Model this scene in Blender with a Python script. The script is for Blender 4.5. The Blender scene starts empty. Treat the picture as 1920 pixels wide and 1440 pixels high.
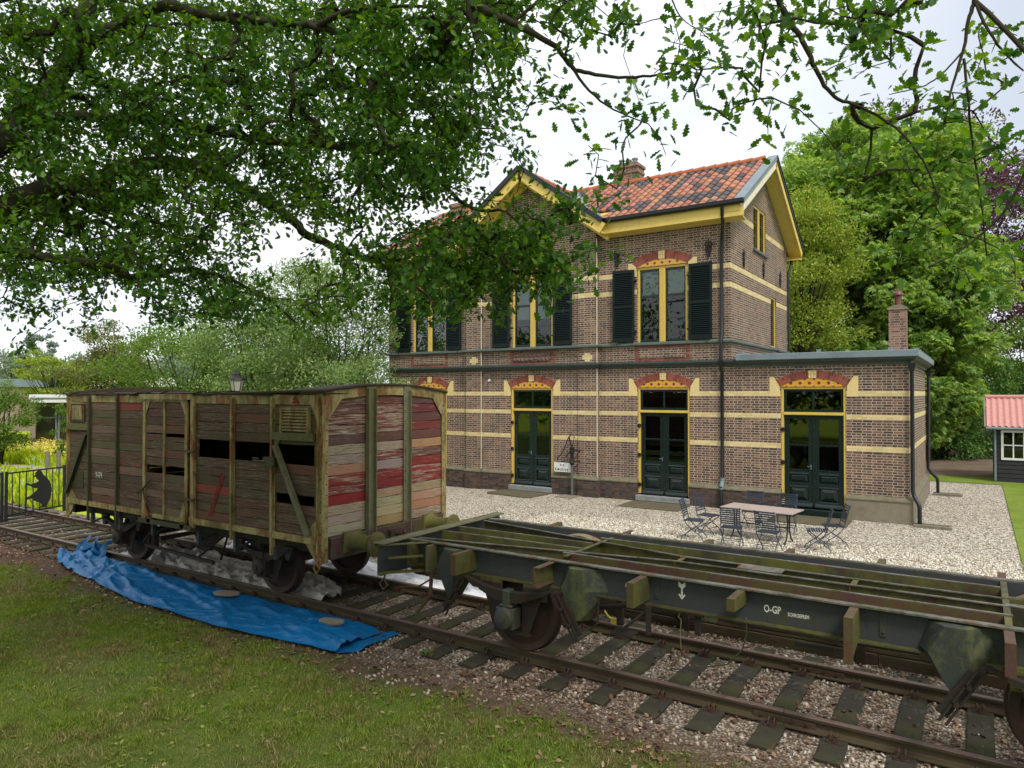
import bpy, math, random
import numpy as np
from mathutils import Vector, Matrix
R = math.radians
scene = bpy.context.scene
COL = scene.collection
# ---------------------------------------------------------------- camera
CAMH = 3.0
YAW = 33.4
cam_d = bpy.data.cameras.new('camera')
cam = bpy.data.objects.new('camera', cam_d)
COL.objects.link(cam)
cam.location = (0, 0, CAMH)
cam.rotation_euler = (R(90.78), 0, R(YAW))
cam_d.sensor_width = 36.0
cam_d.lens = 1327 / 1920 * 36.0
cam_d.clip_start = 0.1
cam_d.clip_end = 3000
scene.camera = cam
# ---------------------------------------------------------------- sky, sun, exposure
SUN_EL, SUN_AZ = 52, 128          # azimuth clockwise from +Y
world = bpy.data.worlds.new('World')
scene.world = world
world.use_nodes = True
wt = world.node_tree
wt.nodes.clear()
def wn(t, **k):
    n = wt.nodes.new(t)
    for a, b in k.items(): setattr(n, a, b)
    return n
out = wn('ShaderNodeOutputWorld'); bg = wn('ShaderNodeBackground')
sky = wn('ShaderNodeTexSky', sky_type='NISHITA', sun_disc=False, sun_elevation=R(SUN_EL), sun_rotation=R(SUN_AZ))
sky.air_density = 1.0; sky.dust_density = 1.5; sky.ozone_density = 1.0
tc = wn('ShaderNodeTexCoord'); mp = wn('ShaderNodeMapping'); mp.inputs['Scale'].default_value = (1, 1, 2.6)
mp.inputs['Location'].default_value = (0.3, 0.1, 0.4)
nz = wn('ShaderNodeTexNoise'); nz.inputs['Scale'].default_value = 1.7; nz.inputs['Detail'].default_value = 5; nz.inputs['Roughness'].default_value = .5
cr = wn('ShaderNodeValToRGB'); cr.color_ramp.elements[0].position = .30; cr.color_ramp.elements[0].color = (.7, .7, .7, 1)
cr.color_ramp.elements[1].position = .56; cr.color_ramp.elements[1].color = (1, 1, 1, 1)
nz2 = wn('ShaderNodeTexNoise'); nz2.inputs['Scale'].default_value = 2.6; nz2.inputs['Detail'].default_value = 3
cc = wn('ShaderNodeValToRGB'); cc.color_ramp.elements[0].position = .35; cc.color_ramp.elements[0].color = (8.6, 9.1, 9.9, 1)
cc.color_ramp.elements[1].position = .62; cc.color_ramp.elements[1].color = (9.6, 9.75, 10.0, 1)
mx = wn('ShaderNodeMix', data_type='RGBA')
L = wt.links.new
L(tc.outputs['Generated'], mp.inputs['Vector']); L(mp.outputs['Vector'], nz.inputs['Vector']); L(mp.outputs['Vector'], nz2.inputs['Vector'])
L(nz.outputs['Fac'], cr.inputs['Fac']); L(nz2.outputs['Fac'], cc.inputs['Fac'])
dp = wn('ShaderNodeVectorMath', operation='DOT_PRODUCT'); dp.inputs[1].default_value = (.13, .93, .33); L(tc.outputs['Generated'], dp.inputs[0])
br = wn('ShaderNodeValToRGB'); br.color_ramp.elements[0].position = .93; br.color_ramp.elements[0].color = (1, 1, 1, 1); br.color_ramp.elements[1].position = .995; br.color_ramp.elements[1].color = (.45, .45, .45, 1)
ml = wn('ShaderNodeMath', operation='MULTIPLY'); L(dp.outputs['Value'], br.inputs['Fac']); L(br.outputs['Color'], ml.inputs[0]); L(cr.outputs['Color'], ml.inputs[1])
L(ml.outputs[0], mx.inputs['Factor']); L(sky.outputs['Color'], mx.inputs['A']); L(cc.outputs['Color'], mx.inputs['B'])
L(mx.outputs['Result'], bg.inputs['Color']); bg.inputs['Strength'].default_value = .1
L(bg.outputs['Background'], out.inputs['Surface'])
sd = bpy.data.lights.new('sun', 'SUN'); so = bpy.data.objects.new('sun', sd); COL.objects.link(so)
sd.energy = 2.3; sd.angle = R(14); sd.color = (1, .96, .9)
_sv = Vector((math.sin(R(SUN_AZ)) * math.cos(R(SUN_EL)), math.cos(R(SUN_AZ)) * math.cos(R(SUN_EL)), math.sin(R(SUN_EL))))
so.rotation_euler = _sv.to_track_quat('Z', 'Y').to_euler()
scene.view_settings.view_transform = 'Standard'; scene.view_settings.look = 'None'
scene.view_settings.exposure = 0.40; scene.view_settings.gamma = 1
try:
    scene.cycles.max_bounces = 6; scene.cycles.transparent_max_bounces = 8
except Exception: pass
# ---------------------------------------------------------------- view helper: a viewing ray, to find where things stand
_y = R(YAW); _p = math.atan(18 / 1327.)
_F0 = np.array([-math.sin(_y), math.cos(_y), 0]); _R = np.array([math.cos(_y), math.sin(_y), 0]); _Z = np.array([0, 0, 1.])
_F = _F0 * math.cos(_p) + _Z * math.sin(_p); _U = -_F0 * math.sin(_p) + _Z * math.cos(_p)
def sight(x, y, d):
    return np.array([0, 0, CAMH]) + d * (_F + (x - 960) / 1327. * _R - (y - 720) / 1327. * _U)
def to_px(P):
    P = np.atleast_2d(P) - np.array([0, 0, CAMH]); z = P @ _F
    return 960 + 1327 * (P @ _R) / z, 720 - 1327 * (P @ _U) / z, z
# ---------------------------------------------------------------- mesh helpers
ROOTLOC = {}
def set_props(o, label=None, cat=None, group=None, kind=None):
    if label: o['label'] = label
    if cat: o['category'] = cat
    if group: o['group'] = group
    if kind: o['kind'] = kind
    return o
def thing(name, label, cat, loc=(0, 0, 0), group=None):
    o = bpy.data.objects.new(name, None); COL.objects.link(o); o.location = loc
    o.empty_display_size = .2
    ROOTLOC[o.name] = Vector(loc)
    return set_props(o, label, cat, group)
def copy_tree(o, parent=None, loc=None, rz=None, label=None):
    c = o.copy(); COL.objects.link(c)
    if parent is not None:
        c.parent = parent
    if loc is not None: c.location = loc
    if rz is not None: c.rotation_euler = (0, 0, rz)
    if label: c['label'] = label
    for ch in list(o.children): copy_tree(ch, c)
    return c
class MB:
    def __init__(s): s.v = []; s.f = []; s.m = []; s.cm = 0
    def add(s, vs, fs):
        b = len(s.v); s.v += [tuple(map(float, p)) for p in vs]
        s.f += [tuple(b + i for i in f) for f in fs]; s.m += [s.cm] * len(fs); return s
    def box(s, x0, x1, y0, y1, z0, z1):
        x0, x1 = min(x0, x1), max(x0, x1); y0, y1 = min(y0, y1), max(y0, y1); z0, z1 = min(z0, z1), max(z0, z1)
        v = [(x0, y0, z0), (x1, y0, z0), (x1, y1, z0), (x0, y1, z0), (x0, y0, z1), (x1, y0, z1), (x1, y1, z1), (x0, y1, z1)]
        return s.add(v, [(0, 3, 2, 1), (4, 5, 6, 7), (0, 1, 5, 4), (1, 2, 6, 5), (2, 3, 7, 6), (3, 0, 4, 7)])
    def bar(s, a, b, w, h, up=(0, 0, 1)):
        a = Vector(a); b = Vector(b); d = (b - a).normalized(); u = Vector(up)
        r = d.cross(u)
        if r.length < 1e-4: r = d.cross(Vector((1, 0, 0)))
        r.normalize(); u = r.cross(d); v = []
        for p in (a, b):
            for i, j in ((-1, -1), (1, -1), (1, 1), (-1, 1)): v.append(p + r * (i * w / 2) + u * (j * h / 2))
        return s.add(v, [(3, 2, 1, 0), (4, 5, 6, 7), (0, 1, 5, 4), (1, 2, 6, 5), (2, 3, 7, 6), (3, 0, 4, 7)])
    def tube(s, pts, rad, n=8, caps=True):
        pts = [Vector(p) for p in pts]
        if not hasattr(rad, '__len__'): rad = [rad] * len(pts)
        v = []; f = []; pr = None
        for i, p in enumerate(pts):
            d = (pts[min(i + 1, len(pts) - 1)] - pts[max(i - 1, 0)])
            if d.length < 1e-9: d = Vector((0, 0, 1))
            d.normalize()
            if pr is None:
                pr = d.orthogonal().normalized()
            else:
                pr = (pr - d * pr.dot(d))
                pr = pr.normalized() if pr.length > 1e-6 else d.orthogonal().normalized()
            q = d.cross(pr)
            for k in range(n):
                a = 2 * math.pi * k / n; v.append(p + (pr * math.cos(a) + q * math.sin(a)) * rad[i])
        for i in range(len(pts) - 1):
            for k in range(n):
                k2 = (k + 1) % n; f.append((i * n + k, i * n + k2, (i + 1) * n + k2, (i + 1) * n + k))
        if caps: f.append(tuple(range(n))[::-1]); f.append(tuple((len(pts) - 1) * n + k for k in range(n)))
        return s.add(v, f)
    def lathe(s, c, prof, n=16, axis='z'):
        # prof: list of (radius, height) along the axis
        v = []; f = []
        for r, h in prof:
            for k in range(n):
                a = 2 * math.pi * k / n; p, q = r * math.cos(a), r * math.sin(a)
                v.append({'z': (c[0] + p, c[1] + q, c[2] + h), 'y': (c[0] + q, c[1] + h, c[2] + p), 'x': (c[0] + h, c[1] + p, c[2] + q)}[axis])
        m = len(prof)
        for i in range(m - 1):
            for k in range(n):
                k2 = (k + 1) % n; f.append((i * n + k, i * n + k2, (i + 1) * n + k2, (i + 1) * n + k))
        f.append(tuple(range(n))[::-1]); f.append(tuple((m - 1) * n + k for k in range(n)))
        return s.add(v, f)
    def prism(s, poly, axis, a, b):
        # poly 2D polygon; axis 'x': (y,z), 'y': (x,z), 'z': (x,y)
        def P(u, w, t): return {'x': (t, u, w), 'y': (u, t, w), 'z': (u, w, t)}[axis]
        n = len(poly); v = [P(u, w, a) for u, w in poly] + [P(u, w, b) for u, w in poly]
        f = [tuple(range(n)), tuple(range(2 * n - 1, n - 1, -1))]
        for i in range(n): f.append((i, i + n, (i + 1) % n + n, (i + 1) % n))
        return s.add(v, f)
    def build(s, name, mat, parent=None, smooth=False, bevel=0, loc=None):
        off = Vector((0, 0, 0))
        q = parent
        while q is not None:
            off = off + q.location; q = q.parent
        if loc is not None: off = off + Vector(loc)
        me = bpy.data.meshes.new(name)
        me.from_pydata([(p[0] - off.x, p[1] - off.y, p[2] - off.z) for p in s.v], [], s.f)
        mats = mat if isinstance(mat, (list, tuple)) else [mat]
        for m_ in mats: me.materials.append(m_)
        if len(mats) > 1: me.polygons.foreach_set('material_index', s.m)
        import bmesh
        bm = bmesh.new(); bm.from_mesh(me); bmesh.ops.recalc_face_normals(bm, faces=bm.faces)
        bm.to_mesh(me); bm.free()
        if smooth:
            me.polygons.foreach_set('use_smooth', [True] * len(me.polygons))
            try: me.set_sharp_from_angle(angle=R(smooth if smooth > 1 else 35))
            except Exception: pass
        me.update()
        o = bpy.data.objects.new(name, me); COL.objects.link(o)
        if parent is not None: o.parent = parent
        if loc is not None: o.location = loc
        if bevel:
            bv = o.modifiers.new('bevel', 'BEVEL'); bv.width = bevel; bv.segments = 1; bv.limit_method = 'ANGLE'; bv.angle_limit = R(40)
        return o
def raw_mesh(name, verts, loops, starts, totals, mat, parent=None, smooth=False, loc=None, colattr=None, off=None):
    me = bpy.data.meshes.new(name)
    verts = np.asarray(verts, np.float32)
    o_ = Vector((0, 0, 0)); q = parent
    while q is not None: o_ = o_ + q.location; q = q.parent
    if loc is not None: o_ = o_ + Vector(loc)
    verts = verts - np.array(o_, np.float32)
    me.vertices.add(len(verts)); me.vertices.foreach_set('co', verts.ravel())
    me.loops.add(len(loops)); me.loops.foreach_set('vertex_index', np.asarray(loops, np.int32))
    me.polygons.add(len(starts)); me.polygons.foreach_set('loop_start', np.asarray(starts, np.int32))
    try: me.polygons.foreach_set('loop_total', np.asarray(totals, np.int32))
    except Exception: pass
    if smooth: me.polygons.foreach_set('use_smooth', np.ones(len(starts), bool))
    me.materials.append(mat)
    me.update(calc_edges=True)
    if colattr is not None:
        a = me.color_attributes.new('tint', 'FLOAT_COLOR', 'POINT'); a.data.foreach_set('color', np.asarray(colattr, np.float32).ravel())
    o = bpy.data.objects.new(name, me); COL.objects.link(o)
    if parent is not None: o.parent = parent
    if loc is not None: o.location = loc
    return o
def stamp(name, tv, tf, pos, ax, ay, az, mat, parent=None, loc=None, smooth=False):
    """many copies of a small shape (tv, tf) as one mesh; ax, ay, az are (n,3) axes carrying the size"""
    tv = np.asarray(tv, float); n = len(pos)
    V = pos[:, None, :] + tv[None, :, 0, None] * ax[:, None, :] + tv[None, :, 1, None] * ay[:, None, :] + tv[None, :, 2, None] * az[:, None, :]
    V = V.reshape(-1, 3)
    lp = np.concatenate([np.array(f) for f in tf]); tot = np.array([len(f) for f in tf])
    st = np.concatenate([[0], np.cumsum(tot)[:-1]])
    loops = (np.arange(n)[:, None] * len(tv) + lp[None]).ravel()
    starts = (np.arange(n)[:, None] * len(lp) + st[None]).ravel()
    return raw_mesh(name, V, loops, starts, np.tile(tot, n), mat, parent, smooth, loc)
def rnd_axes(rng, d, sz, roll=None):
    """axes: ax along d (n,3), az roughly up-ish normal"""
    d = d / np.maximum(np.linalg.norm(d, axis=1, keepdims=True), 1e-9)
    r = rng.normal(size=d.shape) * (1 if roll is None else roll) + (0 if roll is None else np.array([0, 0, 1.0]))
    y = np.cross(r, d); y /= np.maximum(np.linalg.norm(y, axis=1, keepdims=True), 1e-9)
    z = np.cross(d, y); s = np.asarray(sz)[:, None]
    return d * s, y * s, z * s
# small value noise for geometry
_nr = np.random.RandomState(5); _G = _nr.rand(64, 64)
def vn(x, y):
    x = np.asarray(x, float); y = np.asarray(y, float)
    xi = np.floor(x).astype(int); yi = np.floor(y).astype(int); fx = x - xi; fy = y - yi
    fx = fx * fx * (3 - 2 * fx); fy = fy * fy * (3 - 2 * fy)
    g = lambda a, b: _G[a % 64, b % 64]
    return (g(xi, yi) * (1 - fx) * (1 - fy) + g(xi + 1, yi) * fx * (1 - fy) + g(xi, yi + 1) * (1 - fx) * fy + g(xi + 1, yi + 1) * fx * fy)
def fbm(x, y, o=4):
    s = 0; a = .5
    for i in range(o): s = s + a * vn(x * 2 ** i + 17 * i, y * 2 ** i + 9 * i); a *= .5
    return s
# ---------------------------------------------------------------- materials
class NT:
    def __init__(s, name):
        s.m = bpy.data.materials.new(name); s.m.use_nodes = True; s.t = s.m.node_tree; s.t.nodes.clear()
        s.out = s.n('ShaderNodeOutputMaterial'); s.b = s.n('ShaderNodeBsdfPrincipled'); s.l(s.b.outputs[0], s.out.inputs[0])
    def n(s, t, **k):
        q = s.t.nodes.new(t)
        for a, b in k.items(): setattr(q, a, b)
        return q
    def l(s, a, b): s.t.links.new(a, b)
    def put(s, v, sock):
        if isinstance(v, (int, float)): sock.default_value = v
        elif isinstance(v, tuple): sock.default_value = v if len(v) == len(sock.default_value) else (*v, 1)
        else: s.l(v, sock)
    def coord(s, kind='Object'): return s.n('ShaderNodeTexCoord').outputs[kind]
    def pos(s): return s.n('ShaderNodeNewGeometry').outputs['Position']
    def map(s, v, sc=(1, 1, 1), loc=(0, 0, 0)):
        q = s.n('ShaderNodeMapping'); s.l(v, q.inputs[0]); q.inputs['Scale'].default_value = sc; q.inputs['Location'].default_value = loc; return q.outputs[0]
    def noise(s, v, sc, det=4, ro=.55, dist=0, out='Fac'):
        q = s.n('ShaderNodeTexNoise'); s.l(v, q.inputs['Vector']); q.inputs['Scale'].default_value = sc; q.inputs['Detail'].default_value = det
        q.inputs['Roughness'].default_value = ro; q.inputs['Distortion'].default_value = dist; return q.outputs[out]
    def voro(s, v, sc, feat='F1', out='Color', rnd=1):
        q = s.n('ShaderNodeTexVoronoi', feature=feat); s.l(v, q.inputs['Vector']); q.inputs['Scale'].default_value = sc; q.inputs['Randomness'].default_value = rnd; return q.outputs[out]
    def ramp(s, v, *st, interp='LINEAR'):
        q = s.n('ShaderNodeValToRGB'); q.color_ramp.interpolation = interp; e = q.color_ramp.elements
        while len(e) < len(st): e.new(.5)
        for i, (p, c) in enumerate(st):
            e[i].position = p; e[i].color = (c, c, c, 1) if isinstance(c, (int, float)) else (*c, 1)
        s.put(v, q.inputs[0]); return q.outputs[0]
    def math(s, op, a, b=0, c=0):
        q = s.n('ShaderNodeMath', operation=op); s.put(a, q.inputs[0]); s.put(b, q.inputs[1]); s.put(c, q.inputs[2]); return q.outputs[0]
    def mix(s, f, a, b, bt='MIX'):
        q = s.n('ShaderNodeMix', data_type='RGBA', blend_type=bt); s.put(f, q.inputs['Factor']); s.put(a, q.inputs['A']); s.put(b, q.inputs['B']); return q.outputs['Result']
    def sep(s, v):
        q = s.n('ShaderNodeSeparateXYZ'); s.l(v, q.inputs[0]); return q.outputs
    def comb(s, x, y, z):
        q = s.n('ShaderNodeCombineXYZ'); s.put(x, q.inputs[0]); s.put(y, q.inputs[1]); s.put(z, q.inputs[2]); return q.outputs[0]
    def rand(s): return s.n('ShaderNodeNewGeometry').outputs['Random Per Island']
    def hsv(s, c, h=.5, sa=1, v=1):
        q = s.n('ShaderNodeHueSaturation'); s.put(h, q.inputs['Hue']); s.put(sa, q.inputs['Saturation']); s.put(v, q.inputs['Value']); s.put(c, q.inputs['Color']); return q.outputs[0]
    def bump(s, h, st=.5, d=.01):
        q = s.n('ShaderNodeBump'); q.inputs['Strength'].default_value = st; q.inputs['Distance'].default_value = d; s.l(h, q.inputs['Height']); s.l(q.outputs[0], s.b.inputs['Normal']); return q.outputs[0]
    def fin(s, col, rough=.7, spec=.4, metal=0):
        s.put(col, s.b.inputs['Base Color']); s.put(rough, s.b.inputs['Roughness']); s.b.inputs['Specular IOR Level'].default_value = spec; s.b.inputs['Metallic'].default_value = metal
        return s.m
def paint(name, c, rough=.45, dirt=.25, sc=6, spec=.4, bump=.0, dirtcol=None):
    t = NT(name); P = t.coord()
    n1 = t.noise(P, sc, 6, .6); n2 = t.noise(P, sc * 9, 3, .6)
    d = dirtcol or tuple(x * .45 for x in c)
    f = t.math('MULTIPLY', t.ramp(n1, (.42, 0), (.75, 1)), dirt)
    col = t.mix(f, c, d)
    col = t.hsv(col, v=t.math('ADD', .85, t.math('MULTIPLY', n2, .3)))
    if bump: t.bump(n2, bump, .004)
    return t.fin(col, t.math('ADD', rough, t.math('MULTIPLY', n1, .15)), spec)
def wall_uv(t):
    g = t.n('ShaderNodeNewGeometry'); P = t.sep(t.coord()); N = t.sep(g.outputs['True Normal'])
    s_ = t.math('GREATER_THAN', t.math('ABSOLUTE', N[0]), .6)
    u = t.math('ADD', t.math('MULTIPLY', P[0], t.math('SUBTRACT', 1, s_)), t.math('MULTIPLY', t.math('ADD', P[1], 3.07), s_))
    return t.comb(u, P[2], 0)
def brickmat(name, stops, mortar, bw=.215, rh=.0625, ms=.0065, patch=None, rough=.85, bumps=.6, dark=None):
    t = NT(name); uv = wall_uv(t)
    b = t.n('ShaderNodeTexBrick', offset=.25, offset_frequency=2, squash=.5, squash_frequency=2)
    t.l(uv, b.inputs['Vector']); b.inputs['Color1'].default_value = (0, 0, 0, 1); b.inputs['Color2'].default_value = (1, 1, 1, 1); b.inputs['Mortar'].default_value = (.5, .5, .5, 1)
    b.inputs['Scale'].default_value = 1; b.inputs['Mortar Size'].default_value = ms; b.inputs['Mortar Smooth'].default_value = .15; b.inputs['Bias'].default_value = 0
    b.inputs['Brick Width'].default_value = bw; b.inputs['Row Height'].default_value = rh
    P = t.coord(); big = t.noise(P, .9, 3, .6); fine = t.noise(P, 90, 2)
    v = t.math('ADD', b.outputs['Color'], t.math('MULTIPLY', t.math('SUBTRACT', big, .5), 1.3 if patch is None else patch))
    # colour socket into math uses its luminance
    col = t.ramp(v, *stops)
    col = t.hsv(col, v=t.math('ADD', .8, t.math('MULTIPLY', fine, .4)))
    mcol = t.mix(t.ramp(t.noise(P, 2.2, 4), (.35, 0), (.7, 1)), mortar, tuple(x * .72 for x in mortar))
    col = t.mix(b.outputs['Fac'], col, mcol)
    if dark:  # grime with a shape of its own
        col = t.mix(t.ramp(t.noise(t.map(P, (1, 1, .16)), 1.5, 6, .7), (.5, 0), (.78, dark)), col, (.07, .06, .05))
    h = t.math('ADD', t.math('MULTIPLY', b.outputs['Fac'], -1), t.math('MULTIPLY', fine, .35))
    t.bump(h, bumps, .006)
    return t.fin(col, rough, .25)
M = {}
M['brick'] = brickmat('station_brick', [(0, (.05, .034, .034)), (.2, (.082, .047, .045)), (.45, (.118, .063, .055)), (.7, (.148, .079, .062)), (.9, (.185, .102, .072)), (1, (.24, .125, .08))], (.45, .38, .27), patch=.75, dark=.45, ms=.0085)
M['brick_low'] = brickmat('plinth_brick', [(0, (.035, .028, .025)), (.35, (.06, .044, .038)), (.65, (.085, .056, .045)), (1, (.125, .07, .05))], (.085, .075, .06), ms=.005, dark=.6)
M['brick_yellow'] = brickmat('yellow_brick_band', [(0, (.54, .43, .21)), (.5, (.63, .51, .26)), (1, (.68, .56, .31))], (.52, .40, .19), ms=.003, bumps=.45, dark=.12)
M['brick_chimney'] = brickmat('chimney_brick', [(0, (.09, .05, .045)), (.5, (.2, .105, .08)), (1, (.3, .16, .11))], (.38, .33, .26))
def arch_mat():
    t = NT('red_arch_brick'); c = t.ramp(t.rand(), (0, (.15, .042, .03)), (.5, (.22, .062, .042)), (1, (.29, .09, .06)))
    n = t.noise(t.coord(), 60, 3); c = t.hsv(c, v=t.math('ADD', .75, t.math('MULTIPLY', n, .5))); t.bump(n, .4, .004); return t.fin(c, .8, .25)
M['arch_brick'] = arch_mat()
M['arch_mortar'] = paint('arch_mortar', (.42, .2, .16), .9, .3)
M['yellow'] = paint('yellow_paint', (.62, .43, .09), .38, .22, 5)
M['pale_yellow'] = paint('imposts_yellow', (.68, .53, .24), .7, .25, 8, .2)
M['eave_yellow'] = paint('eave_paint', (.68, .5, .12), .42, .25, 3)
M['cream'] = paint('pale_cream', (.72, .66, .5), .5, .25, 3)
M['green'] = paint('dark_green_paint', (.005, .015, .013), .2, .2, 9, .5)
M['shutter'] = paint('shutter_paint', (.004, .011, .011), .42, .3, 9, .25)
M['greygreen'] = paint('grey_green_cornice', (.10, .135, .125), .5, .5, 4, .3)
M['cornice'] = paint('cornice_paint', (.055, .075, .07), .45, .4, 4, .3)
M['zinc'] = paint('zinc_sheet', (.17, .215, .24), .42, .5, 3, .5)
M['black'] = paint('black_gutter_paint', (.006, .007, .008), .28, .2, 8, .5)
M['iron'] = paint('black_iron', (.012, .012, .013), .45, .3, 12, .4)
M['stone'] = paint('grey_stone', (.24, .25, .24), .8, .6, 5, .2, .3)
M['capping'] = paint('plinth_capping', (.17, .15, .105), .9, .7, 7, .2, .5, (.08, .085, .03))
M['concrete'] = paint('weathered_concrete', (.22, .19, .14), .9, .5, 6, .2, .5, (.1, .1, .05))
M['slab'] = paint('mossy_slab', (.12, .10, .065), .95, .7, 4, .2, .5, (.07, .075, .03))
M['blind'] = paint('roller_blind', (.62, .68, .64), .9, .1, 2)
M['dark_room'] = paint('dark_room', (.02, .018, .016), .9, .2)
M['render_wall'] = paint('render_wall', (.26, .21, .16), .9, .3, 1)
M['white_post'] = paint('white_paint', (.72, .72, .7), .5, .15, 5)
M['black_wood'] = paint('black_boarding', (.02, .02, .023), .55, .4, 8, .4, .2)
M['tabletop'] = paint('table_top', (.36, .29, .25), .6, .25, 6, .35, .1)
M['chair'] = paint('blue_black_metal', (.03, .042, .065), .3, .25, 10, .5)
M['sign_white'] = paint('sign_white', (.7, .72, .68), .4, .25, 14)
M['letter_white'] = paint('letter_white', (.72, .70, .62), .6, .25, 30)
M['letter_black'] = paint('letter_black', (.015, .015, .015), .6, .1)
def glassm(name, base, tr=.12, rough=.02):
    t = NT(name); P = t.coord(); n = t.noise(P, .8, 1)

    t.b.inputs['IOR'].default_value = 1.5
    t.fin(base, rough, .8)
    tr_ = t.n('ShaderNodeBsdfTransparent'); mxs = t.n('ShaderNodeMixShader'); tr_.inputs[0].default_value = (.75, .8, .78, 1)
    fr = t.n('ShaderNodeFresnel'); fr.inputs[0].default_value = 1.5
    gl = t.n('ShaderNodeBsdfGlossy'); gl.inputs['Roughness'].default_value = .02
    t.l(t.math('MINIMUM', t.math('MULTIPLY', fr.outputs[0], 1.15), 1), mxs.inputs[0]); t.l(tr_.outputs[0], mxs.inputs[1]); t.l(gl.outputs[0], mxs.inputs[2]); t.l(mxs.outputs[0], t.out.inputs[0])
    return t.m
M['glass'] = glassm('window_glass', (.02, .025, .025))
def tinted(name, rough=.6):
    t = NT(name); a = t.n('ShaderNodeAttribute', attribute_name='tint'); n = t.noise(t.coord(), 35, 4)
    c = t.hsv(a.outputs['Color'], v=t.math('ADD', .72, t.math('MULTIPLY', n, .56))); t.bump(n, .25, .004)
    return t.fin(c, rough, .35)
M['tile'] = tinted('pantile_clay', .55)
M['ridge'] = paint('ridge_tile', (.42, .12, .045), .6, .35, 9, .3, .2)
def shedroof():
    t = NT('pink_shed_tiles'); n = t.noise(t.coord(), 8, 4); c = t.mix(n, (.44, .18, .16), (.54, .27, .24)); return t.fin(c, .5, .4)
M['shed_tile'] = shedroof()
def ornament():
    # glazed tile infill: ochre diamonds and dark squares on red
    t = NT('arch_tile_infill'); P = t.sep(t.coord('Object'))
    a = t.math('ADD', P[0], t.math('MULTIPLY', P[2], 1.0)); b = t.math('SUBTRACT', P[0], P[2])
    fa = t.math('FRACT', t.math('MULTIPLY', a, 4.6)); fb = t.math('FRACT', t.math('MULTIPLY', b, 4.6))
    ga = t.math('GREATER_THAN', fa, .5); gb = t.math('GREATER_THAN', fb, .5)
    c = t.mix(ga, (.30, .045, .03), (.62, .30, .02)); c = t.mix(t.math('MULTIPLY', t.math('SUBTRACT', 1, ga), gb), c, (.62, .30, .02))
    c = t.mix(t.math('MULTIPLY', t.math('SUBTRACT', 1, ga), t.math('SUBTRACT', 1, gb)), c, (.22, .04, .03))
    la = t.math('LESS_THAN', t.math('ABSOLUTE', t.math('SUBTRACT', fa, .5)), .04); lb = t.math('LESS_THAN', t.math('ABSOLUTE', t.math('SUBTRACT', fb, .5)), .04)
    c = t.mix(t.math('MAXIMUM', la, lb), c, (.5, .36, .18))
    d = t.math('MULTIPLY', t.math('LESS_THAN', t.math('ABSOLUTE', t.math('SUBTRACT', fa, .25)), .11), t.math('LESS_THAN', t.math('ABSOLUTE', t.math('SUBTRACT', fb, .25)), .11))
    c = t.mix(d, c, (.07, .04, .04))
    return t.fin(c, .25, .5)
M['ornament'] = ornament()
# --- weathered wagon timber
def timber(name, stops, peel, peelamt, moss=.3, redd=None, axis=0, tint=False, var=.42, flake=(.3, .52, .75)):
    t = NT(name); P = t.coord(); r = t.rand()
    off = t.math('MULTIPLY', r, 37.0)
    sp = t.sep(P)
    if axis == 0: V = t.comb(t.math('ADD', t.math('MULTIPLY', sp[0], .45), off), sp[1], t.math('MULTIPLY', sp[2], 12))
    else: V = t.comb(sp[0], t.math('ADD', t.math('MULTIPLY', sp[1], .5), off), t.math('MULTIPLY', sp[2], 12))
    grain = t.noise(V, 3.2, 9, .74, .5); fine = t.noise(V, 12, 6, .75); big = t.noise(P, 1.4, 4)
    col = t.n('ShaderNodeAttribute', attribute_name='tint').outputs['Color'] if tint else t.ramp(r, *stops)
    # paint lost in long flakes
    pf = t.ramp(t.math('ADD', grain, t.math('MULTIPLY', t.math('SUBTRACT', t.math('FRACT', t.math('MULTIPLY', r, 7.31)), .5), var)), (peelamt - .05, 0), (peelamt + .03, 1))
    bare = t.ramp(fine, (flake[0], peel[0]), (flake[1], peel[1]), (flake[2], peel[2]))
    col = t.mix(pf, col, bare)
    if redd: col = t.mix(t.ramp(t.noise(V, 2.2, 6, .7), (.56, 0), (.62, .75)), col, redd)
    col = t.mix(t.ramp(big, (.45, 0), (.75, moss)), col, (.075, .08, .02))
    col = t.mix(t.ramp(t.noise(V, 9, 6, .8), (.56, 0), (.68, .8)), col, (.02, .014, .01))
    h = t.math('ADD', grain, t.math('MULTIPLY', pf, -.25)); t.bump(h, .7, .008)
    return t.fin(col, .85, .2)
M['wood_side'] = timber('wagon_side_timber', [(0, (.085, .055, .036)), (.35, (.15, .07, .05)), (.55, (.12, .105, .05)), (.8, (.19, .065, .05)), (1, (.08, .065, .045))], [(.018, .013, .009), (.10, .068, .046), (.42, .37, .31)], .50, .26, (.12, .02, .016), 0, True, .3, (.30, .54, .78))
M['wood_end'] = timber('wagon_end_timber', [(0, (.22, .045, .03)), (.3, (.36, .022, .024)), (.5, (.42, .32, .19)), (.62, (.17, .055, .045)), (.8, (.50, .40, .26)), (1, (.30, .03, .03))], [(.06, .03, .022), (.26, .19, .12), (.62, .60, .56)], .57, .12, None, 1, True, .22, (.32, .50, .74))
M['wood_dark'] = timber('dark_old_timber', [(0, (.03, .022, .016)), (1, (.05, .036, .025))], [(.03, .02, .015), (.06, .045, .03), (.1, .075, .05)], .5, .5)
M['sleeper'] = timber('sleeper_timber', [(0, (.018, .018, .014)), (.5, (.035, .032, .022)), (1, (.05, .042, .028))], [(.010, .010, .009), (.04, .038, .028), (.15, .14, .12)], .5, .55, None, 1, flake=(.34, .5, .72))
M['kerb_wood'] = timber('retaining_timber', [(0, (.03, .024, .017)), (1, (.055, .042, .026))], [(.03, .02, .014), (.09, .065, .04), (.17, .13, .09)], .52, .5)
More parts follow.
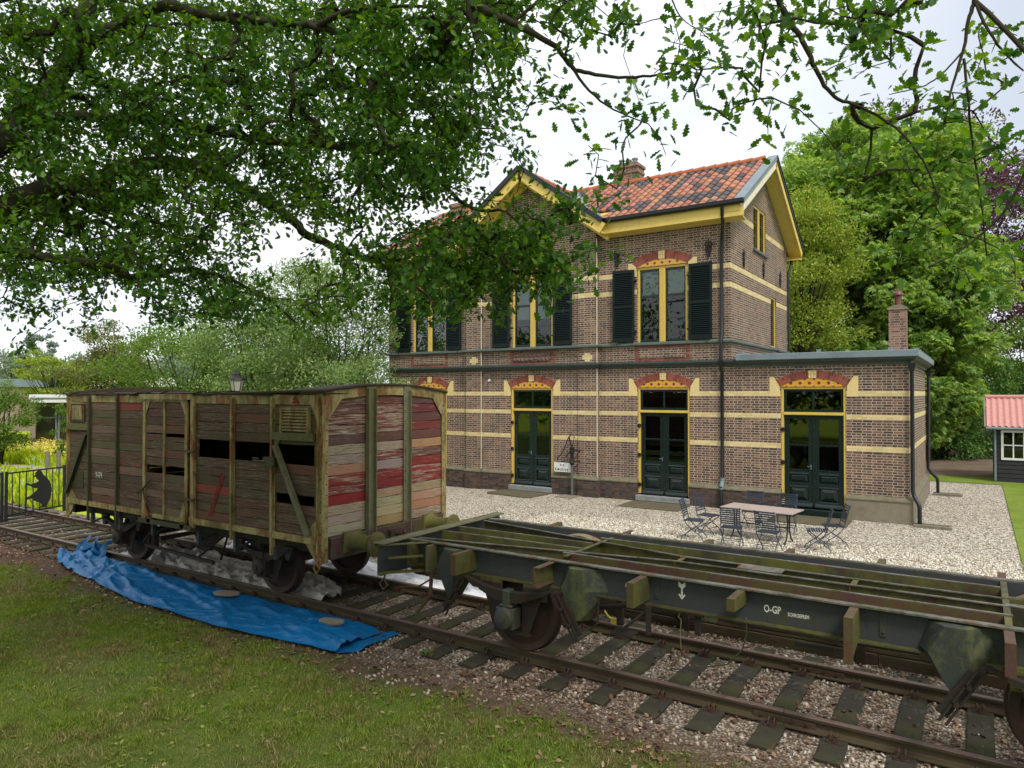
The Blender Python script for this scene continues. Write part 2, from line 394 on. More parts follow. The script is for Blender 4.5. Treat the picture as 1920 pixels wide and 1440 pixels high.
def metal(name, base, rust, moss, ramt=.5, mamt=.4, streak=True, rough=.65):
    t = NT(name); P = t.coord(); V = t.map(P, (1, 1, .3)) if streak else P
    a = t.noise(V, 5, 8, .7); b = t.noise(P, 14, 6, .7); c_ = t.noise(V, 2.3, 5, .65)
    rc = t.mix(b, rust, tuple(x * .4 for x in rust))
    col = t.mix(t.ramp(a, (1 - ramt - .08, 0), (1 - ramt + .05, 1)), base, rc)
    col = t.mix(t.ramp(t.math('ADD', t.math('MULTIPLY', c_, .6), t.math('MULTIPLY', b, .4)), (1 - mamt - .1, 0), (1 - mamt + .08, 1)), col, moss)
    sp = t.noise(P, 70, 3, .7); col = t.hsv(col, v=t.math('ADD', .65, t.math('MULTIPLY', sp, .7)))
    t.bump(t.math('ADD', b, t.math('MULTIPLY', sp, .4)), .5, .006)
    return t.fin(col, rough, .35)
M['frame_yellow'] = metal('corroded_yellow_frame', (.30, .25, .10), (.24, .08, .022), (.085, .078, .018), .47, .45)
M['frame_dark'] = metal('mossy_frame', (.055, .047, .026), (.08, .035, .016), (.035, .036, .012), .42, .5)
M['frame_green'] = metal('mossy_green_stanchion', (.15, .145, .085), (.12, .07, .035), (.09, .092, .03), .38, .46)
M['buffer'] = metal('mossy_buffer', (.10, .085, .05), (.13, .055, .025), (.12, .12, .022), .42, .5)
M['under'] = metal('grimy_underframe', (.028, .022, .018), (.05, .028, .018), (.03, .032, .012), .45, .38)
M['wheel'] = metal('rusty_wheel', (.045, .03, .022), (.07, .036, .022), (.03, .026, .014), .5, .3)
M['sole'] = metal('dark_grey_beam', (.042, .045, .048), (.05, .03, .02), (.055, .056, .014), .3, .40)
M['sole_moss'] = metal('mossy_beam', (.042, .038, .024), (.075, .036, .02), (.095, .094, .018), .42, .5)
M['flange'] = metal('bare_flange', (.15, .15, .13), (.22, .09, .045), (.04, .042, .015), .42, .47, False)
M['outrig'] = metal('rusty_outrigger', (.085, .04, .032), (.12, .048, .03), (.08, .078, .016), .45, .45)
M['bracket'] = metal('lichen_bracket', (.035, .043, .036), (.04, .03, .02), (.12, .125, .03), .3, .43)
M['rail'] = metal('rusty_rail', (.062, .045, .026), (.085, .052, .03), (.06, .05, .018), .45, .45, False, .55)
M['rail_head'] = metal('rail_head', (.12, .08, .068), (.10, .062, .045), (.07, .055, .035), .4, .3, False, .4)
M['clip'] = metal('rail_clip_iron', (.05, .03, .022), (.07, .035, .022), (.03, .026, .016), .5, .2)
M['copper'] = paint('wet_rag', (.5, .3, .04), .6, .3)
def tarp(name, c1, c2, rough):
    t = NT(name); P = t.coord(); n = t.noise(P, 3, 5); n2 = t.noise(P, 40, 3); cr = t.noise(t.map(P, (1, 1.8, 1)), 5, 6, .6, 1.2)
    col = t.mix(n, c1, c2); col = t.mix(t.ramp(t.noise(P, 7, 6, .7), (.58, 0), (.72, .5)), col, tuple(x * .4 + .02 for x in c1))
    t.bump(t.math('ADD', t.math('MULTIPLY', cr, 1.0), t.math('MULTIPLY', n2, .1)), .75, .03)
    return t.fin(col, rough, .3)
M['blue_tarp'] = tarp('blue_tarpaulin', (.002, .10, .26), (.003, .135, .34), .38)
M['white_tarp'] = tarp('white_tarpaulin', (.78, .78, .80), (.85, .85, .86), .45)
M['grey_tarp'] = tarp('dirty_tarpaulin', (.55, .50, .42), (.75, .71, .63), .28)
# --- ground
def mask(t, v, a, b): return t.ramp(t.math('DIVIDE', t.math('SUBTRACT', v, a), b - a), (0, 0), (1, 1))
def gravel(t, P, sc, cols, dark=.5):
    c = t.voro(P, sc, 'F1', 'Color'); d = t.voro(P, sc, 'F1', 'Distance')
    v = t.sep(c)[0]; col = t.ramp(v, *cols)
    col = t.mix(t.ramp(d, (.38, 0), (.62, dark)), col, (.03, .024, .018)); return col, d
def ground_mat():
    t = NT('ground_cover'); P = t.pos(); s_ = t.sep(P); X, Y = s_[0], s_[1]
    n1 = t.noise(P, .55, 5); n2 = t.noise(P, 2.4, 6, .65); n3 = t.noise(P, 9, 5, .7); nf = t.noise(P, 60, 3, .7)
    wob = t.math('MULTIPLY', t.math('SUBTRACT', t.math('ADD', t.math('MULTIPLY', n2, .6), t.math('MULTIPLY', n3, .4)), .5), 2.4)
    Yw = t.math('ADD', Y, wob)
    grass = t.ramp(t.math('ADD', t.math('MULTIPLY', n2, .5), t.math('MULTIPLY', n3, .5)), (.32, (.045, .075, .012)), (.5, (.10, .145, .022)), (.7, (.16, .165, .045)))
    grass = t.mix(t.ramp(nf, (.4, 0), (.65, .6)), grass, (.025, .03, .01))
    dirt = t.ramp(t.math('ADD', t.math('MULTIPLY', n3, .6), t.math('MULTIPLY', nf, .4)), (.3, (.035, .022, .014)), (.5, (.085, .052, .032)), (.72, (.16, .10, .062)))
    gcol, gd = gravel(t, P, 34, [(0, (.14, .10, .07)), (.35, (.30, .23, .16)), (.6, (.42, .35, .26)), (.85, (.5, .45, .37)), (1, (.6, .56, .5))], .75)
    gcol = t.mix(t.ramp(n2, (.42, 0), (.62, .65)), gcol, dirt)
    a = mask(t, Yw, 5.8, 6.35); col = t.mix(a, grass, dirt)
    b = t.math('MULTIPLY', mask(t, Yw, 6.2, 7.2), mask(t, X, -15.5, -9.0)); b2 = mask(t, t.math('ADD', Yw, 0), 7.0, 7.8)
    col = t.mix(t.math('MAXIMUM', b, b2), col, gcol)
    t.bump(t.math('ADD', t.math('MULTIPLY', n3, .6), t.math('MULTIPLY', gd, -.8)), .8, .03)
    return t.fin(col, .92, .15)
M['ground'] = ground_mat()
def terrace_mat():
    t = NT('white_gravel'); P = t.pos()
    c, d = gravel(t, P, 30, [(0, (.28, .21, .13)), (.18, (.48, .40, .28)), (.45, (.64, .57, .44)), (.75, (.76, .70, .58)), (1, (.84, .80, .71))], .8)
    n = t.noise(P, .8, 5, .6); c = t.mix(t.ramp(n, (.5, 0), (.8, .35)), c, (.30, .25, .17))
    n2 = t.noise(P, 13, 4, .7); c = t.mix(t.ramp(n2, (.62, 0), (.75, .6)), c, (.16, .13, .08))
    t.bump(t.math('MULTIPLY', d, -1), 1, .02); return t.fin(c, .85, .2)
M['terrace'] = terrace_mat()
def field(name, c1, c2, c3, sc=1.2):
    t = NT(name); P = t.pos(); n = t.math('ADD', t.math('MULTIPLY', t.noise(P, sc, 6, .65), .6), t.math('MULTIPLY', t.noise(P, sc * 14, 4, .7), .4))
    t.bump(n, .8, .05); return t.fin(t.ramp(n, (.33, c1), (.5, c2), (.68, c3)), .95, .1)
M['lawn_bright'] = field('bright_lawn', (.10, .15, .018), (.15, .21, .03), (.20, .25, .05))
M['meadow'] = field('meadow', (.17, .25, .02), (.32, .42, .03), (.46, .5, .05), .7)
M['dirt_path'] = field('dirt_path', (.09, .068, .045), (.14, .10, .07), (.2, .155, .11))
M['sand_path'] = field('sand_path', (.28, .21, .15), (.36, .28, .21), (.42, .34, .26))
def rnd_mat(name, stops, rough=.8, trans=0, spec=.2, vary=None):
    t = NT(name); r = t.rand(); c = t.ramp(r, *stops)
    if vary:
        n = t.noise(t.pos(), vary[0], 3); c = t.mix(t.ramp(n, (.40, 0), (.64, 1)), c, t.ramp(r, *vary[1]))
    t.fin(c, rough, spec)
    if trans:
        tb = t.n('ShaderNodeBsdfTranslucent'); t.l(t.hsv(c, h=.485, sa=1.15, v=1.5), tb.inputs[0]); ms = t.n('ShaderNodeMixShader'); ms.inputs[0].default_value = trans
        t.l(t.b.outputs[0], ms.inputs[1]); t.l(tb.outputs[0], ms.inputs[2]); t.l(ms.outputs[0], t.out.inputs[0])
    return t.m
M['grass'] = rnd_mat('grass_blades', [(0, (.08, .145, .014)), (.5, (.155, .24, .025)), (.85, (.24, .31, .045)), (1, (.38, .34, .13))], .7, .35, .2, (1.5, [(0, (.10, .105, .03)), (.6, (.22, .20, .06)), (1, (.42, .34, .19))]))
M['pebble'] = rnd_mat('pebbles', [(0, (.09, .065, .045)), (.35, (.22, .165, .115)), (.65, (.34, .275, .20)), (.9, (.45, .39, .31)), (1, (.60, .57, .50))], .75)
M['pebble_white'] = rnd_mat('white_pebbles', [(0, (.3, .22, .14)), (.2, (.5, .43, .3)), (.6, (.66, .62, .5)), (1, (.8, .78, .72))], .75)
M['dead_leaf'] = rnd_mat('dead_leaves', [(0, (.07, .035, .02)), (.5, (.16, .085, .05)), (.85, (.26, .16, .10)), (1, (.33, .24, .16))], .8)
M['oak_leaf'] = rnd_mat('oak_leaves', [(0, (.023, .072, .014)), (.4, (.046, .122, .022)), (.75, (.08, .18, .03)), (1, (.15, .27, .042))], .5, .45, .2, (.8, [(0, (.04, .095, .014)), (.5, (.07, .16, .022)), (1, (.17, .30, .04))]))
M['bark'] = paint('oak_bark', (.05, .04, .03), .95, .7, 9, .1, .8, (.035, .045, .015))
M['twig'] = paint('twig_bark', (.045, .034, .025), .9, .5, 9, .1)
M['chestnut'] = rnd_mat('chestnut_leaves', [(0, (.11, .22, .05)), (.45, (.19, .33, .075)), (.8, (.29, .42, .10)), (1, (.44, .5, .14))], .5, .5, .3)
M['lime'] = rnd_mat('lime_leaves', [(0, (.12, .2, .03)), (.5, (.22, .31, .05)), (1, (.42, .45, .09))], .6, .35)
M['beech'] = rnd_mat('copper_beech_leaves', [(0, (.05, .024, .034)), (.5, (.115, .052, .068)), (1, (.21, .11, .13))], .5, .25, .3)
M['bush'] = rnd_mat('shrub_leaves', [(0, (.035, .10, .02)), (.5, (.085, .19, .036)), (.85, (.15, .27, .055)), (1, (.26, .37, .1))], .4, .3, .4)
M['willow'] = rnd_mat('pale_leaves', [(0, (.09, .17, .05)), (.5, (.17, .26, .08)), (1, (.30, .38, .14))], .55, .35)
M['fresh'] = rnd_mat('fresh_leaves', [(0, (.06, .13, .02)), (.5, (.11, .2, .03)), (1, (.2, .29, .06))], .55, .35)
M['olive'] = rnd_mat('olive_leaves', [(0, (.09, .12, .03)), (.5, (.16, .18, .05)), (1, (.25, .25, .1))], .6, .3)
M['far_green'] = rnd_mat('hazed_leaves', [(0, (.12, .17, .10)), (.5, (.17, .23, .14)), (1, (.24, .3, .19))], .7, .3)  # haze put into the colour: far leaves paler and greyer
M['far_blue'] = rnd_mat('hazed_poplar_leaves', [(0, (.15, .2, .16)), (.5, (.2, .26, .21)), (1, (.27, .33, .27))], .7, .3)  # bluish haze put into the poplar leaf colour
M['meadow_plant'] = rnd_mat('meadow_plants', [(0, (.16, .27, .02)), (.5, (.34, .46, .03)), (1, (.6, .62, .06))], .7, .35)
M['flower_yellow'] = rnd_mat('yellow_flowers', [(0, (.75, .6, .08)), (1, (.9, .8, .3))], .7, .3)
M['flower_blue'] = rnd_mat('lavender_blue_flowers', [(0, (.2, .26, .5)), (1, (.4, .45, .65))], .7, .3)
# ---------------------------------------------------------------- ground
RAIL_Z = -0.19; LOW = -0.36; TRK = 8.255
def sstep(a, b, x): t = np.clip((np.asarray(x, float) - a) / (b - a), 0, 1); return t * t * (3 - 2 * t)
def gz(x, y):
    x = np.asarray(x, float); y = np.asarray(y, float)
    top = -0.32 + 0.32 * sstep(-25, -9.5, x)
    w = np.where(x > -8.6, .03, 1.8)
    t = np.clip((y - 9.93) / w, 0, 1); t = t * t * (3 - 2 * t)
    z = LOW + (top - LOW) * t
    near = np.clip((6.3 - y) / 4, 0, 1)
    z = z + near * .05 * (fbm(x * .7, y * .7) - .45) + .02 * np.clip((y - 4) / 3, 0, 1) * np.clip((9.85 - y) / .5, 0, 1) * (fbm(x * 1.7, y * 1.7) - .5)
    return z
def sheet(name, x0, x1, y0, y1, nx, ny, mat, dz=0, fn=gz):
    xs = np.linspace(x0, x1, nx + 1); ys = np.linspace(y0, y1, ny + 1)
    X, Y = np.meshgrid(xs, ys); Z = fn(X, Y) + dz
    V = np.stack([X, Y, Z], -1).reshape(-1, 3)
    i, j = np.meshgrid(np.arange(nx), np.arange(ny)); a = (j * (nx + 1) + i).ravel()
    lp = np.stack([a, a + 1, a + nx + 2, a + nx + 1], -1).ravel()
    o = raw_mesh(name, V, lp, np.arange(len(a)) * 4, np.full(len(a), 4), mat, smooth=True)
    return set_props(o, kind='structure')
flat = lambda z: (lambda X, Y: np.full_like(X, z))
g = sheet('ground', -900, 900, -700, 1100, 60, 60, M['meadow'], fn=flat(-0.62))
sheet('lawn', -45, 14, -8, 5.6, 236, 60, M['ground'])
sheet('ballast_bed', -45, 14, 5.6, 9.9, 236, 26, M['ground'])
def edge_fn(X, Y): return gz(X, Y)
sheet('gravel_terrace', -19, .62, 9.9, 28.2, 160, 150, M['terrace'])
sheet('gravel_terrace', .62, 3.4, 9.9, 12.5, 20, 24, M['terrace'])
sheet('side_lawn', .62, 30, 12.5, 28.2, 60, 30, M['lawn_bright'], dz=.02)
sheet('side_lawn', 3.4, 30, 9.9, 12.5, 30, 6, M['lawn_bright'], dz=.02)
sheet('side_lawn', -19, 30, 28.2, 30.3, 60, 6, M['lawn_bright'], dz=.015)
sheet('dirt_path', -19, 30, 30.3, 34.5, 60, 8, M['dirt_path'], dz=.0)
sheet('woodland_floor', -60, 60, 34.5, 90, 30, 12, M['dirt_path'], dz=-.02)
sheet('garden', -45, -19, 9.9, 34.5, 60, 50, M['meadow'])
sheet('garden', -110, -45, -8, 60, 30, 30, M['meadow'])
sheet('garden_path', -47, -29, 13.15, 14.9, 20, 4, M['sand_path'], dz=.012)
# ---------------------------------------------------------------- track
prof = [(-.068, -.328), (.068, -.328), (.068, -.316), (.014, -.30), (.0095, -.29), (.0095, -.232), (.034, -.222), (.036, -.196), (.03, -.19), (-.03, -.19), (-.036, -.196), (-.034, -.222), (-.0095, -.232), (-.0095, -.29), (-.014, -.30), (-.068, -.316)]
for nm, yc, side in (('near', 7.5, 'nearest the lawn'), ('far', 9.01, 'nearest the timber edging of the gravel')):
    rt = thing('rail', 'long rusty steel rail of the track, the one ' + side, 'rail', (-6, yc, LOW), 'rails of the track')
    m = MB()
    for a, b in ((-45, -9.6), (-9.594, -1.62), (-1.614, 6.5)) if nm == 'far' else ((-45, -7.2), (-7.194, -1.66), (-1.654, 6.5)):
        n = len(m.v); m.prism([(yc + p, q) for p, q in prof], 'x', a, b)
        nf = len(prof) + 2
        base = len(m.m) - nf
        for k in range(nf):
            f = m.f[base + k]; zz = [m.v[i][2] for i in f]
            m.m[base + k] = 1 if min(zz) > -.2 and k > 1 else 0
    m.build('rail_bar', [M['rail'], M['rail_head']], rt)
    for xj in ((-1.617, -9.6) if nm == 'far' else (-1.657,)):
        f = MB()
        for s in (-1, 1): f.box(xj - .3, xj + .3, yc + s * .012, yc + s * .026, -.298, -.236)
        fp = f.build('fishplate', M['rail'], rt)
        b = MB()
        for dx in (-.22, -.08, .08, .22): b.lathe((xj + dx, yc - .05, -.266), [(.016, 0), (.018, .012), (.018, .024)], 6, 'y')
        b.build('bolts', M['clip'], fp)
def sleeper(x, i, rng):
    y0 = 7.04 - .1 + rng.uniform(-.06, .06); y1 = 9.56 + rng.uniform(-.05, .05); w = .115
    t = thing('sleeper', 'mossy dark timber sleeper under the rails', 'sleeper', (x, TRK, LOW), 'sleepers of the track')
    m = MB(); dz = rng.uniform(.0, .018)
    # top follows worn, slightly uneven timber; ends chamfered
    ny = 14; vs = []; fs = []
    for k in range(ny + 1):
        y = y0 + (y1 - y0) * k / ny
        for sx, z in ((-w, -.44), (-w - .004, -.345), (-w + .012, -.333), (w - .012, -.333), (w + .004, -.345), (w, -.44)):
            e = .006 * math.sin(7 * y + i) + (rng.uniform(-.006, .006) if z > -.4 else 0)
            vs.append((x + sx + rng.uniform(-.005, .005), y + (rng.uniform(-.012, .012) if k in (0, ny) else 0), z + dz * (z > -.4) + e))
    for k in range(ny):
        for j in range(5): a = k * 6 + j; fs.append((a, a + 1, a + 7, a + 6))
    fs.append((5, 4, 3, 2, 1, 0)); b = ny * 6; fs.append(tuple(b + j for j in range(6)))
    m.add(vs, fs); m.build('timber', M['sleeper'], t)
    for yc in (7.5, 9.01):
        for s in (-1, 1):
            c = MB(); yy = yc + s * .115
            c.box(x - .07, x + .07, yc + s * .07, yc + s * .17, -.338, -.318)
            for dx in (-.032, .022):
                pts = [(x + dx, yc + s * .05, -.312), (x + dx, yc + s * .075, -.262), (x + dx + .004, yc + s * .105, -.248), (x + dx + .006, yc + s * .135, -.268), (x + dx, yc + s * .145, -.31)]
                c.tube(pts, .0105, 6)
            c.lathe((x + .0, yc + s * .15, -.325), [(.022, 0), (.022, .02), (.012, .022), (.012, .04)], 6)
            c.lathe((x - .055, yc + s * .15, -.325), [(.018, 0), (.018, .018)], 6)
            c.build('rail_clip', M['clip'], t)
_r = random.Random(3)
for k in range(-5, 42): sleeper(-2.35 - .583 * k + _r.uniform(-.012, .012), k, _r)
# ---------------------------------------------------------------- timber edging of the terrace
rt = thing('retaining_board', 'rotting dark timber edging holding back the white gravel beside the track', 'edging', (-3, 9.9, LOW))
_r = random.Random(8)
for (z0, z1, yy) in ((-.40, -.215, 9.80), (-.205, .012, 9.83)):
    m = MB(); x = -8.7
    while x < 5:
        x2 = min(5, x + _r.uniform(2.2, 3.0)); n = 24; vs = []; fs = []
        for i in range(n + 1):
            xx = x + (x2 - .012 - x) * i / n; e = (fbm(xx * 3, z1 * 9 + 3) - .5) * .05 * (z1 > -.1)
            for (y, z) in ((yy + .004 * math.sin(9 * xx), z0), (yy + .006 * math.sin(5 * xx), z1 + e - .01), (yy + .075, z1 + e), (yy + .075, z0)): vs.append((xx, y, z))
        for i in range(n):
            for j in range(4): a = i * 4; fs.append((a + j, a + (j + 1) % 4, a + 4 + (j + 1) % 4, a + 4 + j))
        fs += [(3, 2, 1, 0), (n * 4, n * 4 + 1, n * 4 + 2, n * 4 + 3)]; m.add(vs, fs); x = x2
    m.build('board', M['kerb_wood'], rt)
for xx in (-8.3, -5.9, -3.55, -1.3, 1.2):
    MB().box(xx, xx + .1, 9.74, 9.797, -.5, .03).build('stake', M['kerb_wood'], rt)
# ---------------------------------------------------------------- loose stones, leaves, grass
rng = np.random.default_rng(11)
def on_tie(P): f = np.mod((P[:, 0] + 2.35) / .583 + .5, 1) - .5; return (np.abs(f * .583) < .145) & (P[:, 1] > 6.93) & (P[:, 1] < 9.6)
def in_view(P, m=60):
    x, y, z = to_px(P); return (x > -m) & (x < 1920 + m) & (y < 1440 + m) & (y > -m) & (z > .3)
OCT = (np.array([(1, 0, 0), (-1, 0, 0), (0, 1, 0), (0, -1, 0), (0, 0, 1), (0, 0, -1), ]) * .5, [(0, 2, 4), (2, 1, 4), (1, 3, 4), (3, 0, 4), (2, 0, 5), (1, 2, 5), (3, 1, 5), (0, 3, 5)])
_cub = [(-1, -1, -.7), (1, -.8, -.6), (.8, 1, -.7), (-.9, .8, -.6), (-.7, -.8, .6), (.7, -.6, .8), (.6, .7, .6), (-.6, .7, .8)]
STN = (np.array(_cub) * .5, [(0, 3, 2, 1), (4, 5, 6, 7), (0, 1, 5, 4), (1, 2, 6, 5), (2, 3, 7, 6), (3, 0, 4, 7)])
def strew(name, n, x0, x1, y0, y1, smin, smax, mat, dens, lift=.25, kind='stuff', label=None, cat=None, bias=1.0):
    x = rng.uniform(x0, x1, n); y = rng.uniform(y0, y1, n)
    keep = rng.random(n) < dens(x, y)
    x = x[keep]; y = y[keep]; z = gz(x, y); P = np.stack([x, y, z], -1)
    k = in_view(P) & ~(on_tie(P) & (rng.random(len(P)) < .86)); P = P[k]; s = rng.uniform(smin, smax, len(P)) ** 1
    d = rng.normal(size=(len(P), 3)); ax, ay, az = rnd_axes(rng, d, s)
    ax *= rng.uniform(.8, 1.5, (len(P), 1)); az *= rng.uniform(.5, .9, (len(P), 1))
    P[:, 2] += s * lift * .6
    o = stamp(name, STN[0], STN[1], P, ax, ay, az, mat)
    return set_props(o, label, cat, kind=kind)
def ballast_d(x, y):
    n = fbm(x * .9, y * .9); yw = y + (fbm(x * 1.3 + 5, y * 1.3) - .5) * 1.8
    base = sstep(6.15, 7.1, yw) * sstep(-17, -9, x - (y > 7.5) * 9) * (.35 + .65 * sstep(.3, .5, n))
    return np.where((y > 7.44) & (y < 7.56) | (y > 8.95) & (y < 9.07), 0, base) * .95
strew('ballast_stones', 62000, -20, 3.5, 5.7, 9.78, .018, .042, M['pebble'], ballast_d, label='pale and brown crushed stones strewn between and beside the rails', cat='stones')
strew('terrace_pebbles', 42000, -9, 2.4, 10.0, 15.5, .018, .034, M['pebble_white'], lambda x, y: np.where(y < 9.97, 0, .9) * np.clip((17 - y) / 4, .3, 1), label='white pebbles of the gravel terrace before the station', cat='pebbles')
def leafy(x, y): return sstep(5.2, 6.3, y) * (.25 + .75 * sstep(.42, .6, fbm(x * 1.1 + 9, y * 1.1)))
x = rng.uniform(-19, 3, 26000); y = rng.uniform(4.4, 9.8, 26000)
k = rng.random(len(x)) < leafy(x, y); x, y = x[k], y[k]
P = np.stack([x, y, gz(x, y) + .022], -1); P = P[in_view(P)]
P = P[(rng.random(len(P)) < .5) | ~on_tie(P)]
P = P[~((P[:, 1] > 7.42) & (P[:, 1] < 7.58)) & ~((P[:, 1] > 8.93) & (P[:, 1] < 9.09))]
LF = ([(0, 0, 0), (.35, .3, .1), (.75, .25, .02), (1, 0, .16), (.7, -.28, .05), (.3, -.25, .12)], [(0, 1, 2, 3), (0, 3, 4, 5)])
ax, ay, az = rnd_axes(rng, rng.normal(size=P.shape) * [1, 1, .25], rng.uniform(.03, .075, len(P)), .35)
set_props(stamp('fallen_leaves', LF[0], LF[1], P, ax, ay, az, M['dead_leaf']), 'dry brown leaves scattered along the track and lawn edge', 'fallen leaves', kind='stuff')
def grass_d(x, y):
    n = fbm(x * .8 + 3, y * .8 + 1); yw = y + (fbm(x * 1.3 + 5, y * 1.3) - .5) * 1.5 + (fbm(x * 6, y * 6) - .5) * 1.1
    return (1 - sstep(5.6, 6.3, yw)) * (.35 + .65 * sstep(.3, .52, n))
n = 560000
# nearer strips get more blades
r_ = rng.random(n) ** .8; x = rng.uniform(-16, 2.5, n); y = 1.2 + r_ * 5.7
k = rng.random(n) < grass_d(x, y); x, y = x[k], y[k]
P = np.stack([x, y, gz(x, y) - .004], -1); P = P[in_view(P)]
tf = fbm(P[:, 0] * 5, P[:, 1] * 5, 3); h = rng.uniform(.018, .048, len(P)) * (1.0 + 2.0 * np.clip(tf - .40, 0, 1) * 2)
d = np.stack([rng.normal(0, .45, len(P)), rng.normal(0, .45, len(P)), np.ones(len(P))], -1)
ax, ay, az = rnd_axes(rng, d, h)
BL = ([(0, -.06, 0), (0, .06, 0), (.6, .05, .1), (.6, -.05, .1), (1, 0, .3)], [(0, 1, 2, 3), (3, 2, 4)])
set_props(stamp('grass', BL[0], BL[1], P, ax, ay, az, M['grass']), 'short green and straw coloured grass of the near lawn', 'grass', kind='stuff')
# weeds: little green rosettes by the rails
def weed(x, y, s, label):
    m = MB(); z = float(gz(x, y)) + .01; q = random.Random(int(x * 100))
    for k in range(11):
        a = q.uniform(0, 6.28); l = s * q.uniform(.5, 1); u = q.uniform(.3, 1.1)
        dx, dy = math.cos(a) * l, math.sin(a) * l; hz = l * u
        m.add([(x, y, z), (x + dx * .5 - dy * .2, y + dy * .5 + dx * .2, z + hz * .7), (x + dx, y + dy, z + hz), (x + dx * .5 + dy * .2, y + dy * .5 - dx * .2, z + hz * .7)], [(0, 1, 2, 3)])
    o = m.build('weed', M['fresh'], None, loc=(x, y, z)); set_props(o, label, 'weed', 'weeds among the ballast')
for (px, py, s, lb) in ((800, 1232, .12, 'small green weed beside the near rail left of the open wagon wheel'), (1143, 1273, .10, 'bright leafy weed touching the near rail'), (1338, 1318, .12, 'pale green weed against the near rail, between two sleepers'), (1215, 1163, .10, 'yellow green weed beyond the far rail'), (885, 1135, .12, 'dark green weed by the far rail beside the wheel'), (1545, 1198, .09, 'tiny green weed before the timber edging'), (655, 1090, .16, 'dark leafy weed lying on the end of the dirty tarpaulin')):
    q = sight(px, py, 1) - np.array([0, 0, 3.]); t_ = (LOW - 3) / q[2]; weed(q[0] * t_, q[1] * t_, s, lb)
# ---------------------------------------------------------------- tarpaulins
def cloth(name, xs, ya, yb, mat, label, base=-.345, amp=.06, hf=1., nx=150, ny=34, fold=None, seed=0, th=.0):
    """a crumpled sheet on the ground between the edge lines ya(x) and yb(x)"""
    X = np.linspace(xs[0][0], xs[-1][0], nx + 1)
    A = np.interp(X, [p[0] for p in xs], [p[1] for p in xs]); B = np.interp(X, [p[0] for p in xs], [p[2] for p in xs])
    A = A + .05 * (fbm(X * 3 + seed, X * 0) - .5); B = B + .05 * (fbm(X * 3 + 9 + seed, X * 0) - .5)
    t = np.linspace(0, 1, ny + 1)[:, None]; Y = A[None] * (1 - t) + B[None] * t; XX = np.broadcast_to(X[None], Y.shape)
    r = np.abs(fbm(XX * .45 * hf + seed, Y * 2.4 * hf ** .5 + XX * .55 * hf, 3) - .45) * 2; r2 = np.abs(fbm(XX * .8 * hf + seed * 2, Y * 4.6 * hf ** .5 - XX * .9 * hf, 3) - .45) * 2
    e = np.clip(np.minimum(t, 1 - t) * 7, 0.1, 1)
    Z = base + e * (amp * 1.0 * (1 - np.clip(r * 4.2, 0, 1)) ** 1.5 + amp * .4 * (1 - np.clip(r2 * 5, 0, 1)) ** 1.5 + amp * .8 * fbm(XX * .9 + seed, Y * 1.7, 2)) + .012
    if fold is not None: Z = Z + fold(XX, Y)
    V = np.stack([XX, Y, Z], -1).reshape(-1, 3)
    i, j = np.meshgrid(np.arange(nx), np.arange(ny)); a = (j * (nx + 1) + i).ravel()
    lp = np.stack([a, a + 1, a + nx + 2, a + nx + 1], -1).ravel()
    o = raw_mesh(name, V, lp, np.arange(len(a)) * 4, np.full(len(a), 4), mat, smooth=True, loc=(float(X.mean()), float(Y.mean()), base))
    return set_props(o, label, 'tarpaulin')
bt = [(-15.7, 7.0, 7.15), (-15.3, 6.78, 7.34), (-14.6, 6.62, 7.40), (-13.85, 6.5, 7.42), (-12.5, 6.32, 7.36), (-11.3, 6.15, 7.36), (-10.2, 6.16, 7.36), (-9.2, 6.13, 7.34), (-8.4, 6.22, 7.37), (-7.7, 6.30, 7.38), (-7.2, 6.34, 7.36), (-6.92, 6.36, 7.2)]
blue = cloth('blue_tarpaulin', bt, 0, 0, M['blue_tarp'], 'crumpled bright blue tarpaulin lying along the near rail on the grass edge', base=-.322, amp=.062, hf=1.25, fold=lambda X_, Y_: .07 * (1 - sstep(-14.6, -12.2, X_)) * (1 - np.clip(np.abs(fbm(X_ * 1.6, Y_ * 3.2 + X_) - .45) * 9, 0, 1)), nx=300, ny=44, seed=3)
b2 = cloth('folded_layer', [(-8.2, 6.4, 7.3), (-7.3, 6.38, 7.4), (-6.9, 6.42, 7.42), (-6.72, 6.6, 7.40)], 0, 0, M['blue_tarp'], None, amp=.03, nx=60, ny=20, seed=8, base=-.35)
for q in (b2,):
    for kk in list(q.keys()): del q[kk]
    d_ = q.location - blue.location; q.parent = blue; q.location = d_
# bunched-up corner standing at the far end
m = MB(); vs = []; fs = []; nu, nv = 26, 14
for i in range(nu + 1):
    for j in range(nv + 1):
        u = i / nu; v = j / nv; a = u * 2.6 - .3
        w = .16 + .1 * math.sin(a * 5 + 2) + .05 * math.sin(a * 13); hgt = v * (.22 + .16 * math.sin(u * 7 + 1) ** 2)
        vs.append((-15.1 + (u - .5) * 1.1 + .05 * math.sin(v * 9 + u * 5), 7.34 + w * (v - .4) * 1.1 + .06 * math.sin(u * 19), -.33 + hgt + .03 * math.sin(u * 31 + v * 4)))
for i in range(nu):
    for j in range(nv): a = i * (nv + 1) + j; fs.append((a, a + 1, a + nv + 2, a + nv + 1))
m.add(vs, fs); m.build('bunched_corner', M['blue_tarp'], blue, smooth=60)
cloth('dirty_tarpaulin', [(-14.9, 7.62, 8.7), (-13.5, 7.6, 8.9), (-11.5, 7.6, 8.9), (-9.9, 7.6, 8.9), (-9.2, 7.6, 8.6), (-8.75, 7.75, 8.2)], 0, 0, M['grey_tarp'], 'dirty wet grey tarpaulin spread between the rails under the box wagon', amp=.10, hf=3.2, nx=200, ny=40, seed=5)
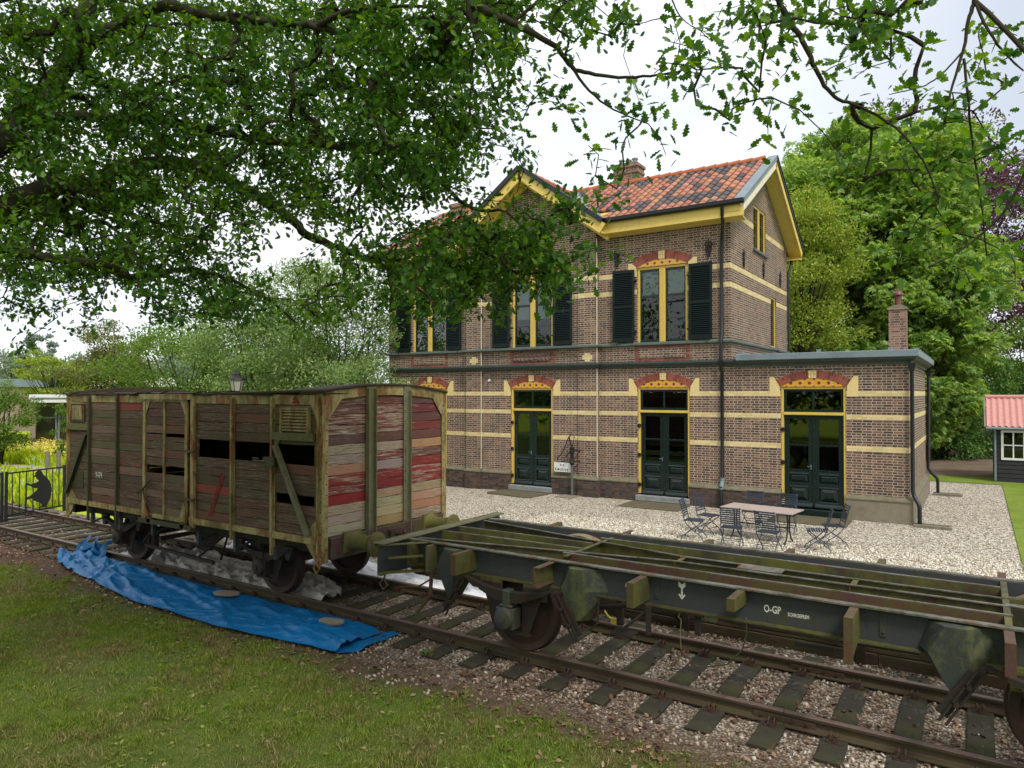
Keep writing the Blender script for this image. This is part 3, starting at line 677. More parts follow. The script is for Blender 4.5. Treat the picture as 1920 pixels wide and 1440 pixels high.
cloth('white_tarpaulin', [(-13.6, 9.15, 10.3), (-12, 9.12, 10.5), (-10.5, 9.1, 10.3), (-9.0, 9.12, 9.8), (-7.0, 9.12, 9.78), (-6.0, 9.12, 9.76), (-5.55, 9.14, 9.6)], 0, 0, M['white_tarp'], 'white tarpaulin with grey stripes lying beyond the far rail under the wagons', amp=.10, hf=2., nx=200, ny=26, seed=12, base=-.33)
for (px, py, rz, sx, lb) in ((424, 1113, .35, .24, 'flat grey brown stone slab weighing down the middle of the blue tarpaulin'), (620, 1166, .25, .2, 'pale flat stone weighing down the right end of the blue tarpaulin')):
    q = sight(px, py, 1) - np.array([0, 0, 3.]); t_ = (-.25 - 3) / q[2]; c = Vector((q[0] * t_, q[1] * t_, -.25))
    m = MB(); poly = [(sx * math.cos(a) * (1 + .12 * math.sin(3 * a)), .13 * math.sin(a) * (1 + .1 * math.cos(2 * a))) for a in [k * math.pi / 5 for k in range(10)]]
    m.prism([(c.x + p * math.cos(rz) - q_ * math.sin(rz), c.y + p * math.sin(rz) + q_ * math.cos(rz)) for p, q_ in poly], 'z', -.27, -.225)
    set_props(m.build('flat_stone', M['concrete'], None, bevel=.01, loc=tuple(c)), lb, 'stone', 'stones on the blue tarpaulin')
x = rng.uniform(-14, 2, 2600); y = rng.uniform(1.6, 6.4, 2600); k = rng.random(2600) < .25 + .75 * (fbm(x * 1.7 + 2, y * 1.7) > .5); x, y = x[k], y[k]
P = np.repeat(np.stack([x, y, gz(x, y) + .012], -1), 5, 0); P = P[in_view(P)]; P[:, :2] += rng.normal(0, .022, (len(P), 2))
ax, ay, az = rnd_axes(rng, rng.normal(size=P.shape) * [1, 1, .3], rng.uniform(.025, .055, len(P)), .3)
set_props(stamp('clover', LF[0], LF[1], P, ax, ay * 1.2, az, M['grass']), 'broad leaved clover and plantain growing through the near lawn', 'clover', kind='stuff')
# ---------------------------------------------------------------- station building
M['brick_red'] = brickmat('red_brick_border', [(0, (.13, .045, .035)), (.5, (.20, .07, .05)), (1, (.27, .10, .07))], (.22, .11, .08), ms=.005)
ST = thing('station_building', 'brown brick station with yellow bands, dark green doors, black shutters and orange tiled roof', 'building', (-9.4, 18.6, 0))
def cells(m, u0, u1, z0, z1, holes, put):
    us = sorted({u0, u1, *[min(max(h[i], u0), u1) for h in holes for i in (0, 1)]}); zs = sorted({z0, z1, *[min(max(h[i], z0), z1) for h in holes for i in (2, 3)]})
    for i in range(len(us) - 1):
        j = 0
        while j < len(zs) - 1:
            a, b = us[i], us[i + 1]; c = (a + b) / 2
            k = j
            while k < len(zs) - 1 and not any(h[0] < c < h[1] and h[2] < (zs[k] + zs[k + 1]) / 2 < h[3] for h in holes): k += 1
            if k > j: put(m, a, b, zs[j], zs[k]); j = k
            else: j += 1
DOORS = [(-15.62, 18.6), (-11.48, 18.5), (-7.27, 18.6), (-3.41, 18.6)]
WINS = [(-15.65, 18.6), (-11.46, 18.5), (-7.30, 18.6)]
dh = [(cx - .75, cx + .75, .2, 3.17) for cx, _ in DOORS]; wh = [(cx - .73, cx + .73, 4.43, 6.55) for cx, _ in WINS]
SEG = [(-17.5, -13.95, 18.6), (-13.95, -13.34, 18.45), (-13.34, -9.83, 18.5), (-9.83, -9.23, 18.45), (-9.23, -5.41, 18.6)]
w = MB()
for a, b, Y in SEG:
    cells(w, a, b, .5, 7.75, dh + wh, lambda m, u0, u1, z0, z1: m.box(u0, u1, Y, 18.9, z0, z1))
cells(w, -5.41, -1.34, .5, 3.86, dh, lambda m, u0, u1, z0, z1: m.box(u0, u1, 18.6, 18.9, z0, z1))
# below the doors
gx = [(-17.5, -13.95), (-13.95, -9.23), (-9.23, -5.41)]
# front gable triangle
w.prism([(-13.95, 7.75), (-9.23, 7.75), (-9.23, 7.80), (-11.6, 9.56), (-13.95, 7.80)], 'y', 18.5, 18.8)
# right side wall with two openings and gable
sh = [(20.9, 22.3, 7.2, 8.5), (22.9, 23.6, 4.45, 6.05)]
cells(w, 18.9, 25.1, 3.4, 7.75, sh, lambda m, u0, u1, z0, z1: m.box(-5.71, -5.41, u0, u1, z0, z1))
cells(w, 20.2, 23.5, 7.75, 9.0, sh, lambda m, u0, u1, z0, z1: m.box(-5.71, -5.41, u0, u1, z0, z1))
w.prism([(18.6, 7.75), (20.2, 7.75), (20.2, 9.0), (20.2, 8.72), (18.6, 7.79)][:3] + [(20.2, 8.9), (18.6, 7.8)], 'x', -5.71, -5.41)
w.prism([(23.5, 7.75), (25.1, 7.75), (25.1, 7.8), (23.5, 8.9)], 'x', -5.71, -5.41)
w.prism([(20.2, 9.0), (23.5, 9.0), (21.87, 9.82)], 'x', -5.71, -5.41)
# left side wall, back walls, annex side and back
w.box(-17.5, -17.2, 18.9, 25.1, .5, 7.75); w.prism([(18.6, 7.75), (25.1, 7.75), (21.87, 9.82)], 'x', -17.5, -17.2)
w.box(-17.2, -5.71, 24.8, 25.1, .5, 7.75)
w.box(-1.64, -1.34, 18.9, 24.6, .5, 3.86); w.box(-5.41, -1.64, 24.3, 24.6, .5, 3.86)
w.build('wall', M['brick'], ST)
# floors and dark room inside
f = MB(); f.box(-17.2, -1.7, 18.95, 24.75, .1, .18); f.box(-17.2, -5.8, 18.95, 24.75, 3.65, 3.8); f.box(-17.2, -5.8, 18.95, 24.7, 7.5, 7.6); f.box(-17.1, -1.75, 22.6, 22.7, .2, 3.5); f.box(-17.1, -5.8, 21.6, 21.7, 3.8, 7.5)
f.build('interior', M['dark_room'], ST)
# plinth with sloping cap
p = MB(); c = MB(); pc = MB()
for a, b, Y in [(-17.58, -13.95, 18.6), (-13.95, -13.34, 18.45), (-13.34, -9.83, 18.5), (-9.83, -9.15, 18.45), (-9.15, -1.26, 18.6)]:
    def pp(m, u0, u1, z0, z1, Y=Y):
        (pc if u0 > -3 else p).box(u0, u1, Y - .09, 18.9, -.35, .49)
        c.prism([(Y - .105, .49), (Y - .105, .52), (Y + .0, .60), (Y + .05, .60), (Y + .05, .49)], 'x', u0, u1)
    cells(p, a, b, 0, .5, [(cx - .75, cx + .75, -1, 1) for cx, _ in DOORS], pp)
for cx, Y in DOORS: p.box(cx - .75, cx + .75, Y + .02, 18.9, -.35, .12)
pc.box(-1.6, -1.25, 18.9, 24.69, -.35, .49); pc.build('plinth_render', M['concrete'], ST); c.prism([(-1.235, .49), (-1.235, .52), (-1.34, .60), (-1.39, .60), (-1.39, .49)], 'y', 18.95, 24.7)
c.prism([(-17.605, .49), (-17.605, .52), (-17.5, .60), (-17.45, .60), (-17.45, .49)], 'y', 18.95, 25.1); p.box(-17.59, -17.2, 18.9, 25.15, -.35, .49)
p.build('plinth', M['brick_low'], ST); c.build('plinth_capping', M['capping'], ST)
# yellow bands
for z0, z1, hs in ((2.94, 3.06, dh), (2.385, 2.505, dh), (1.625, 1.76, dh), (6.30, 6.44, wh), (5.80, 5.94, wh)):
    b = MB()
    for a, e, Y in SEG + ([(-5.41, -1.34, 18.6)] if z0 < 4 else []):
        cells(b, a, e, z0, z1, hs, lambda m, u0, u1, q0, q1: m.box(u0 - (.003 if u0 in (-13.95, -9.83) else 0), u1 + (.003 if u1 in (-13.34, -9.23, -1.34, -5.41) and not (u1 == -5.41 and z0 < 4) else 0), Y - .004, Y + .05, q0, q1))
    if z0 < 4: b.box(-1.40, -1.336, 18.65, 24.6, z0, z1)
    else: cells(b, 18.65, 25.1, z0, z1, sh, lambda m, u0, u1, q0, q1: m.box(-5.46, -5.406, u0, u1, q0, q1))
    b.build('yellow_brick_band', M['brick_yellow'], ST)
b = MB()
cells(b, 19.0, 24.7, 7.76, 7.9, sh, lambda m, u0, u1, q0, q1: m.box(-5.46, -5.406, u0, u1, q0, q1))
b.build('yellow_brick_band', M['brick_yellow'], ST)
for cx in (-9.53, -13.64):
    b = MB(); b.box(cx - .16, cx + .16, 18.44, 18.5, 3.99, 4.12); b.box(cx - .085, cx + .085, 18.442, 18.5, 3.93, 3.989); b.box(cx - .085, cx + .085, 18.442, 18.5, 4.121, 4.18); b.build('brick_cross', M['brick_yellow'], ST)
# arches
def arch(cx, Y, hw, zs, rise, th, z_imp, ztop):
    Rr = (hw * hw + rise * rise) / (2 * rise); zc = zs + rise - Rr; am = math.asin(hw / Rr)
    n = max(25, int(2 * am * (Rr + th / 2) / .062) | 1)
    m = MB(); k_ = MB(); mo = MB()
    def seg(q, a0, a1, r0, r1, y0, y1):
        P = [(cx + r * math.sin(a), zc + r * math.cos(a)) for r, a in ((r0, a0), (r0, a1), (r1, a1), (r1, a0))]; q.prism(P, 'y', y0, y1)
    for i in range(n):
        a0 = -am + 2 * am * i / n; a1 = -am + 2 * am * (i + 1) / n; g = .0045 / Rr
        tgt = k_ if abs(i - n // 2) <= 1 else m; pr = .016 if tgt is m else .022
        if i % 2: seg(tgt, a0 + g, a1 - g, Rr, Rr + th, Y - pr, Y + .1)
        else:
            seg(tgt, a0 + g, a1 - g, Rr, Rr + th * .5 - .004, Y - pr, Y + .1); seg(tgt, a0 + g, a1 - g, Rr + th * .5 + .004, Rr + th, Y - pr, Y + .1)
    for i in range(n): seg(mo, -am + 2 * am * i / n, -am + 2 * am * (i + 1) / n, Rr - .001, Rr + th + .006, Y - .009, Y + .09)
    ar = m.build('arch', M['arch_brick'], ST); mo.build('arch_joint', M['arch_mortar'], ar); k_.build('keystone', M['pale_yellow'], ar)
    # tiled infill under the arch
    o = MB(); poly = [(cx - hw, zs)] + [(cx + (Rr - .002) * math.sin(a), zc + (Rr - .002) * math.cos(a)) for a in np.linspace(-am, am, 17)] + [(cx + hw, zs)]
    o.prism([(a, max(c_, zs)) for a, c_ in poly[1:-1]], 'y', Y - .006, Y + .06); o.build('tile_infill', M['ornament'], ar)
    for s in (-1, 1):
        q = MB(); sk = (Rr + th) * math.sin(am); zk = zc + (Rr + th) * math.cos(am)
        q.prism([(cx + s * hw, z_imp), (cx + s * (hw + .25), z_imp), (cx + s * (hw + .25), ztop), (cx + s * (sk + .05), ztop), (cx + s * (hw + .006), zs + .02)], 'y', Y - .012, Y + .08)
        q.build('impost', M['pale_yellow'], ST)
for cx, Y in DOORS: arch(cx, Y, .77, 3.17, .21, .19, 2.93, 3.42)
for cx, Y in WINS: arch(cx, Y, .75, 6.55, .19, .22, 6.30, 6.68)
# doors
def panel(m, x0, x1, z0, z1, y, d=.03, ins=.055):
    v = [(x0, y, z0), (x1, y, z0), (x1, y, z1), (x0, y, z1)]; i = ins
    u = [(x0 + i, y - d, z0 + i), (x1 - i, y - d, z0 + i), (x1 - i, y - d, z1 - i), (x0 + i, y - d, z1 - i)]
    m.add(v + u, [(4, 5, 6, 7), (0, 1, 5, 4), (1, 2, 6, 5), (2, 3, 7, 6), (3, 0, 4, 7)])
def door(cx, Y, lab=None):
    f = MB(); y0, y1 = Y + .02, Y + .14
    f.box(cx - .75, cx - .69, y0, y1, .2, 3.17); f.box(cx + .69, cx + .75, y0, y1, .2, 3.17); f.box(cx - .69, cx + .69, y0, y1, 3.11, 3.17); f.box(cx - .69, cx + .69, y0 - .012, y1, 2.47, 2.54)
    fr = f.build('door_frame', M['yellow'], ST, bevel=.006)
    t = MB()
    for a, e, q0, q1 in ((-.69, -.63, 2.54, 3.11), (.63, .69, 2.54, 3.11), (-.63, .63, 3.05, 3.11), (-.63, .63, 2.54, 2.61), (-.025, .025, 2.61, 3.05)): t.box(cx + a, cx + e, Y + .06, Y + .12, q0, q1)
    tw = t.build('transom_window', M['green'], fr, bevel=.004)
    MB().box(cx - .63, cx + .63, Y + .085, Y + .093, 2.61, 3.05).build('glass', M['glass'], fr)
    for s in (-1, 1):
        a, e = (cx - .688, cx - .004) if s < 0 else (cx + .004, cx + .688)
        d = MB(); g0, g1 = a + .12, e - .12; yy = Y + .09
        d.box(a, a + .12, yy, yy + .05, .215, 2.465); d.box(e - .12, e, yy, yy + .05, .215, 2.465)
        for q0, q1 in ((2.37, 2.465), (1.70, 1.735), (1.02, 1.10), (.70, .78), (.215, .33)): d.box(a + .12, e - .12, yy, yy + .05, q0, q1)
        d.box(a + .12, e - .12, yy + .03, yy + .048, .33, 1.02)
        panel(d, g0 + .012, g1 - .012, .80, 1.0, yy + .03, .035, .05); panel(d, g0 + .012, g1 - .012, .345, .685, yy + .03, .042, .10)
        for q in (1.10, 1.735): d.prism([(yy - .012, q), (yy + .03, q), (yy + .03, q + .022)], 'x', g0, g1)
        for q in (.705, .34, 1.03): d.prism([(yy - .014, q - .03), (yy, q - .03), (yy, q + .012)], 'x', g0 - .01, g1 + .01)
        d.prism([(yy - .05, .215), (yy, .215), (yy, .30), (yy - .02, .28)], 'x', a + .02, e - .02)
        d.prism([(yy - .09, .20), (yy, .20), (yy, .213), (yy - .09, .208)], 'x', a + .02, e - .02)
        if s > 0: d.box(cx - .022, cx + .022, yy - .018, yy - .002, .23, 2.45)
        lf = d.build('door_leaf', M['green'], fr, bevel=.004)
        gl = MB(); gl.box(g0, g1, yy + .02, yy + .027, 1.10, 1.70); gl.box(g0, g1, yy + .02, yy + .027, 1.735, 2.37); gl.build('glass', M['glass'], fr)
    h = MB(); h.tube([(cx - .06, Y + .09, 1.20), (cx - .06, Y + .055, 1.20), (cx - .14, Y + .055, 1.20)], .007, 6); h.box(cx - .07, cx - .05, Y + .083, Y + .09, 1.13, 1.24); h.build('door_handle', M['zinc'], fr)
    hg = MB()
    for z in (2.1, 1.28, .45): hg.box(cx - .765, cx - .66, Y + .0, Y + .018, z - .045, z + .045); hg.lathe((cx - .70, Y + .0, z - .06), [(.016, 0), (.016, .12)], 8)
    hg.build('hinge', M['iron'], fr)
    th = MB(); th.box(cx - .78, cx + .78, Y - .14, Y + .10, .02, .17); th.build('doorstep', M['stone'] if cx < -5 else M['green'], ST, bevel=.012)
for cx, Y in DOORS: door(cx, Y)
# windows upstairs with blinds and shutters
def upwin(cx, Y, blinds):
    f = MB(); y0, y1 = Y + .03, Y + .14
    for a, e in ((-.73, -.665), (.665, .73)): f.box(cx + a, cx + e, y0, y1, 4.44, 6.55)
    f.box(cx - .665, cx + .665, y0, y1, 6.48, 6.55); f.box(cx - .085, cx + .085, y0, y1, 4.44, 6.48)
    for d in (-.035, .035): f.box(cx + d - .012, cx + d + .012, y0 - .012, y0, 4.44, 6.48)
    fr = f.build('window_frame', M['yellow'], ST, bevel=.005)
    for k, s in enumerate((-1, 1)):
        a, e = (cx - .665, cx - .085) if s < 0 else (cx + .085, cx + .665)
        q = MB(); yy = Y + .07
        q.box(a, a + .045, yy, yy + .04, 4.45, 6.48); q.box(e - .045, e, yy, yy + .04, 4.45, 6.48)
        for z0, z1 in ((6.42, 6.48), (5.70, 5.76), (4.45, 4.52)): q.box(a + .045, e - .045, yy, yy + .04, z0, z1)
        q.box(a + .045, e - .045, yy + .01, yy + .025, 5.07, 5.09)
        q.build('sash', M['green'], fr); MB().box(a + .045, e - .045, yy + .018, yy + .024, 4.52, 6.42).build('glass', M['glass'], fr)
        for (z0, z1) in blinds[k]: MB().box(a + .05, e - .05, yy + .05, yy + .055, z0, z1).build('blind', M['blind'], fr)
upwin(*WINS[0], ([(5.76, 6.42)], [(5.76, 6.42)])); upwin(*WINS[1], ([(5.3, 6.42)], [(5.3, 6.42)])); upwin(*WINS[2], ([(5.76, 6.42)], [(5.72, 6.42)]))
def shutter(xh, s, Y, ang):
    """hinged at xh, opening towards s, ang = how far it stands off the wall"""
    def P(u, d, z): return (xh + s * u * math.cos(ang) - s * d * math.sin(ang) * 0, Y - .05 - u * math.sin(ang) - d, z)
    def bx(m, u0, u1, d0, d1, z0, z1, tilt=0):
        v = [P(u, d, z) for z in (z0, z1) for u, d in ((u0, d0), (u1, d0), (u1, d1), (u0, d1))]
        if tilt: v = [(x, y, z + (tilt if i % 4 in (0, 1) else -tilt)) for i, (x, y, z) in enumerate(v)]
        m.add(v, [(0, 3, 2, 1), (4, 5, 6, 7), (0, 1, 5, 4), (1, 2, 6, 5), (2, 3, 7, 6), (3, 0, 4, 7)])
    m = MB(); W = .64; z0, z1 = 4.46, 6.50
    bx(m, 0, .06, 0, .04, z0, z1); bx(m, W - .06, W, 0, .04, z0, z1)
    for a, b_ in ((z0, z0 + .1), (5.42, 5.50), (z1 - .09, z1)): bx(m, .06, W - .06, 0, .04, a, b_)
    z = z0 + .13
    while z < z1 - .1:
        if not 5.38 < z < 5.53: bx(m, .06, W - .06, .002, .038, z - .006, z + .006, .02)
        z += .052
    bx(m, .06, W - .06, -.004, 0.0, z0 + .1, z1 - .09)
    sh_ = m.build('shutter', M['shutter'], ST)
    h = MB()
    for z in (4.75, 6.2): h.box(xh - s * .05, xh + s * .07, Y - .105, Y - .0, z - .02, z + .02)
    h.tube([P(.5, .05, 4.45), P(.5, .06, 4.36)], .012, 6); h.build('hinge', M['iron'], sh_)
for cx, Y in WINS:
    shutter(cx - .79, -1, Y, .02 if cx < -8 else .09); shutter(cx + .79, 1, Y, .02)
# side windows
def sidewin(y0, y1, z0, z1, mull):
    f = MB(); X = -5.41
    for a, e in ((y0, y0 + .06), (y1 - .06, y1)): f.box(X - .13, X - .03, a, e, z0, z1)
    f.box(X - .13, X - .03, y0 + .06, y1 - .06, z1 - .06, z1); f.box(X - .13, X - .03, y0 + .06, y1 - .06, z0, z0 + .05)
    if mull: f.box(X - .12, X - .02, (y0 + y1) / 2 - .06, (y0 + y1) / 2 + .06, z0 + .05, z1 - .06)
    fr = f.build('window_frame', M['yellow'], ST)
    q = MB(); yy = [y0 + .06, (y0 + y1) / 2 - .06, (y0 + y1) / 2 + .06, y1 - .06] if mull else [y0 + .06, y1 - .06]
    for i in range(0, len(yy), 2):
        a, e = yy[i], yy[i + 1]; q.box(X - .09, X - .06, a, a + .035, z0 + .05, z1 - .06); q.box(X - .09, X - .06, e - .035, e, z0 + .05, z1 - .06)
        for zz in np.linspace(z0 + .07, z1 - .08, 4): q.box(X - .088, X - .062, a + .035, e - .035, zz - .018, zz + .018)
    q.build('sash', M['green'], fr); MB().box(X - .078, X - .072, y0 + .06, y1 - .06, z0 + .05, z1 - .06).build('glass', M['glass'], fr)
    MB().box(X - .1, X + .07, y0 - .08, y1 + .08, z0 - .07, z0 - .002).build('window_sill', M['greygreen'], ST)
sidewin(20.9, 22.3, 7.2, 8.5, True); sidewin(22.9, 23.6, 4.45, 6.05, False)
# string courses
def run(m, prof, pts):
    """sweep profile [(outward, z)] along a polyline of (x, y) wall corners; outward = to the right-hand side of travel"""
    V = []
    for i, (x, y) in enumerate(pts):
        def nrm(a, b): d = Vector((b[0] - a[0], b[1] - a[1])).normalized(); return Vector((d.y, -d.x))
        ns = []
        if i > 0: ns.append(nrm(pts[i - 1], pts[i]))
        if i < len(pts) - 1: ns.append(nrm(pts[i], pts[i + 1]))
        n_ = ns[0] if len(ns) == 1 else (ns[0] + ns[1]) / max(.3, (1 + ns[0].dot(ns[1])))
        V += [(x + n_.x * o, y + n_.y * o, z) for o, z in prof]
    k = len(prof); F = []
    for i in range(len(pts) - 1):
        for j in range(k): a = i * k + j; b_ = i * k + (j + 1) % k; F.append((a, b_, b_ + k, a + k))
    F += [tuple(range(k)), tuple(range((len(pts) - 1) * k, len(pts) * k))[::-1]]; m.add(V, F)
front = [(-17.5, 18.6), (-13.95, 18.6), (-13.95, 18.45), (-9.23, 18.45), (-9.23, 18.6)]
c = MB(); run(c, [(-.05, 3.73), (.04, 3.73), (.06, 3.77), (.12, 3.80), (.15, 3.84), (.15, 3.89), (-.05, 3.90)], front + [(-5.3, 18.6)]); c.build('cornice', M['cornice'], ST)
c = MB(); run(c, [(-.05, 4.335), (.05, 4.335), (.09, 4.36), (.09, 4.41), (-.05, 4.44)], [(-17.5, 25)] + front + [(-5.41, 18.6), (-5.41, 22.85)]); run(c, [(-.05, 4.335), (.05, 4.335), (.09, 4.36), (.09, 4.41), (-.05, 4.44)], [(-5.41, 23.65), (-5.41, 25.1)]); c.build('sill_course', M['greygreen'], ST)
c = MB(); run(c, [(-.05, 3.69), (.03, 3.69), (.05, 3.74), (.14, 3.79), (.18, 3.84), (-.05, 3.845)], [(-5.3, 18.6), (-1.34, 18.6), (-1.34, 24.6)]); c.build('cornice', M['cornice'], ST)
c = MB(); run(c, [(-.3, 3.846), (.20, 3.846), (.215, 3.86), (.215, 4.0), (.19, 4.01), (-.3, 3.98)], [(-5.22, 18.6), (-1.34, 18.6), (-1.34, 24.6), (-5.3, 24.6)]); c.box(-5.42, -1.6, 18.85, 24.4, 3.87, 3.95); zr = c.build('zinc_roof_edge', M['zinc'], ST)
c = MB()
for k in range(7): c.box(-1.26, -1.16, 19.0 + .85 * k, 19.1 + .85 * k, 4.0, 4.07)
for xx in (-5.15, -3.3, -1.75): c.box(xx, xx + .09, 18.5, 18.6, 4.0, 4.08)
c.build('roof_bracket', M['zinc'], zr)
# panels between storeys
for cx, Y in ((-15.65, 18.6), (-7.31, 18.6), (-11.46, 18.5)):
    m = MB(); m.box(cx - .8, cx + .8, Y - .005, Y + .05, 3.90, 3.97); m.box(cx - .8, cx + .8, Y - .005, Y + .05, 4.27, 4.333); m.box(cx - .8, cx - .7, Y - .005, Y + .05, 3.97, 4.27); m.box(cx + .7, cx + .8, Y - .005, Y + .05, 3.97, 4.27)
    fr = m.build('panel_border', M['brick_red'], ST)
    if cx != -11.46: MB().box(cx - .66, cx + .66, Y - .022, Y + .03, 4.0, 4.25).build('panel', M['brick'], fr)
    else:
        nx, nz_ = 150, 34; X, Z = np.meshgrid(np.linspace(cx - .68, cx + .68, nx), np.linspace(3.99, 4.26, nz_))
        h = np.abs(np.sin(X * 21 + 3 * fbm(X * 5, Z * 9))) * np.abs(np.cos(Z * 26 + 3 * fbm(X * 6, Z * 5 + 4))) * .035 + .012
        V = np.stack([X, Y - h - .005, Z], -1).reshape(-1, 3); i, j = np.meshgrid(np.arange(nx - 1), np.arange(nz_ - 1)); a = (j * nx + i).ravel()
        raw_mesh('carved_panel', V, np.stack([a, a + 1, a + nx + 1, a + nx], -1).ravel(), np.arange(len(a)) * 4, np.full(len(a), 4), paint('carved_brown', (.16, .10, .08), .8, .4, 9), fr, smooth=True)
# wall anchors
def anchor(p, side):
    m = MB(); x, y, z = p
    def Q(u, v, o=.03): return (x + u, y - o, z + v) if side == 'y' else (x + o, y + u, z + v)
    m.tube([Q(0, -.27), Q(0, -.2), Q(0, .2), Q(0, .29)], [.006, .02, .022, .006], 6)
    for s in (-1, 1):
        for zz, r in ((.12, .095), (-.03, .08), (-.14, .045)):
            m.tube([Q(0, zz - .06), Q(s * r * .8, zz - .03), Q(s * r, zz + .04), Q(s * r * .55, zz + .075), Q(s * r * .35, zz + .03)], [.016, .017, .016, .013, .008], 6)
    m.box(x - .02 if side == 'y' else x, x + .02 if side == 'y' else x + .05, y - .05 if side == 'y' else y - .02, y if side == 'y' else y + .02, z - .02, z + .02)
    m.build('wall_anchor', M['iron'], ST)
for x, y in ((-8.65, 18.6), (-5.98, 18.6), (-10.23, 18.5), (-12.73, 18.5), (-17.0, 18.6), (-14.3, 18.6)): anchor((x, y, 6.86), 'y')
for y in (19.8, 21.95, 24.1): anchor((-5.41, y, 6.72), 'x')
m = MB(); m.tube([(-9.215, 18.44, .6), (-9.215, 18.44, 7.5)], .012, 6); m.tube([(-13.33, 18.42, .6), (-13.33, 18.42, 7.5)], .012, 6); m.build('lightning_wire', M['cream'], ST)
m = MB(); m.lathe((-13.05, 18.44, 3.42), [(.035, 0), (.04, .03), (.04, .06)], 12, 'y'); m.build('wall_camera', M['white_post'], ST)
# ---- roof
def slope(name, p0, eu, ev, nu, nv, seed, keep=None, tw=.235, tl=.33, parent=None, mat=None):
    """pantiles: p0 eave corner, eu unit along eave, ev unit up the slope"""
    eu, ev = Vector(eu).normalized(), Vector(ev).normalized(); n_ = eu.cross(ev).normalized()
    if n_.z < 0: n_ = -n_
    rg = np.random.default_rng(seed); du = [0, .12, .25, .38, .5, .62, .75, .88, 1.0]; V = []; C = []; Lp = []; rowd = rg.normal(0, .32, nv + 1); cold = rg.normal(0, .42, nu + 1)
    for a in range(nu):
        for r in range(nv):
            if keep and not keep(a * tw, r * tl): continue
            dark = rg.normal(0, .30) + rowd[r] * 1.2 + cold[a] * 1.3 + .2 * math.sin(a * .9) > .26
            base = np.array([.075, .062, .062]) * rg.uniform(.7, 1.4) if dark else np.array([.36, .145, .085]) * rg.uniform(.8, 1.12) + np.array([0, rg.uniform(-.02, .03), rg.uniform(-.01, .025)])
            b0 = len(V)
            for vv, lift in ((-.06, .030), (1.0, .0)):
                for u in du:
                    h = .026 * math.sin(u * 2 * math.pi + .6) + (.012 if u > .93 else 0)
                    V.append(Vector(p0) + eu * ((a + u) * tw) + ev * ((r + vv) * tl) + n_ * (h + lift + .03)); C.append((*base, 1))
            for u in du: V.append(Vector(p0) + eu * ((a + u) * tw) + ev * ((r - .06) * tl) + n_ * (.026 * math.sin(u * 2 * math.pi + .6) + .012)); C.append((*base, 1))
            k = len(du)
            for i in range(k - 1):
                Lp += [(b0 + i, b0 + i + 1, b0 + k + i + 1, b0 + k + i), (b0 + 2 * k + i, b0 + 2 * k + i + 1, b0 + i + 1, b0 + i)]
    Lp = np.array(Lp)
    o = raw_mesh(name, np.array([tuple(v) for v in V]), Lp.ravel(), np.arange(len(Lp)) * 4, np.full(len(Lp), 4), mat or M['tile'], parent or ST, colattr=np.array(C))
    return o
SL = math.atan2(2.08, 3.6); cs, sn = math.cos(SL), math.sin(SL); LEN = 3.6 / cs; RY = 21.87
nv = int(LEN / .33); tl = LEN / nv
rf = slope('roof', (-17.95, 18.25, 7.93), (1, 0, 0), (0, cs, sn), int(12.85 / .2357), nv, 4, keep=lambda u, v: not (3.75 < u < 8.95 and v < .7), tw=.2357, tl=tl)
slope('rear_roof_tiles', (-5.1, 25.49, 7.93), (-1, 0, 0), (0, -cs, sn), int(12.85 / .2357), nv, 5, tw=.2357, tl=tl, parent=rf)
S2 = math.atan2(1.9, 2.65); L2 = 2.65 / math.cos(S2); n2 = 10
slope('cross_gable_tiles', (-8.95, 18.12, 7.86), (0, 1, 0), (-math.cos(S2), 0, math.sin(S2)), 14, n2, 6, tl=L2 / n2, parent=rf)
slope('cross_gable_tiles', (-14.25, 21.4, 7.86), (0, -1, 0), (math.cos(S2), 0, math.sin(S2)), 14, n2, 7, tl=L2 / n2, parent=rf)
m = MB()
def under(a, b, c_, d): m.add([a, b, c_, d, tuple(np.array(a) - [0, 0, .06]), tuple(np.array(b) - [0, 0, .06]), tuple(np.array(c_) - [0, 0, .06]), tuple(np.array(d) - [0, 0, .06])], [(0, 1, 2, 3), (7, 6, 5, 4), (0, 4, 5, 1), (1, 5, 6, 2), (2, 6, 7, 3), (3, 7, 4, 0)])
for x0, x1, y0 in ((-17.95, -14.2, 18.3), (-14.2, -9.0, 18.95), (-9.0, -5.06, 18.3)):
    z = 7.90 + (y0 - 18.27) * sn / cs; under((x0, y0, z), (x1, y0, z), (x1, RY, 9.98), (x0, RY, 9.98))
under((-17.95, 25.45, 7.92), (-5.06, 25.45, 7.92), (-5.06, RY, 9.98), (-17.95, RY, 9.98))
under((-8.97, 18.1, 7.84), (-8.97, 21.3, 7.84), (-11.6, 21.3, 9.73), (-11.6, 18.1, 9.73)); under((-14.23, 18.1, 7.84), (-14.23, 21.3, 7.84), (-11.6, 21.3, 9.73), (-11.6, 18.1, 9.73))
m.build('roof_boarding', M['eave_yellow'], rf)
m = MB(); x = -17.9
while x < -5.45: m.tube([(x, RY, 10.035), (x + .37, RY, 10.055), (x + .40, RY, 10.06)], [.10, .108, .112], 10); x += .37
y = 18.15
while y < 21.2: m.tube([(-11.6, y, 9.80), (-11.6, y + .37, 9.81), (-11.6, y + .4, 9.815)], [.10, .106, .11], 10); y += .37
m.build('ridge_tile', M['ridge'], rf)
m = MB()
for xa, sx in ((-9.0, 1), (-14.2, -1)): m.bar((xa, 18.35, 7.99), (-11.6, 21.55, 9.95), .22, .012)
m.build('valley_flashing', M['zinc'], rf)
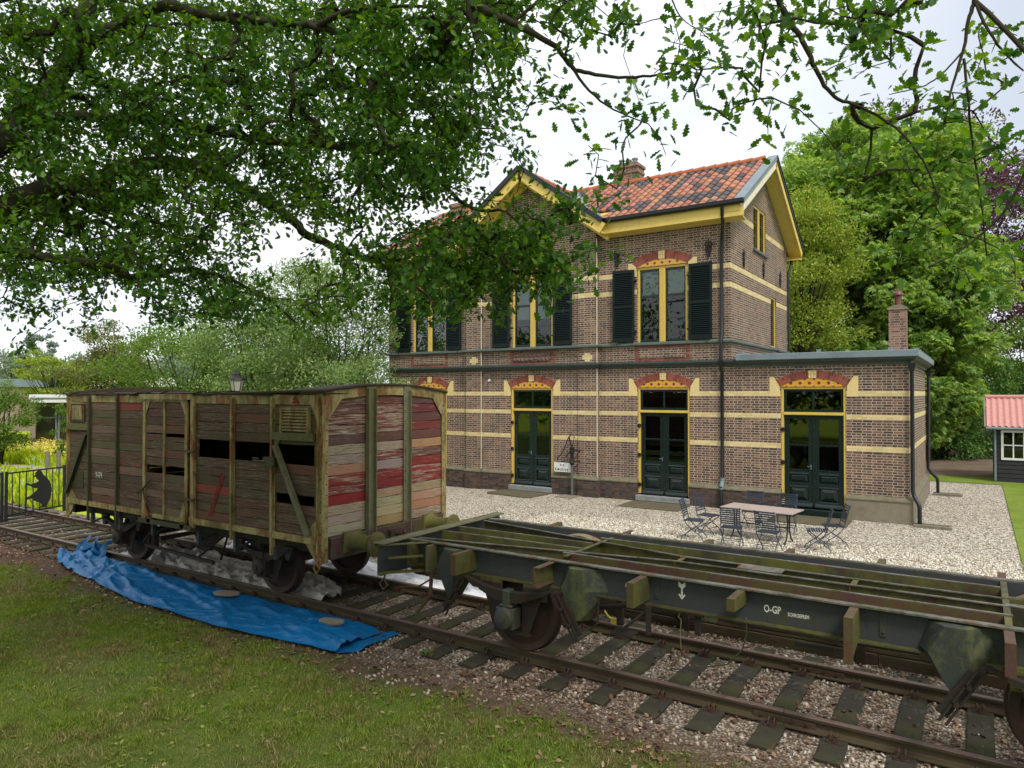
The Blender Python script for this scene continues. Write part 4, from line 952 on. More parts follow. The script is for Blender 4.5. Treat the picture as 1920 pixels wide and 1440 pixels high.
# verges: zinc strip, barge boards, soffit
def verge(X, s, front_mat, back_mat):
    for sg, mt in ((1, front_mat), (-1, back_mat)):
        ya = RY - sg * 3.66; za = 7.87; P0 = Vector((X, ya, za)); P1 = Vector((X, RY, 9.985))
        bb = MB(); bb.bar(P0 + Vector((-s * .025, 0, -.11)), P1 + Vector((-s * .025, 0, -.11)), .045, .26, (0, 0, 1)); bb.build('barge_board', mt, ST)
        z = MB(); z.bar(P0 + Vector((-s * .09, 0, .12)), P1 + Vector((-s * .09, 0, .12)), .27, .02); z.bar(P0 + Vector((s * .012, 0, .05)), P1 + Vector((s * .012, 0, .05)), .03, .13)
        z.build('verge_strip', M['zinc'] if sg > 0 else M['black'], ST)
        so_ = MB(); so_.bar(P0 + Vector((-s * .24, 0, -.20)), P1 + Vector((-s * .24, 0, -.20)), .38, .025); so_.build('soffit', M['eave_yellow'], ST)
verge(-4.98, 1, M['cream'], M['eave_yellow']); verge(-18.02, -1, M['eave_yellow'], M['eave_yellow'])  # right gable: front barge board paler than the rear one
for sg in (1, -1):
    P0 = Vector((-11.6 + sg * 2.78, 18.0, 7.72)); P1 = Vector((-11.6, 18.0, 9.72))
    MB().bar(P0 + Vector((0, .02, -.06)), P1 + Vector((0, .02, -.06)), .045, .30).build('barge_board', M['eave_yellow'], ST)
    z = MB(); z.bar(P0 + Vector((0, .0, .16)), P1 + Vector((0, .0, .16)), .13, .14); z.build('verge_strip', M['black'], ST)
    z = MB(); z.bar(P0 + Vector((0, .26, -.19)), P1 + Vector((0, .26, -.19)), .45, .03); z.bar(P0 + Vector((0, .42, -.27)), P1 + Vector((0, .42, -.27)), .10, .13); z.build('soffit', M['eave_yellow'], ST)
# eaves, gutters
for x0, x1 in ((-9.0, -4.96), (-18.04, -14.2)):
    MB().box(x0, x1, 18.215, 18.25, 7.55, 7.86).build('fascia', M['eave_yellow'], ST)
    MB().prism([(18.25, 7.55), (18.598, 7.50), (18.598, 7.53), (18.25, 7.58)], 'x', x0, min(x1, -5.0)).build('soffit', M['eave_yellow'], ST)
    q = MB(); q.prism([(18.09, 7.88), (18.11, 7.84), (18.212, 7.84), (18.212, 7.97), (18.20, 7.97), (18.20, 7.86), (18.12, 7.86), (18.105, 7.97), (18.085, 7.97)], 'x', x0 - .04, x1 + .02); q.build('gutter', M['black'], ST)
    MB().box(x0, x1, 18.20, 18.26, 7.862, 7.93).build('eave_batten', M['black'], ST)
MB().box(-18, -5, 25.49, 25.53, 7.55, 7.86).build('fascia', M['eave_yellow'], ST)
q = MB(); q.prism([(25.54, 7.84), (25.66, 7.84), (25.68, 7.97), (25.54, 7.97)], 'x', -18, -4.95); q.build('gutter', M['black'], ST)
MB().prism([(25.49, 7.55), (25.1, 7.50), (25.1, 7.53), (25.49, 7.58)], 'x', -18, -5.0).build('soffit', M['eave_yellow'], ST)
# downpipes
def pipe(pts, r=.045, lab=None):
    m = MB(); m.tube(pts, r, 10)
    o = m.build('downpipe', M['black'], ST, smooth=50); k = MB()
    return o
pipe([(-5.5, 18.17, 7.82), (-5.5, 18.2, 7.62), (-5.52, 18.33, 7.45), (-5.60, 18.50, 7.1), (-5.62, 18.53, 7.0), (-5.62, 18.53, 4.55), (-5.62, 18.47, 4.45), (-5.62, 18.47, 4.3), (-5.62, 18.44, 3.95), (-5.62, 18.42, 3.7), (-5.62, 18.53, 3.55), (-5.62, 18.53, .72), (-5.62, 18.42, .55), (-5.62, 18.42, -.02)])
m = MB(); m.tube([(-5.62, 18.53, .80), (-5.62, 18.53, .70), (-5.62, 18.44, .56), (-5.62, 18.42, .5)], .053, 10); m.build('downpipe_collar', M['zinc'], ST)
pipe([(-1.27, 18.5, 3.66), (-1.27, 18.52, 3.5), (-1.27, 18.53, .78), (-1.24, 18.5, .66), (-1.15, 18.42, .50), (-1.13, 18.40, .42), (-1.13, 18.40, .05)])
pipe([(-1.25, 24.5, 3.66), (-1.25, 24.5, 3.5), (-1.27, 24.45, .78), (-1.2, 24.45, .66), (-1.05, 24.45, .50), (-1.03, 24.45, .42), (-1.03, 24.45, .05)])
for xx, yy in ((-1.27, 18.5), (-1.25, 24.5)):
    MB().prism([(xx - .09, 3.70), (xx + .09, 3.70), (xx + .05, 3.52), (xx - .05, 3.52)], 'y', yy - .06, yy + .06).build('hopper', M['black'], ST)
pipe([(-5.3, 25.3, 7.55), (-5.3, 25.2, 7.3), (-5.36, 25.12, 7.1), (-5.36, 25.14, 4.1)], .04)
# chimneys
def chimney(x0, x1, y0, y1, z0, z1, pots, name='chimney'):
    m = MB(); m.box(x0, x1, y0, y1, z0, z1 - .3); m.box(x0 - .03, x1 + .03, y0 - .03, y1 + .03, z1 - .3, z1 - .22); m.box(x0 - .01, x1 + .01, y0 - .01, y1 + .01, z1 - .22, z1 - .10); m.box(x0 - .05, x1 + .05, y0 - .05, y1 + .05, z1 - .10, z1)
    c = m.build(name, M['brick_chimney'], ST); k = MB()
    k.prism([(x0 - .05, z1), (x1 + .05, z1), (x1 - .05, z1 + .05), (x0 + .05, z1 + .05)], 'y', y0 - .05, y1 + .05); k.build('chimney_cap', M['concrete'], c)
    for px_, h in pots: MB().lathe((px_, (y0 + y1) / 2, z1 + .03), [(.09, 0), (.10, .02), (.085, .04), (.085, h - .05), (.105, h - .04), (.105, h)], 12).build('chimney_pot', M['zinc'], c)
    return c
chimney(-10.28, -9.42, 21.85, 22.4, 9.2, 10.68, ((-10.1, .24), (-9.85, .2), (-9.62, .22)))
chimney(-17.2, -16.55, 21.7, 22.3, 9.2, 10.35, ((-16.9, .2),))
m = MB(); m.box(-1.93, -1.53, 20.6, 21.0, 3.9, 5.16); m.box(-1.96, -1.50, 20.57, 21.03, 5.16, 5.2); c = m.build('annex_chimney', M['brick_chimney'], ST)
k = MB(); k.prism([(-1.98, 5.2), (-1.48, 5.2), (-1.62, 5.28), (-1.84, 5.28)], 'y', 20.6, 21.0); k.build('chimney_cap', M['concrete'], c)
pt = paint('glazed_pot', (.13, .04, .03), .35, .3)
MB().lathe((-1.73, 20.8, 5.27), [(.085, 0), (.075, .04), (.075, .25), (.10, .26), (.13, .28), (.12, .33), (.07, .38), (.03, .40), (.03, .43), (.012, .46)], 14).build('chimney_pot', pt, c, smooth=40)
# ---------------------------------------------------------------- rolling stock helpers
def text_mesh(body, size, name, mat, parent, origin, ax, ay, depth=.002, sx=1, align='LEFT', bold=.02):
    cu = bpy.data.curves.new('t', 'FONT'); cu.body = body; cu.size = size; cu.align_x = align; cu.resolution_u = 2; cu.offset = bold * size
    ob = bpy.data.objects.new('t', cu); COL.objects.link(ob); dg = bpy.context.evaluated_depsgraph_get(); dg.update()
    me = bpy.data.meshes.new_from_object(ob.evaluated_get(dg)); bpy.data.objects.remove(ob); bpy.data.curves.remove(cu)
    ax, ay, o = Vector(ax), Vector(ay), Vector(origin); off = Vector((0, 0, 0)); q = parent
    while q is not None: off += q.location; q = q.parent
    for v in me.vertices: v.co = o + ax * (v.co.x * sx) + ay * v.co.y - off
    me.name = name; me.materials.clear(); me.materials.append(mat)
    t = bpy.data.objects.new(name, me); COL.objects.link(t); t.parent = parent
    return t
def wheelset(par, x, r=.48, mat='wheel'):
    zc = RAIL_Z + r
    ws = MB(); ws.lathe((x, TRK, zc), [(.07, -.95), (.075, -.7), (.085, 0), (.075, .7), (.07, .95)], 12, 'y')
    ax = ws.build('axle', M['under'], par, smooth=40)
    for s in (-1, 1):
        def P(o): return s * o
        pr = [(.10, .86), (.12, .80), (.13, .79), (r * .80, .755), (r * .84, .80), (r * .99, .805), (r, .80), (r + .002, .70), (r + .028, .692), (r + .03, .675), (r - .02, .665), (r * .83, .67), (r * .8, .71), (.13, .69), (.10, .66)]
        w = MB(); pts = [(a, P(b)) for a, b in pr]
        v = []; f = []; n = 48
        for rr, h in pts:
            for k in range(n): a = 2 * math.pi * k / n; v.append((x + rr * math.cos(a), TRK + h, zc + rr * math.sin(a)))
        for i in range(len(pts) - 1):
            for k in range(n): k2 = (k + 1) % n; f.append((i * n + k, i * n + k2, (i + 1) * n + k2, (i + 1) * n + k))
        w.add(v, f); w.build('wheel', M[mat], par, smooth=40)
def springs(par, x, s, zsp=.60, hl=.68, zc=None, mat='under', cover='under', wg='under', ysp=None):
    """leaf spring, axle box and guard on side s"""
    zc = RAIL_Z + .48 if zc is None else zc
    y = TRK + s * (ysp or 1.07)
    m = MB()
    for k in range(9):
        L_ = hl * (1 - .095 * k); n = 8; z0 = zsp - k * .0145
        pts = [(x + L_ * (i / n * 2 - 1), y, z0 + .11 * ((i / n * 2 - 1) * L_ / hl) ** 2) for i in range(n + 1)]
        for a, b in zip(pts[:-1], pts[1:]): m.bar(a, b, .09, .0125, (0, 0, 1))
    m.build('leaf_spring', M[mat], par)
    b = MB(); b.box(x - .055, x + .055, y - .065, y + .065, zsp - .16, zsp + .03); b.box(x - .13, x + .13, y - .085, y + .085, zc - .13, zc + .12); b.box(x - .09, x + .09, y - .07, y + .07, zc + .12, zsp - .14)
    ab = b.build('axle_box', M[cover], par, bevel=.012)
    c = MB(); c.lathe((x, y + s * .085, zc), [(.135, 0), (.135, s * .02), (.115, s * .05), (.06, s * .065), (.035, s * .067), (.035, s * .085), (.012, s * .085)], 20, 'y'); c.build('axle_box_cover', M[cover], ab, smooth=40)
    g = MB(); yg = TRK + s * 1.0
    for t in (-1, 1):
        g.prism([(x + t * .15, zc - .2), (x + t * .24, zc - .2), (x + t * .46, .66), (x + t * .17, .66), (x + t * .145, zc + .12)], 'y', yg - .008, yg + .008)
    g.box(x - .26, x + .26, yg - .014, yg + .014, zc - .225, zc - .19); g.build('axle_guard', M[wg], par)
    return ab
def faded(name, c, cut=.5):
    t = NT(name); n = t.noise(t.map(t.coord(), (1, 1, 3)), 16, 6, .75); t.fin(c, .8, .2); tr = t.n('ShaderNodeBsdfTransparent'); ms = t.n('ShaderNodeMixShader')
    t.l(t.ramp(n, (cut - .04, 0), (cut + .06, 1)), ms.inputs[0]); t.l(tr.outputs[0], ms.inputs[1]); t.l(t.b.outputs[0], ms.inputs[2]); t.l(ms.outputs[0], t.out.inputs[0]); return t.m
# ---------------------------------------------------------------- old box wagon
BX = thing('box_wagon', 'old covered railway wagon with rotting grey planks, missing boards and peeling red end wall', 'railway wagon', (-11.44, TRK, RAIL_Z))
X0, X1, YN, YF, Z0, Z1 = -15.12, -7.73, 6.88, 9.63, .95, 2.98
_r = random.Random(21)
rows = 14; rh = (Z1 - Z0) / rows
side_posts = [-14.19, -13.18, -12.24, -10.80, -9.77, -8.80]
def plank(m, axis, a, b, z0, z1, o, th, r):
    """one worn board between a and b; o outer face coordinate, th signed thickness"""
    n = 9; vs = []; fs = []; e0 = r.uniform(-.006, .004); e1 = r.uniform(-.004, .004); ph = r.uniform(0, 9)
    for i in range(n + 1):
        u = a + (b - a) * i / n; w0 = .003 * math.sin(u * 11 + ph) + r.uniform(-.0025, .0025); w1 = .003 * math.sin(u * 9 + ph * 2) + r.uniform(-.0025, .0025); c = .003 * math.sin(u * 5 + ph)
        for (q, z) in ((o + c, z0 + .003 + w0), (o + c - th * .08, z0 + .012), (o + c - th * .08, z1 - .012), (o + c, z1 - .003 + w1 + e1 * 0), (o + th, z1 - .003), (o + th, z0 + .003)):
            vs.append((u, q, z) if axis == 'x' else (q, u, z))
    for i in range(n):
        for j in range(6): k = i * 6; fs.append((k + j, k + (j + 1) % 6, k + 6 + (j + 1) % 6, k + 6 + j))
    fs += [tuple(range(6))[::-1], tuple(n * 6 + j for j in range(6))]; m.add(vs, fs)
def tinted_planks(o, cols, vper=60):
    a = o.data.color_attributes.new('tint', 'FLOAT_COLOR', 'POINT'); c = np.repeat(np.array([(*q, 1) for q in cols], np.float32), vper, 0); a.data.foreach_set('color', c.ravel())
def side_tint(x, z):
    f = (x - X0) / (X1 - X0); q = _r.random()
    if q < .03 + .3 * f * (z < 1.7): return (.18 + .05 * f, .05, .038)
    if q < .32: return (.095, .082, .045)
    if q < .55: return (.16, .105, .075)
    if q < .8: return (.075, .052, .035)
    return (.13, .062, .042)
def side(Y, s, gaps, name):
    m = MB(); tc_ = []; bays = [X0 + .05] + side_posts + [X1 - .06]
    for i in range(rows):
        z0 = Z0 + i * rh; z1 = z0 + rh; zm = (z0 + z1) / 2
        for a, b in zip(bays[:-1], bays[1:]):
            segs = [(a, b)]
            for g in gaps:
                if g[2] < zm < g[3]:
                    ns = []
                    for p, q in segs:
                        if g[0] > p + .02 and g[0] < q: ns.append((p, g[0]))
                        if g[1] < q - .02 and g[1] > p: ns.append((g[1], q))
                        if g[1] <= p or g[0] >= q: ns.append((p, q))
                    segs = ns
            for p, q in segs:
                tl_ = _r.uniform(-.006, .006); tc_.append(side_tint((p + q) / 2, z0))
                plank(m, 'x', p, q, z0, z1, Y + s * tl_, -s * .03, _r)
    o = m.build(name, M['wood_side'], BX); tinted_planks(o, tc_); return o
side(YN, -1, [(-10.72, -8.0, 2.02, 2.26), (-8.76, -7.9, 1.36, 1.5), (-8.76, -7.9, 2.02, 2.26), (-12.2, -10.9, .9, 2.9)], 'side_planking')
side(YF, 1, [(-14.1, -13.9, 2.3, 2.4)], 'side_planking'); m = MB(); m.box(X0 + .08, -14.2, YF - .06, YF - .045, Z0, 2.3); m.box(-14.15, X1 - .08, YF - .06, YF - .045, Z0, 2.95); m.build('slit_blocker', M['wood_dark'], BX)  # dark sheets added inside the far wall to block light slits
CREAM, RED, DRED, BRN, GREY, TAN = (.34, .27, .17), (.19, .026, .025), (.13, .034, .03), (.10, .052, .042), (.26, .20, .17), (.29, .18, .095)
ENDROW = [(CREAM, TAN, TAN), (CREAM, CREAM, TAN), (CREAM, CREAM, (.42, .2, .12)), (RED, TAN, TAN), (RED, RED, RED), (RED, RED, RED), (TAN, GREY, RED), (GREY, DRED, BRN), (CREAM, GREY, TAN), (BRN, BRN, BRN), (DRED, DRED, DRED), (DRED, RED, BRN), (BRN, DRED, DRED), (BRN, DRED, BRN)]
m = MB(); tc_ = []
for i in range(rows):
    z0 = Z0 + i * rh
    for b_, (a, b) in enumerate(((YN + .06, 7.80), (7.80, 8.60), (8.60, YF - .06))): tc_.append(tuple(c * _r.uniform(.85, 1.15) for c in ENDROW[i][b_])); plank(m, 'y', a, b, z0, z0 + rh, X1 - .03 + _r.uniform(-.005, .005), -.03, _r)
# arched tops of the end wall
def end_top(y): return 3.02 + .11 * (1 - ((y - TRK) / 1.4) ** 2)
tinted_planks(m.build('end_planking', M['wood_end'], BX), tc_)
m = MB()
for i in range(rows):
    z0 = Z0 + i * rh; plank(m, 'y', YN + .06, YF - .06, z0, z0 + rh, X0 + .03, .03, _r)
tinted_planks(m.build('end_planking', M['wood_side'], BX), [side_tint(X0, 1)] * rows)
m = MB(); ys = np.linspace(YN + .02, YF - .02, 17)
for xa in (X1 - .04, X0 + .04):
    for a, b in zip(ys[:-1], ys[1:]): m.add([(xa - .02, a, Z1 - .03), (xa + .02, a, Z1 - .03), (xa + .02, a, end_top(a)), (xa - .02, a, end_top(a)), (xa - .02, b, Z1 - .03), (xa + .02, b, Z1 - .03), (xa + .02, b, end_top(b)), (xa - .02, b, end_top(b))], [(0, 3, 2, 1), (4, 5, 6, 7), (0, 1, 5, 4), (3, 7, 6, 2), (1, 2, 6, 5), (0, 4, 7, 3)])
m.build('end_arch', M['wood_dark'], BX)
# sliding door
D = MB(); dx0, dx1 = -12.24, -10.90; yd = YN - .05; tc_ = []
for i in range(rows):
    z0 = .93 + i * .139; z1 = z0 + .139
    if i == 5: continue
    tc_ += [side_tint(-12, z0), side_tint(-11, z0)]
    if i == 9: plank(D, 'x', dx0 + .06, -11.6, z0, z1 - .02, yd, .026, _r); plank(D, 'x', -11.57, dx1 - .06, z0, z1 - .055, yd, .026, _r); continue
    for a, b in ((dx0 + .06, -11.6), (-11.57, dx1 - .06)): plank(D, 'x', a, b, z0, z1, yd + _r.uniform(-.004, .004), .026, _r)
dr = D.build('sliding_door', M['wood_side'], BX); tinted_planks(dr, tc_)
D = MB()
for xx, w in ((dx0, .07), (-11.61, .05), (dx1 - .07, .07)): D.box(xx, xx + w, yd - .028, yd - .001, .86, 2.90)
D.box(dx0, dx1, yd - .02, yd - .002, .86, .93); D.box(dx0, dx1, yd - .02, yd - .002, 2.86, 2.92)
for t, xx in ((1, dx0 + .07), (-1, dx1 - .07)):
    D.prism([(xx, 2.86), (xx + t * .14, 2.86), (xx, 2.62)], 'y', yd - .018, yd - .006); D.prism([(xx - t * .06, .78), (xx + t * .16, .90), (xx + t * .08, 1.02), (xx, 1.2), (xx - t * .05, 1.12)], 'y', yd - .05, yd - .03)
D.build('door_frame', M['frame_yellow'], dr)
D = MB(); D.box(-12.35, -10.82, yd - .045, yd + .03, 2.90, 2.99); D.build('door_track', M['frame_yellow'], BX)
D = MB(); D.box(-12.30, -10.72, YN - .12, YN - .02, .76, .80); D.box(-12.30, -10.72, YN - .12, YN - .11, .80, .84)
for xx in (-11.98, -10.98): D.lathe((xx, YN - .12, .83), [(.06, 0), (.06, .05)], 14, 'y')
D.build('door_rail', M['frame_dark'], BX)
D = MB(); D.tube([(-12.38, YN - .09, 1.25), (-12.2, YN - .1, 1.33), (-11.95, YN - .09, 1.52)], .014, 6); D.tube([(-12.2, YN - .09, 1.36), (-12.14, YN - .1, 1.2), (-12.0, YN - .09, 1.05)], .012, 6)
for z in (2.05, 1.26): D.box(-10.98, -10.70, YN - .10, YN - .06, z - .015, z + .02)
D.tube([(-9.15, YN - .10, 1.99), (-8.85, YN - .11, 1.99)], .02, 8); D.tube([(-9.15, YN - .11, 2.03), (-9.0, YN - .12, 2.03)], .012, 6); D.box(-8.90, -8.66, YN - .12, YN - .06, 1.93, 2.06)
D.build('door_latch', M['frame_dark'], BX)
# posts, with rivets
def post(m, x, Y, s, w=.075, z0=.72, z1=2.98, d=.05):
    y = Y + s * .004; m.box(x - w / 2, x + w / 2, min(y, y + s * .008), max(y, y + s * .008), z0, z1)
    m.box(x - .006, x + .006, min(y + s * .008, y + s * d), max(y + s * .008, y + s * d), z0, z1)
def rivets(m, pts, s, ax='y', r=.011):
    for x, y, z in pts: m.lathe((x, y, z), [(r, 0), (r * .8, s * .008)], 6, ax)
for s, Y in ((-1, YN), (1, YF)):
    for k, x in enumerate(side_posts):
        m = MB(); y = Y + s * .004
        if k in (2, 3):
            if s < 0 and k == 2: continue
            m.box(x - .045, x + .045, y, y + s * .06, .74, 2.95)
        else:
            m.box(x - .045, x + .045, y, y + s * .012, .72, 2.96); m.box(x - .022, x + .022, y + s * .012, y + s * .055, .60 if k != 4 else .72, 2.94)
        p = m.build('side_post', M['frame_dark' if k < 2 else 'frame_yellow'], BX, bevel=.004)
        if s < 0:
            q = MB(); rivets(q, [(x + (.034 if k % 2 else -.034), y + s * .012, 1.0 + .16 * i) for i in range(12)], s); q.build('rivets', M['frame_dark'], p)
    m = MB(); m.box(X0 + .13, X1 - .13, Y - .012 if s < 0 else Y - .03, Y + .03 if s < 0 else Y + .012, 2.84, 2.985); m.build('cant_rail', M['frame_yellow'], BX)
    m = MB(); m.box(X0 + .15, X1 - .1, min(Y - s * .03, Y + s * .045), max(Y - s * .03, Y + s * .045), .885, .948); m.box(X0 + .15, X1 - .1, Y + s * .04 - .006, Y + s * .04 + .006, .86, .96); m.build('sill_angle', M['frame_yellow'], BX)
# corners
for x, sx in ((X1, 1), (X0, -1)):
    for Y, s in ((YN, -1), (YF, 1)):
        m = MB(); yo = Y + s * .012; xo = x + sx * .0
        m.box(min(xo - sx * .125, xo), max(xo - sx * .125, xo), min(yo, yo - s * .012), max(yo, yo - s * .012), .60, 3.0)
        m.box(min(xo, xo - sx * .012), max(xo, xo - sx * .012), min(yo - s * .012, yo - s * .11), max(yo - s * .012, yo - s * .11), .60, 3.02)
        m.box(min(xo - sx * .095, xo - sx * .07), max(xo - sx * .095, xo - sx * .07), min(yo, yo + s * .03), max(yo, yo + s * .03), .72, 2.96)
        p = m.build('corner_post', M['frame_yellow'], BX)
        q = MB(); rivets(q, [(xo - sx * .03, yo, .7 + .155 * i) for i in range(15)] + [(xo - sx * .11, yo, .72 + .31 * i) for i in range(8)], s)
        rivets(q, [(xo, yo - s * .075, .78 + .155 * i) for i in range(14)], sx, 'x'); q.build('rivets', M['frame_dark'], p)
        g = MB(); a = xo - sx * .125
        g.prism([(a, .60), (a - sx * .30, .93), (a - sx * .14, 1.08), (a, 1.2)], 'y', Y + s * .0, Y + s * .011); g.prism([(a + sx * .12, .60), (a, .60), (a - sx * .02, .62), (a + sx * .06, .52)], 'y', Y + s * .0, Y + s * .009)
        g.prism([(a, 2.62), (a - sx * .12, 2.84), (a, 2.84)], 'y', Y + s * .002, Y + s * .013)
        gy = yo - s * .11
        g.prism([(gy, 2.62), (gy - s * .26, 2.93), (gy, 2.93)], 'x', xo - sx * .011, xo - sx * .001)
        g.build('corner_gusset', M['frame_yellow'], BX)
# end arch band and stanchions
for x, sx in ((X1, 1), (X0, -1)):
    m = MB(); ys = np.linspace(YN + .01, YF - .01, 17)
    for a, b in zip(ys[:-1], ys[1:]):
        xa, xb = x - sx * .022, x - sx * .004
        m.add([(xa, a, end_top(a) - .15), (xb, a, end_top(a) - .15), (xb, a, end_top(a)), (xa, a, end_top(a)), (xa, b, end_top(b) - .15), (xb, b, end_top(b) - .15), (xb, b, end_top(b)), (xa, b, end_top(b))], [(0, 3, 2, 1), (4, 5, 6, 7), (0, 1, 5, 4), (3, 7, 6, 2), (1, 2, 6, 5), (0, 4, 7, 3)])
    m.build('end_band', M['frame_yellow'], BX)
m = MB()
for y, w in ((7.80, .17), (8.62, .13)):
    m = MB(); x = X1 - .002
    m.box(x, x + .012, y - w / 2, y + w / 2, .66, end_top(y) - .01)
    if w > .15: m.box(x + .012, x + .07, y - w / 2, y - w / 2 + .012, .66, 3.08); m.box(x + .012, x + .07, y + w / 2 - .012, y + w / 2, .66, 3.08)
    else: m.box(x + .012, x + .07, y + w / 2 - .02, y + w / 2 - .008, .66, 3.05)
    p = m.build('end_stanchion', M['frame_green'], BX)
    if w < .15: q = MB(); rivets(q, [(x + .012, y - .03, .8 + .16 * i) for i in range(14)], 1, 'x'); q.build('rivets', M['frame_dark'], p)
# braces, vents, hatch
m = MB(); m.bar((-8.70, YN - .06, 2.24), (-7.98, YN - .06, .98), .085, .05, (0, 1, 0)); m.bar((-8.70 + .03, YN - .09, 2.24), (-7.98 + .03, YN - .09, .98), .02, .04, (0, 1, 0)); m.prism([(-8.76, 2.16), (-8.60, 2.34), (-8.76, 2.34)], 'y', YN - .03, YN - .012); m.build('brace', M['frame_green'], BX)
m = MB(); m.bar((-14.26, YN - .06, 2.24), (-15.02, YN - .06, 1.06), .085, .05, (0, 1, 0)); m.build('brace', M['frame_dark'], BX)
m = MB(); m.box(-8.76, -7.87, YN - .075, YN - .005, 2.32, 2.43); m.build('vent_ledge', M['sole_moss'], BX); MB().box(-15.0, -14.24, YN - .05, YN - .005, 2.30, 2.42).build('vent_ledge', M['sole_moss'], BX)
m = MB(); m.box(-8.60, -8.56, YN - .06, YN - .004, 2.43, 2.80); m.box(-8.02, -7.98, YN - .06, YN - .004, 2.43, 2.80); m.box(-8.56, -8.02, YN - .05, YN - .004, 2.765, 2.80)
for i in range(7): z = 2.455 + i * .046; m.add([(-8.56, YN - .05, z), (-8.02, YN - .05, z), (-8.02, YN - .012, z + .036), (-8.56, YN - .012, z + .036), (-8.56, YN - .05, z + .01), (-8.02, YN - .05, z + .01), (-8.02, YN - .012, z + .046), (-8.56, YN - .012, z + .046)], [(0, 1, 2, 3), (7, 6, 5, 4), (0, 4, 5, 1), (1, 5, 6, 2), (2, 6, 7, 3), (3, 7, 4, 0)])
m.build('louvre_vent', M['frame_yellow'], BX)
m = MB(); m.box(-14.90, -14.40, YN - .03, YN - .006, 2.46, 2.80); h_ = m.build('hatch', M['frame_dark'], BX); m = MB(); m.box(-14.92, -14.38, YN - .045, YN - .03, 2.80, 2.83); m.box(-14.84, -14.46, YN - .04, YN - .031, 2.50, 2.77); m.build('hatch_plate', M['frame_yellow'], h_)
m = MB()
for xx, zz, w, h in ((-14.86, 1.18, .42, .30),): m.box(xx, xx + w, YN - .016, YN - .006, zz, zz + h)
m.build('notice_board', M['sleeper'], BX)
text_mesh('9474', .15, 'painted_number', faded('worn_white_paint', (.5, .48, .44), .42), BX, (-13.98, YN - .012, 1.42), (1, 0, 0), (0, 0, 1), sx=.8)
# red chalk slash and red triangle as thin paint
m = MB(); m.prism([(-10.42, 1.02), (-10.30, 1.05), (-9.98, 1.70), (-10.08, 1.72)], 'y', YN - .0125, YN - .0105); m.prism([(-8.42, 2.86), (-8.22, 2.86), (-8.32, 2.965)], 'y', YN - .0155, YN - .0135); m.build('red_mark', faded('faded_red_paint', (.24, .02, .018)), BX)
# roof: thin sagging felt-covered boards, ragged edges
ny, nx = 16, 110; V = []; rg = np.random.default_rng(9)
xs = np.linspace(X0 - .03, X1 + .02, nx + 1); ysn = np.linspace(YN - .035, YF + .04, ny + 1); X, Y = np.meshgrid(xs, ysn)
Z = 2.985 + .045 * sstep(-11, -8, X) + (.02 + .09 * sstep(-9.2, -7.9, X)) * (1 - ((Y - TRK) / 1.4) ** 2) + .03 * (fbm(X * 1.2, Y * 1.5) - .5) + .02 * (fbm(X * 9, Y * 3) - .5)
Y = Y + np.where(np.abs(Y - TRK) > 1.4, .07 * (fbm(X * 7, Y) - .6) * np.sign(Y - TRK), 0)
Vt = np.stack([X, Y, Z + .022], -1).reshape(-1, 3); Vb = np.stack([X, Y, Z - .012 - .03 * (fbm(X * 8, Y * 8 + 3) - .3)], -1).reshape(-1, 3)
i, j = np.meshgrid(np.arange(nx), np.arange(ny)); hole = ((fbm(i * .09 + 4, j * .3) > .66) & (j > 2) & (j < ny - 3)).ravel(); a = (j * (nx + 1) + i).ravel()[~hole]; N_ = len(Vt)
q1 = np.stack([a, a + 1, a + nx + 2, a + nx + 1], -1); q2 = np.stack([a + nx + 1, a + nx + 2, a + 1, a], -1) + N_
e = []
for k in range(nx): e += [(k, k + N_, k + 1 + N_, k + 1), (ny * (nx + 1) + k + 1, ny * (nx + 1) + k + 1 + N_, ny * (nx + 1) + k + N_, ny * (nx + 1) + k)]
for k in range(ny): e += [(k * (nx + 1) + nx, k * (nx + 1) + nx + N_, (k + 1) * (nx + 1) + nx + N_, (k + 1) * (nx + 1) + nx), ((k + 1) * (nx + 1), (k + 1) * (nx + 1) + N_, k * (nx + 1) + N_, k * (nx + 1))]
F = np.concatenate([q1, q2, np.array(e)])
raw_mesh('roof', np.concatenate([Vt, Vb]), F.ravel(), np.arange(len(F)) * 4, np.full(len(F), 4), M['wood_dark'], BX)
m = MB(); q = random.Random(5)
for k in range(34):   # loose laths standing up along the roof edge
    x = q.uniform(X0, X1); L_ = q.uniform(.2, .9); m.bar((x, YN - .02 + q.uniform(-.03, .03), 2.99 + q.uniform(-.02, .03)), (x + L_, YN + q.uniform(-.03, .05), 3.0 + q.uniform(-.03, .05)), q.uniform(.02, .06), .012)
m.build('roof_laths', M['wood_dark'], BX)
m = MB(); m.box(X0 + .05, X1 - .06, YN + .03, YF - .03, .86, .93); m.build('floor', M['wood_dark'], BX)
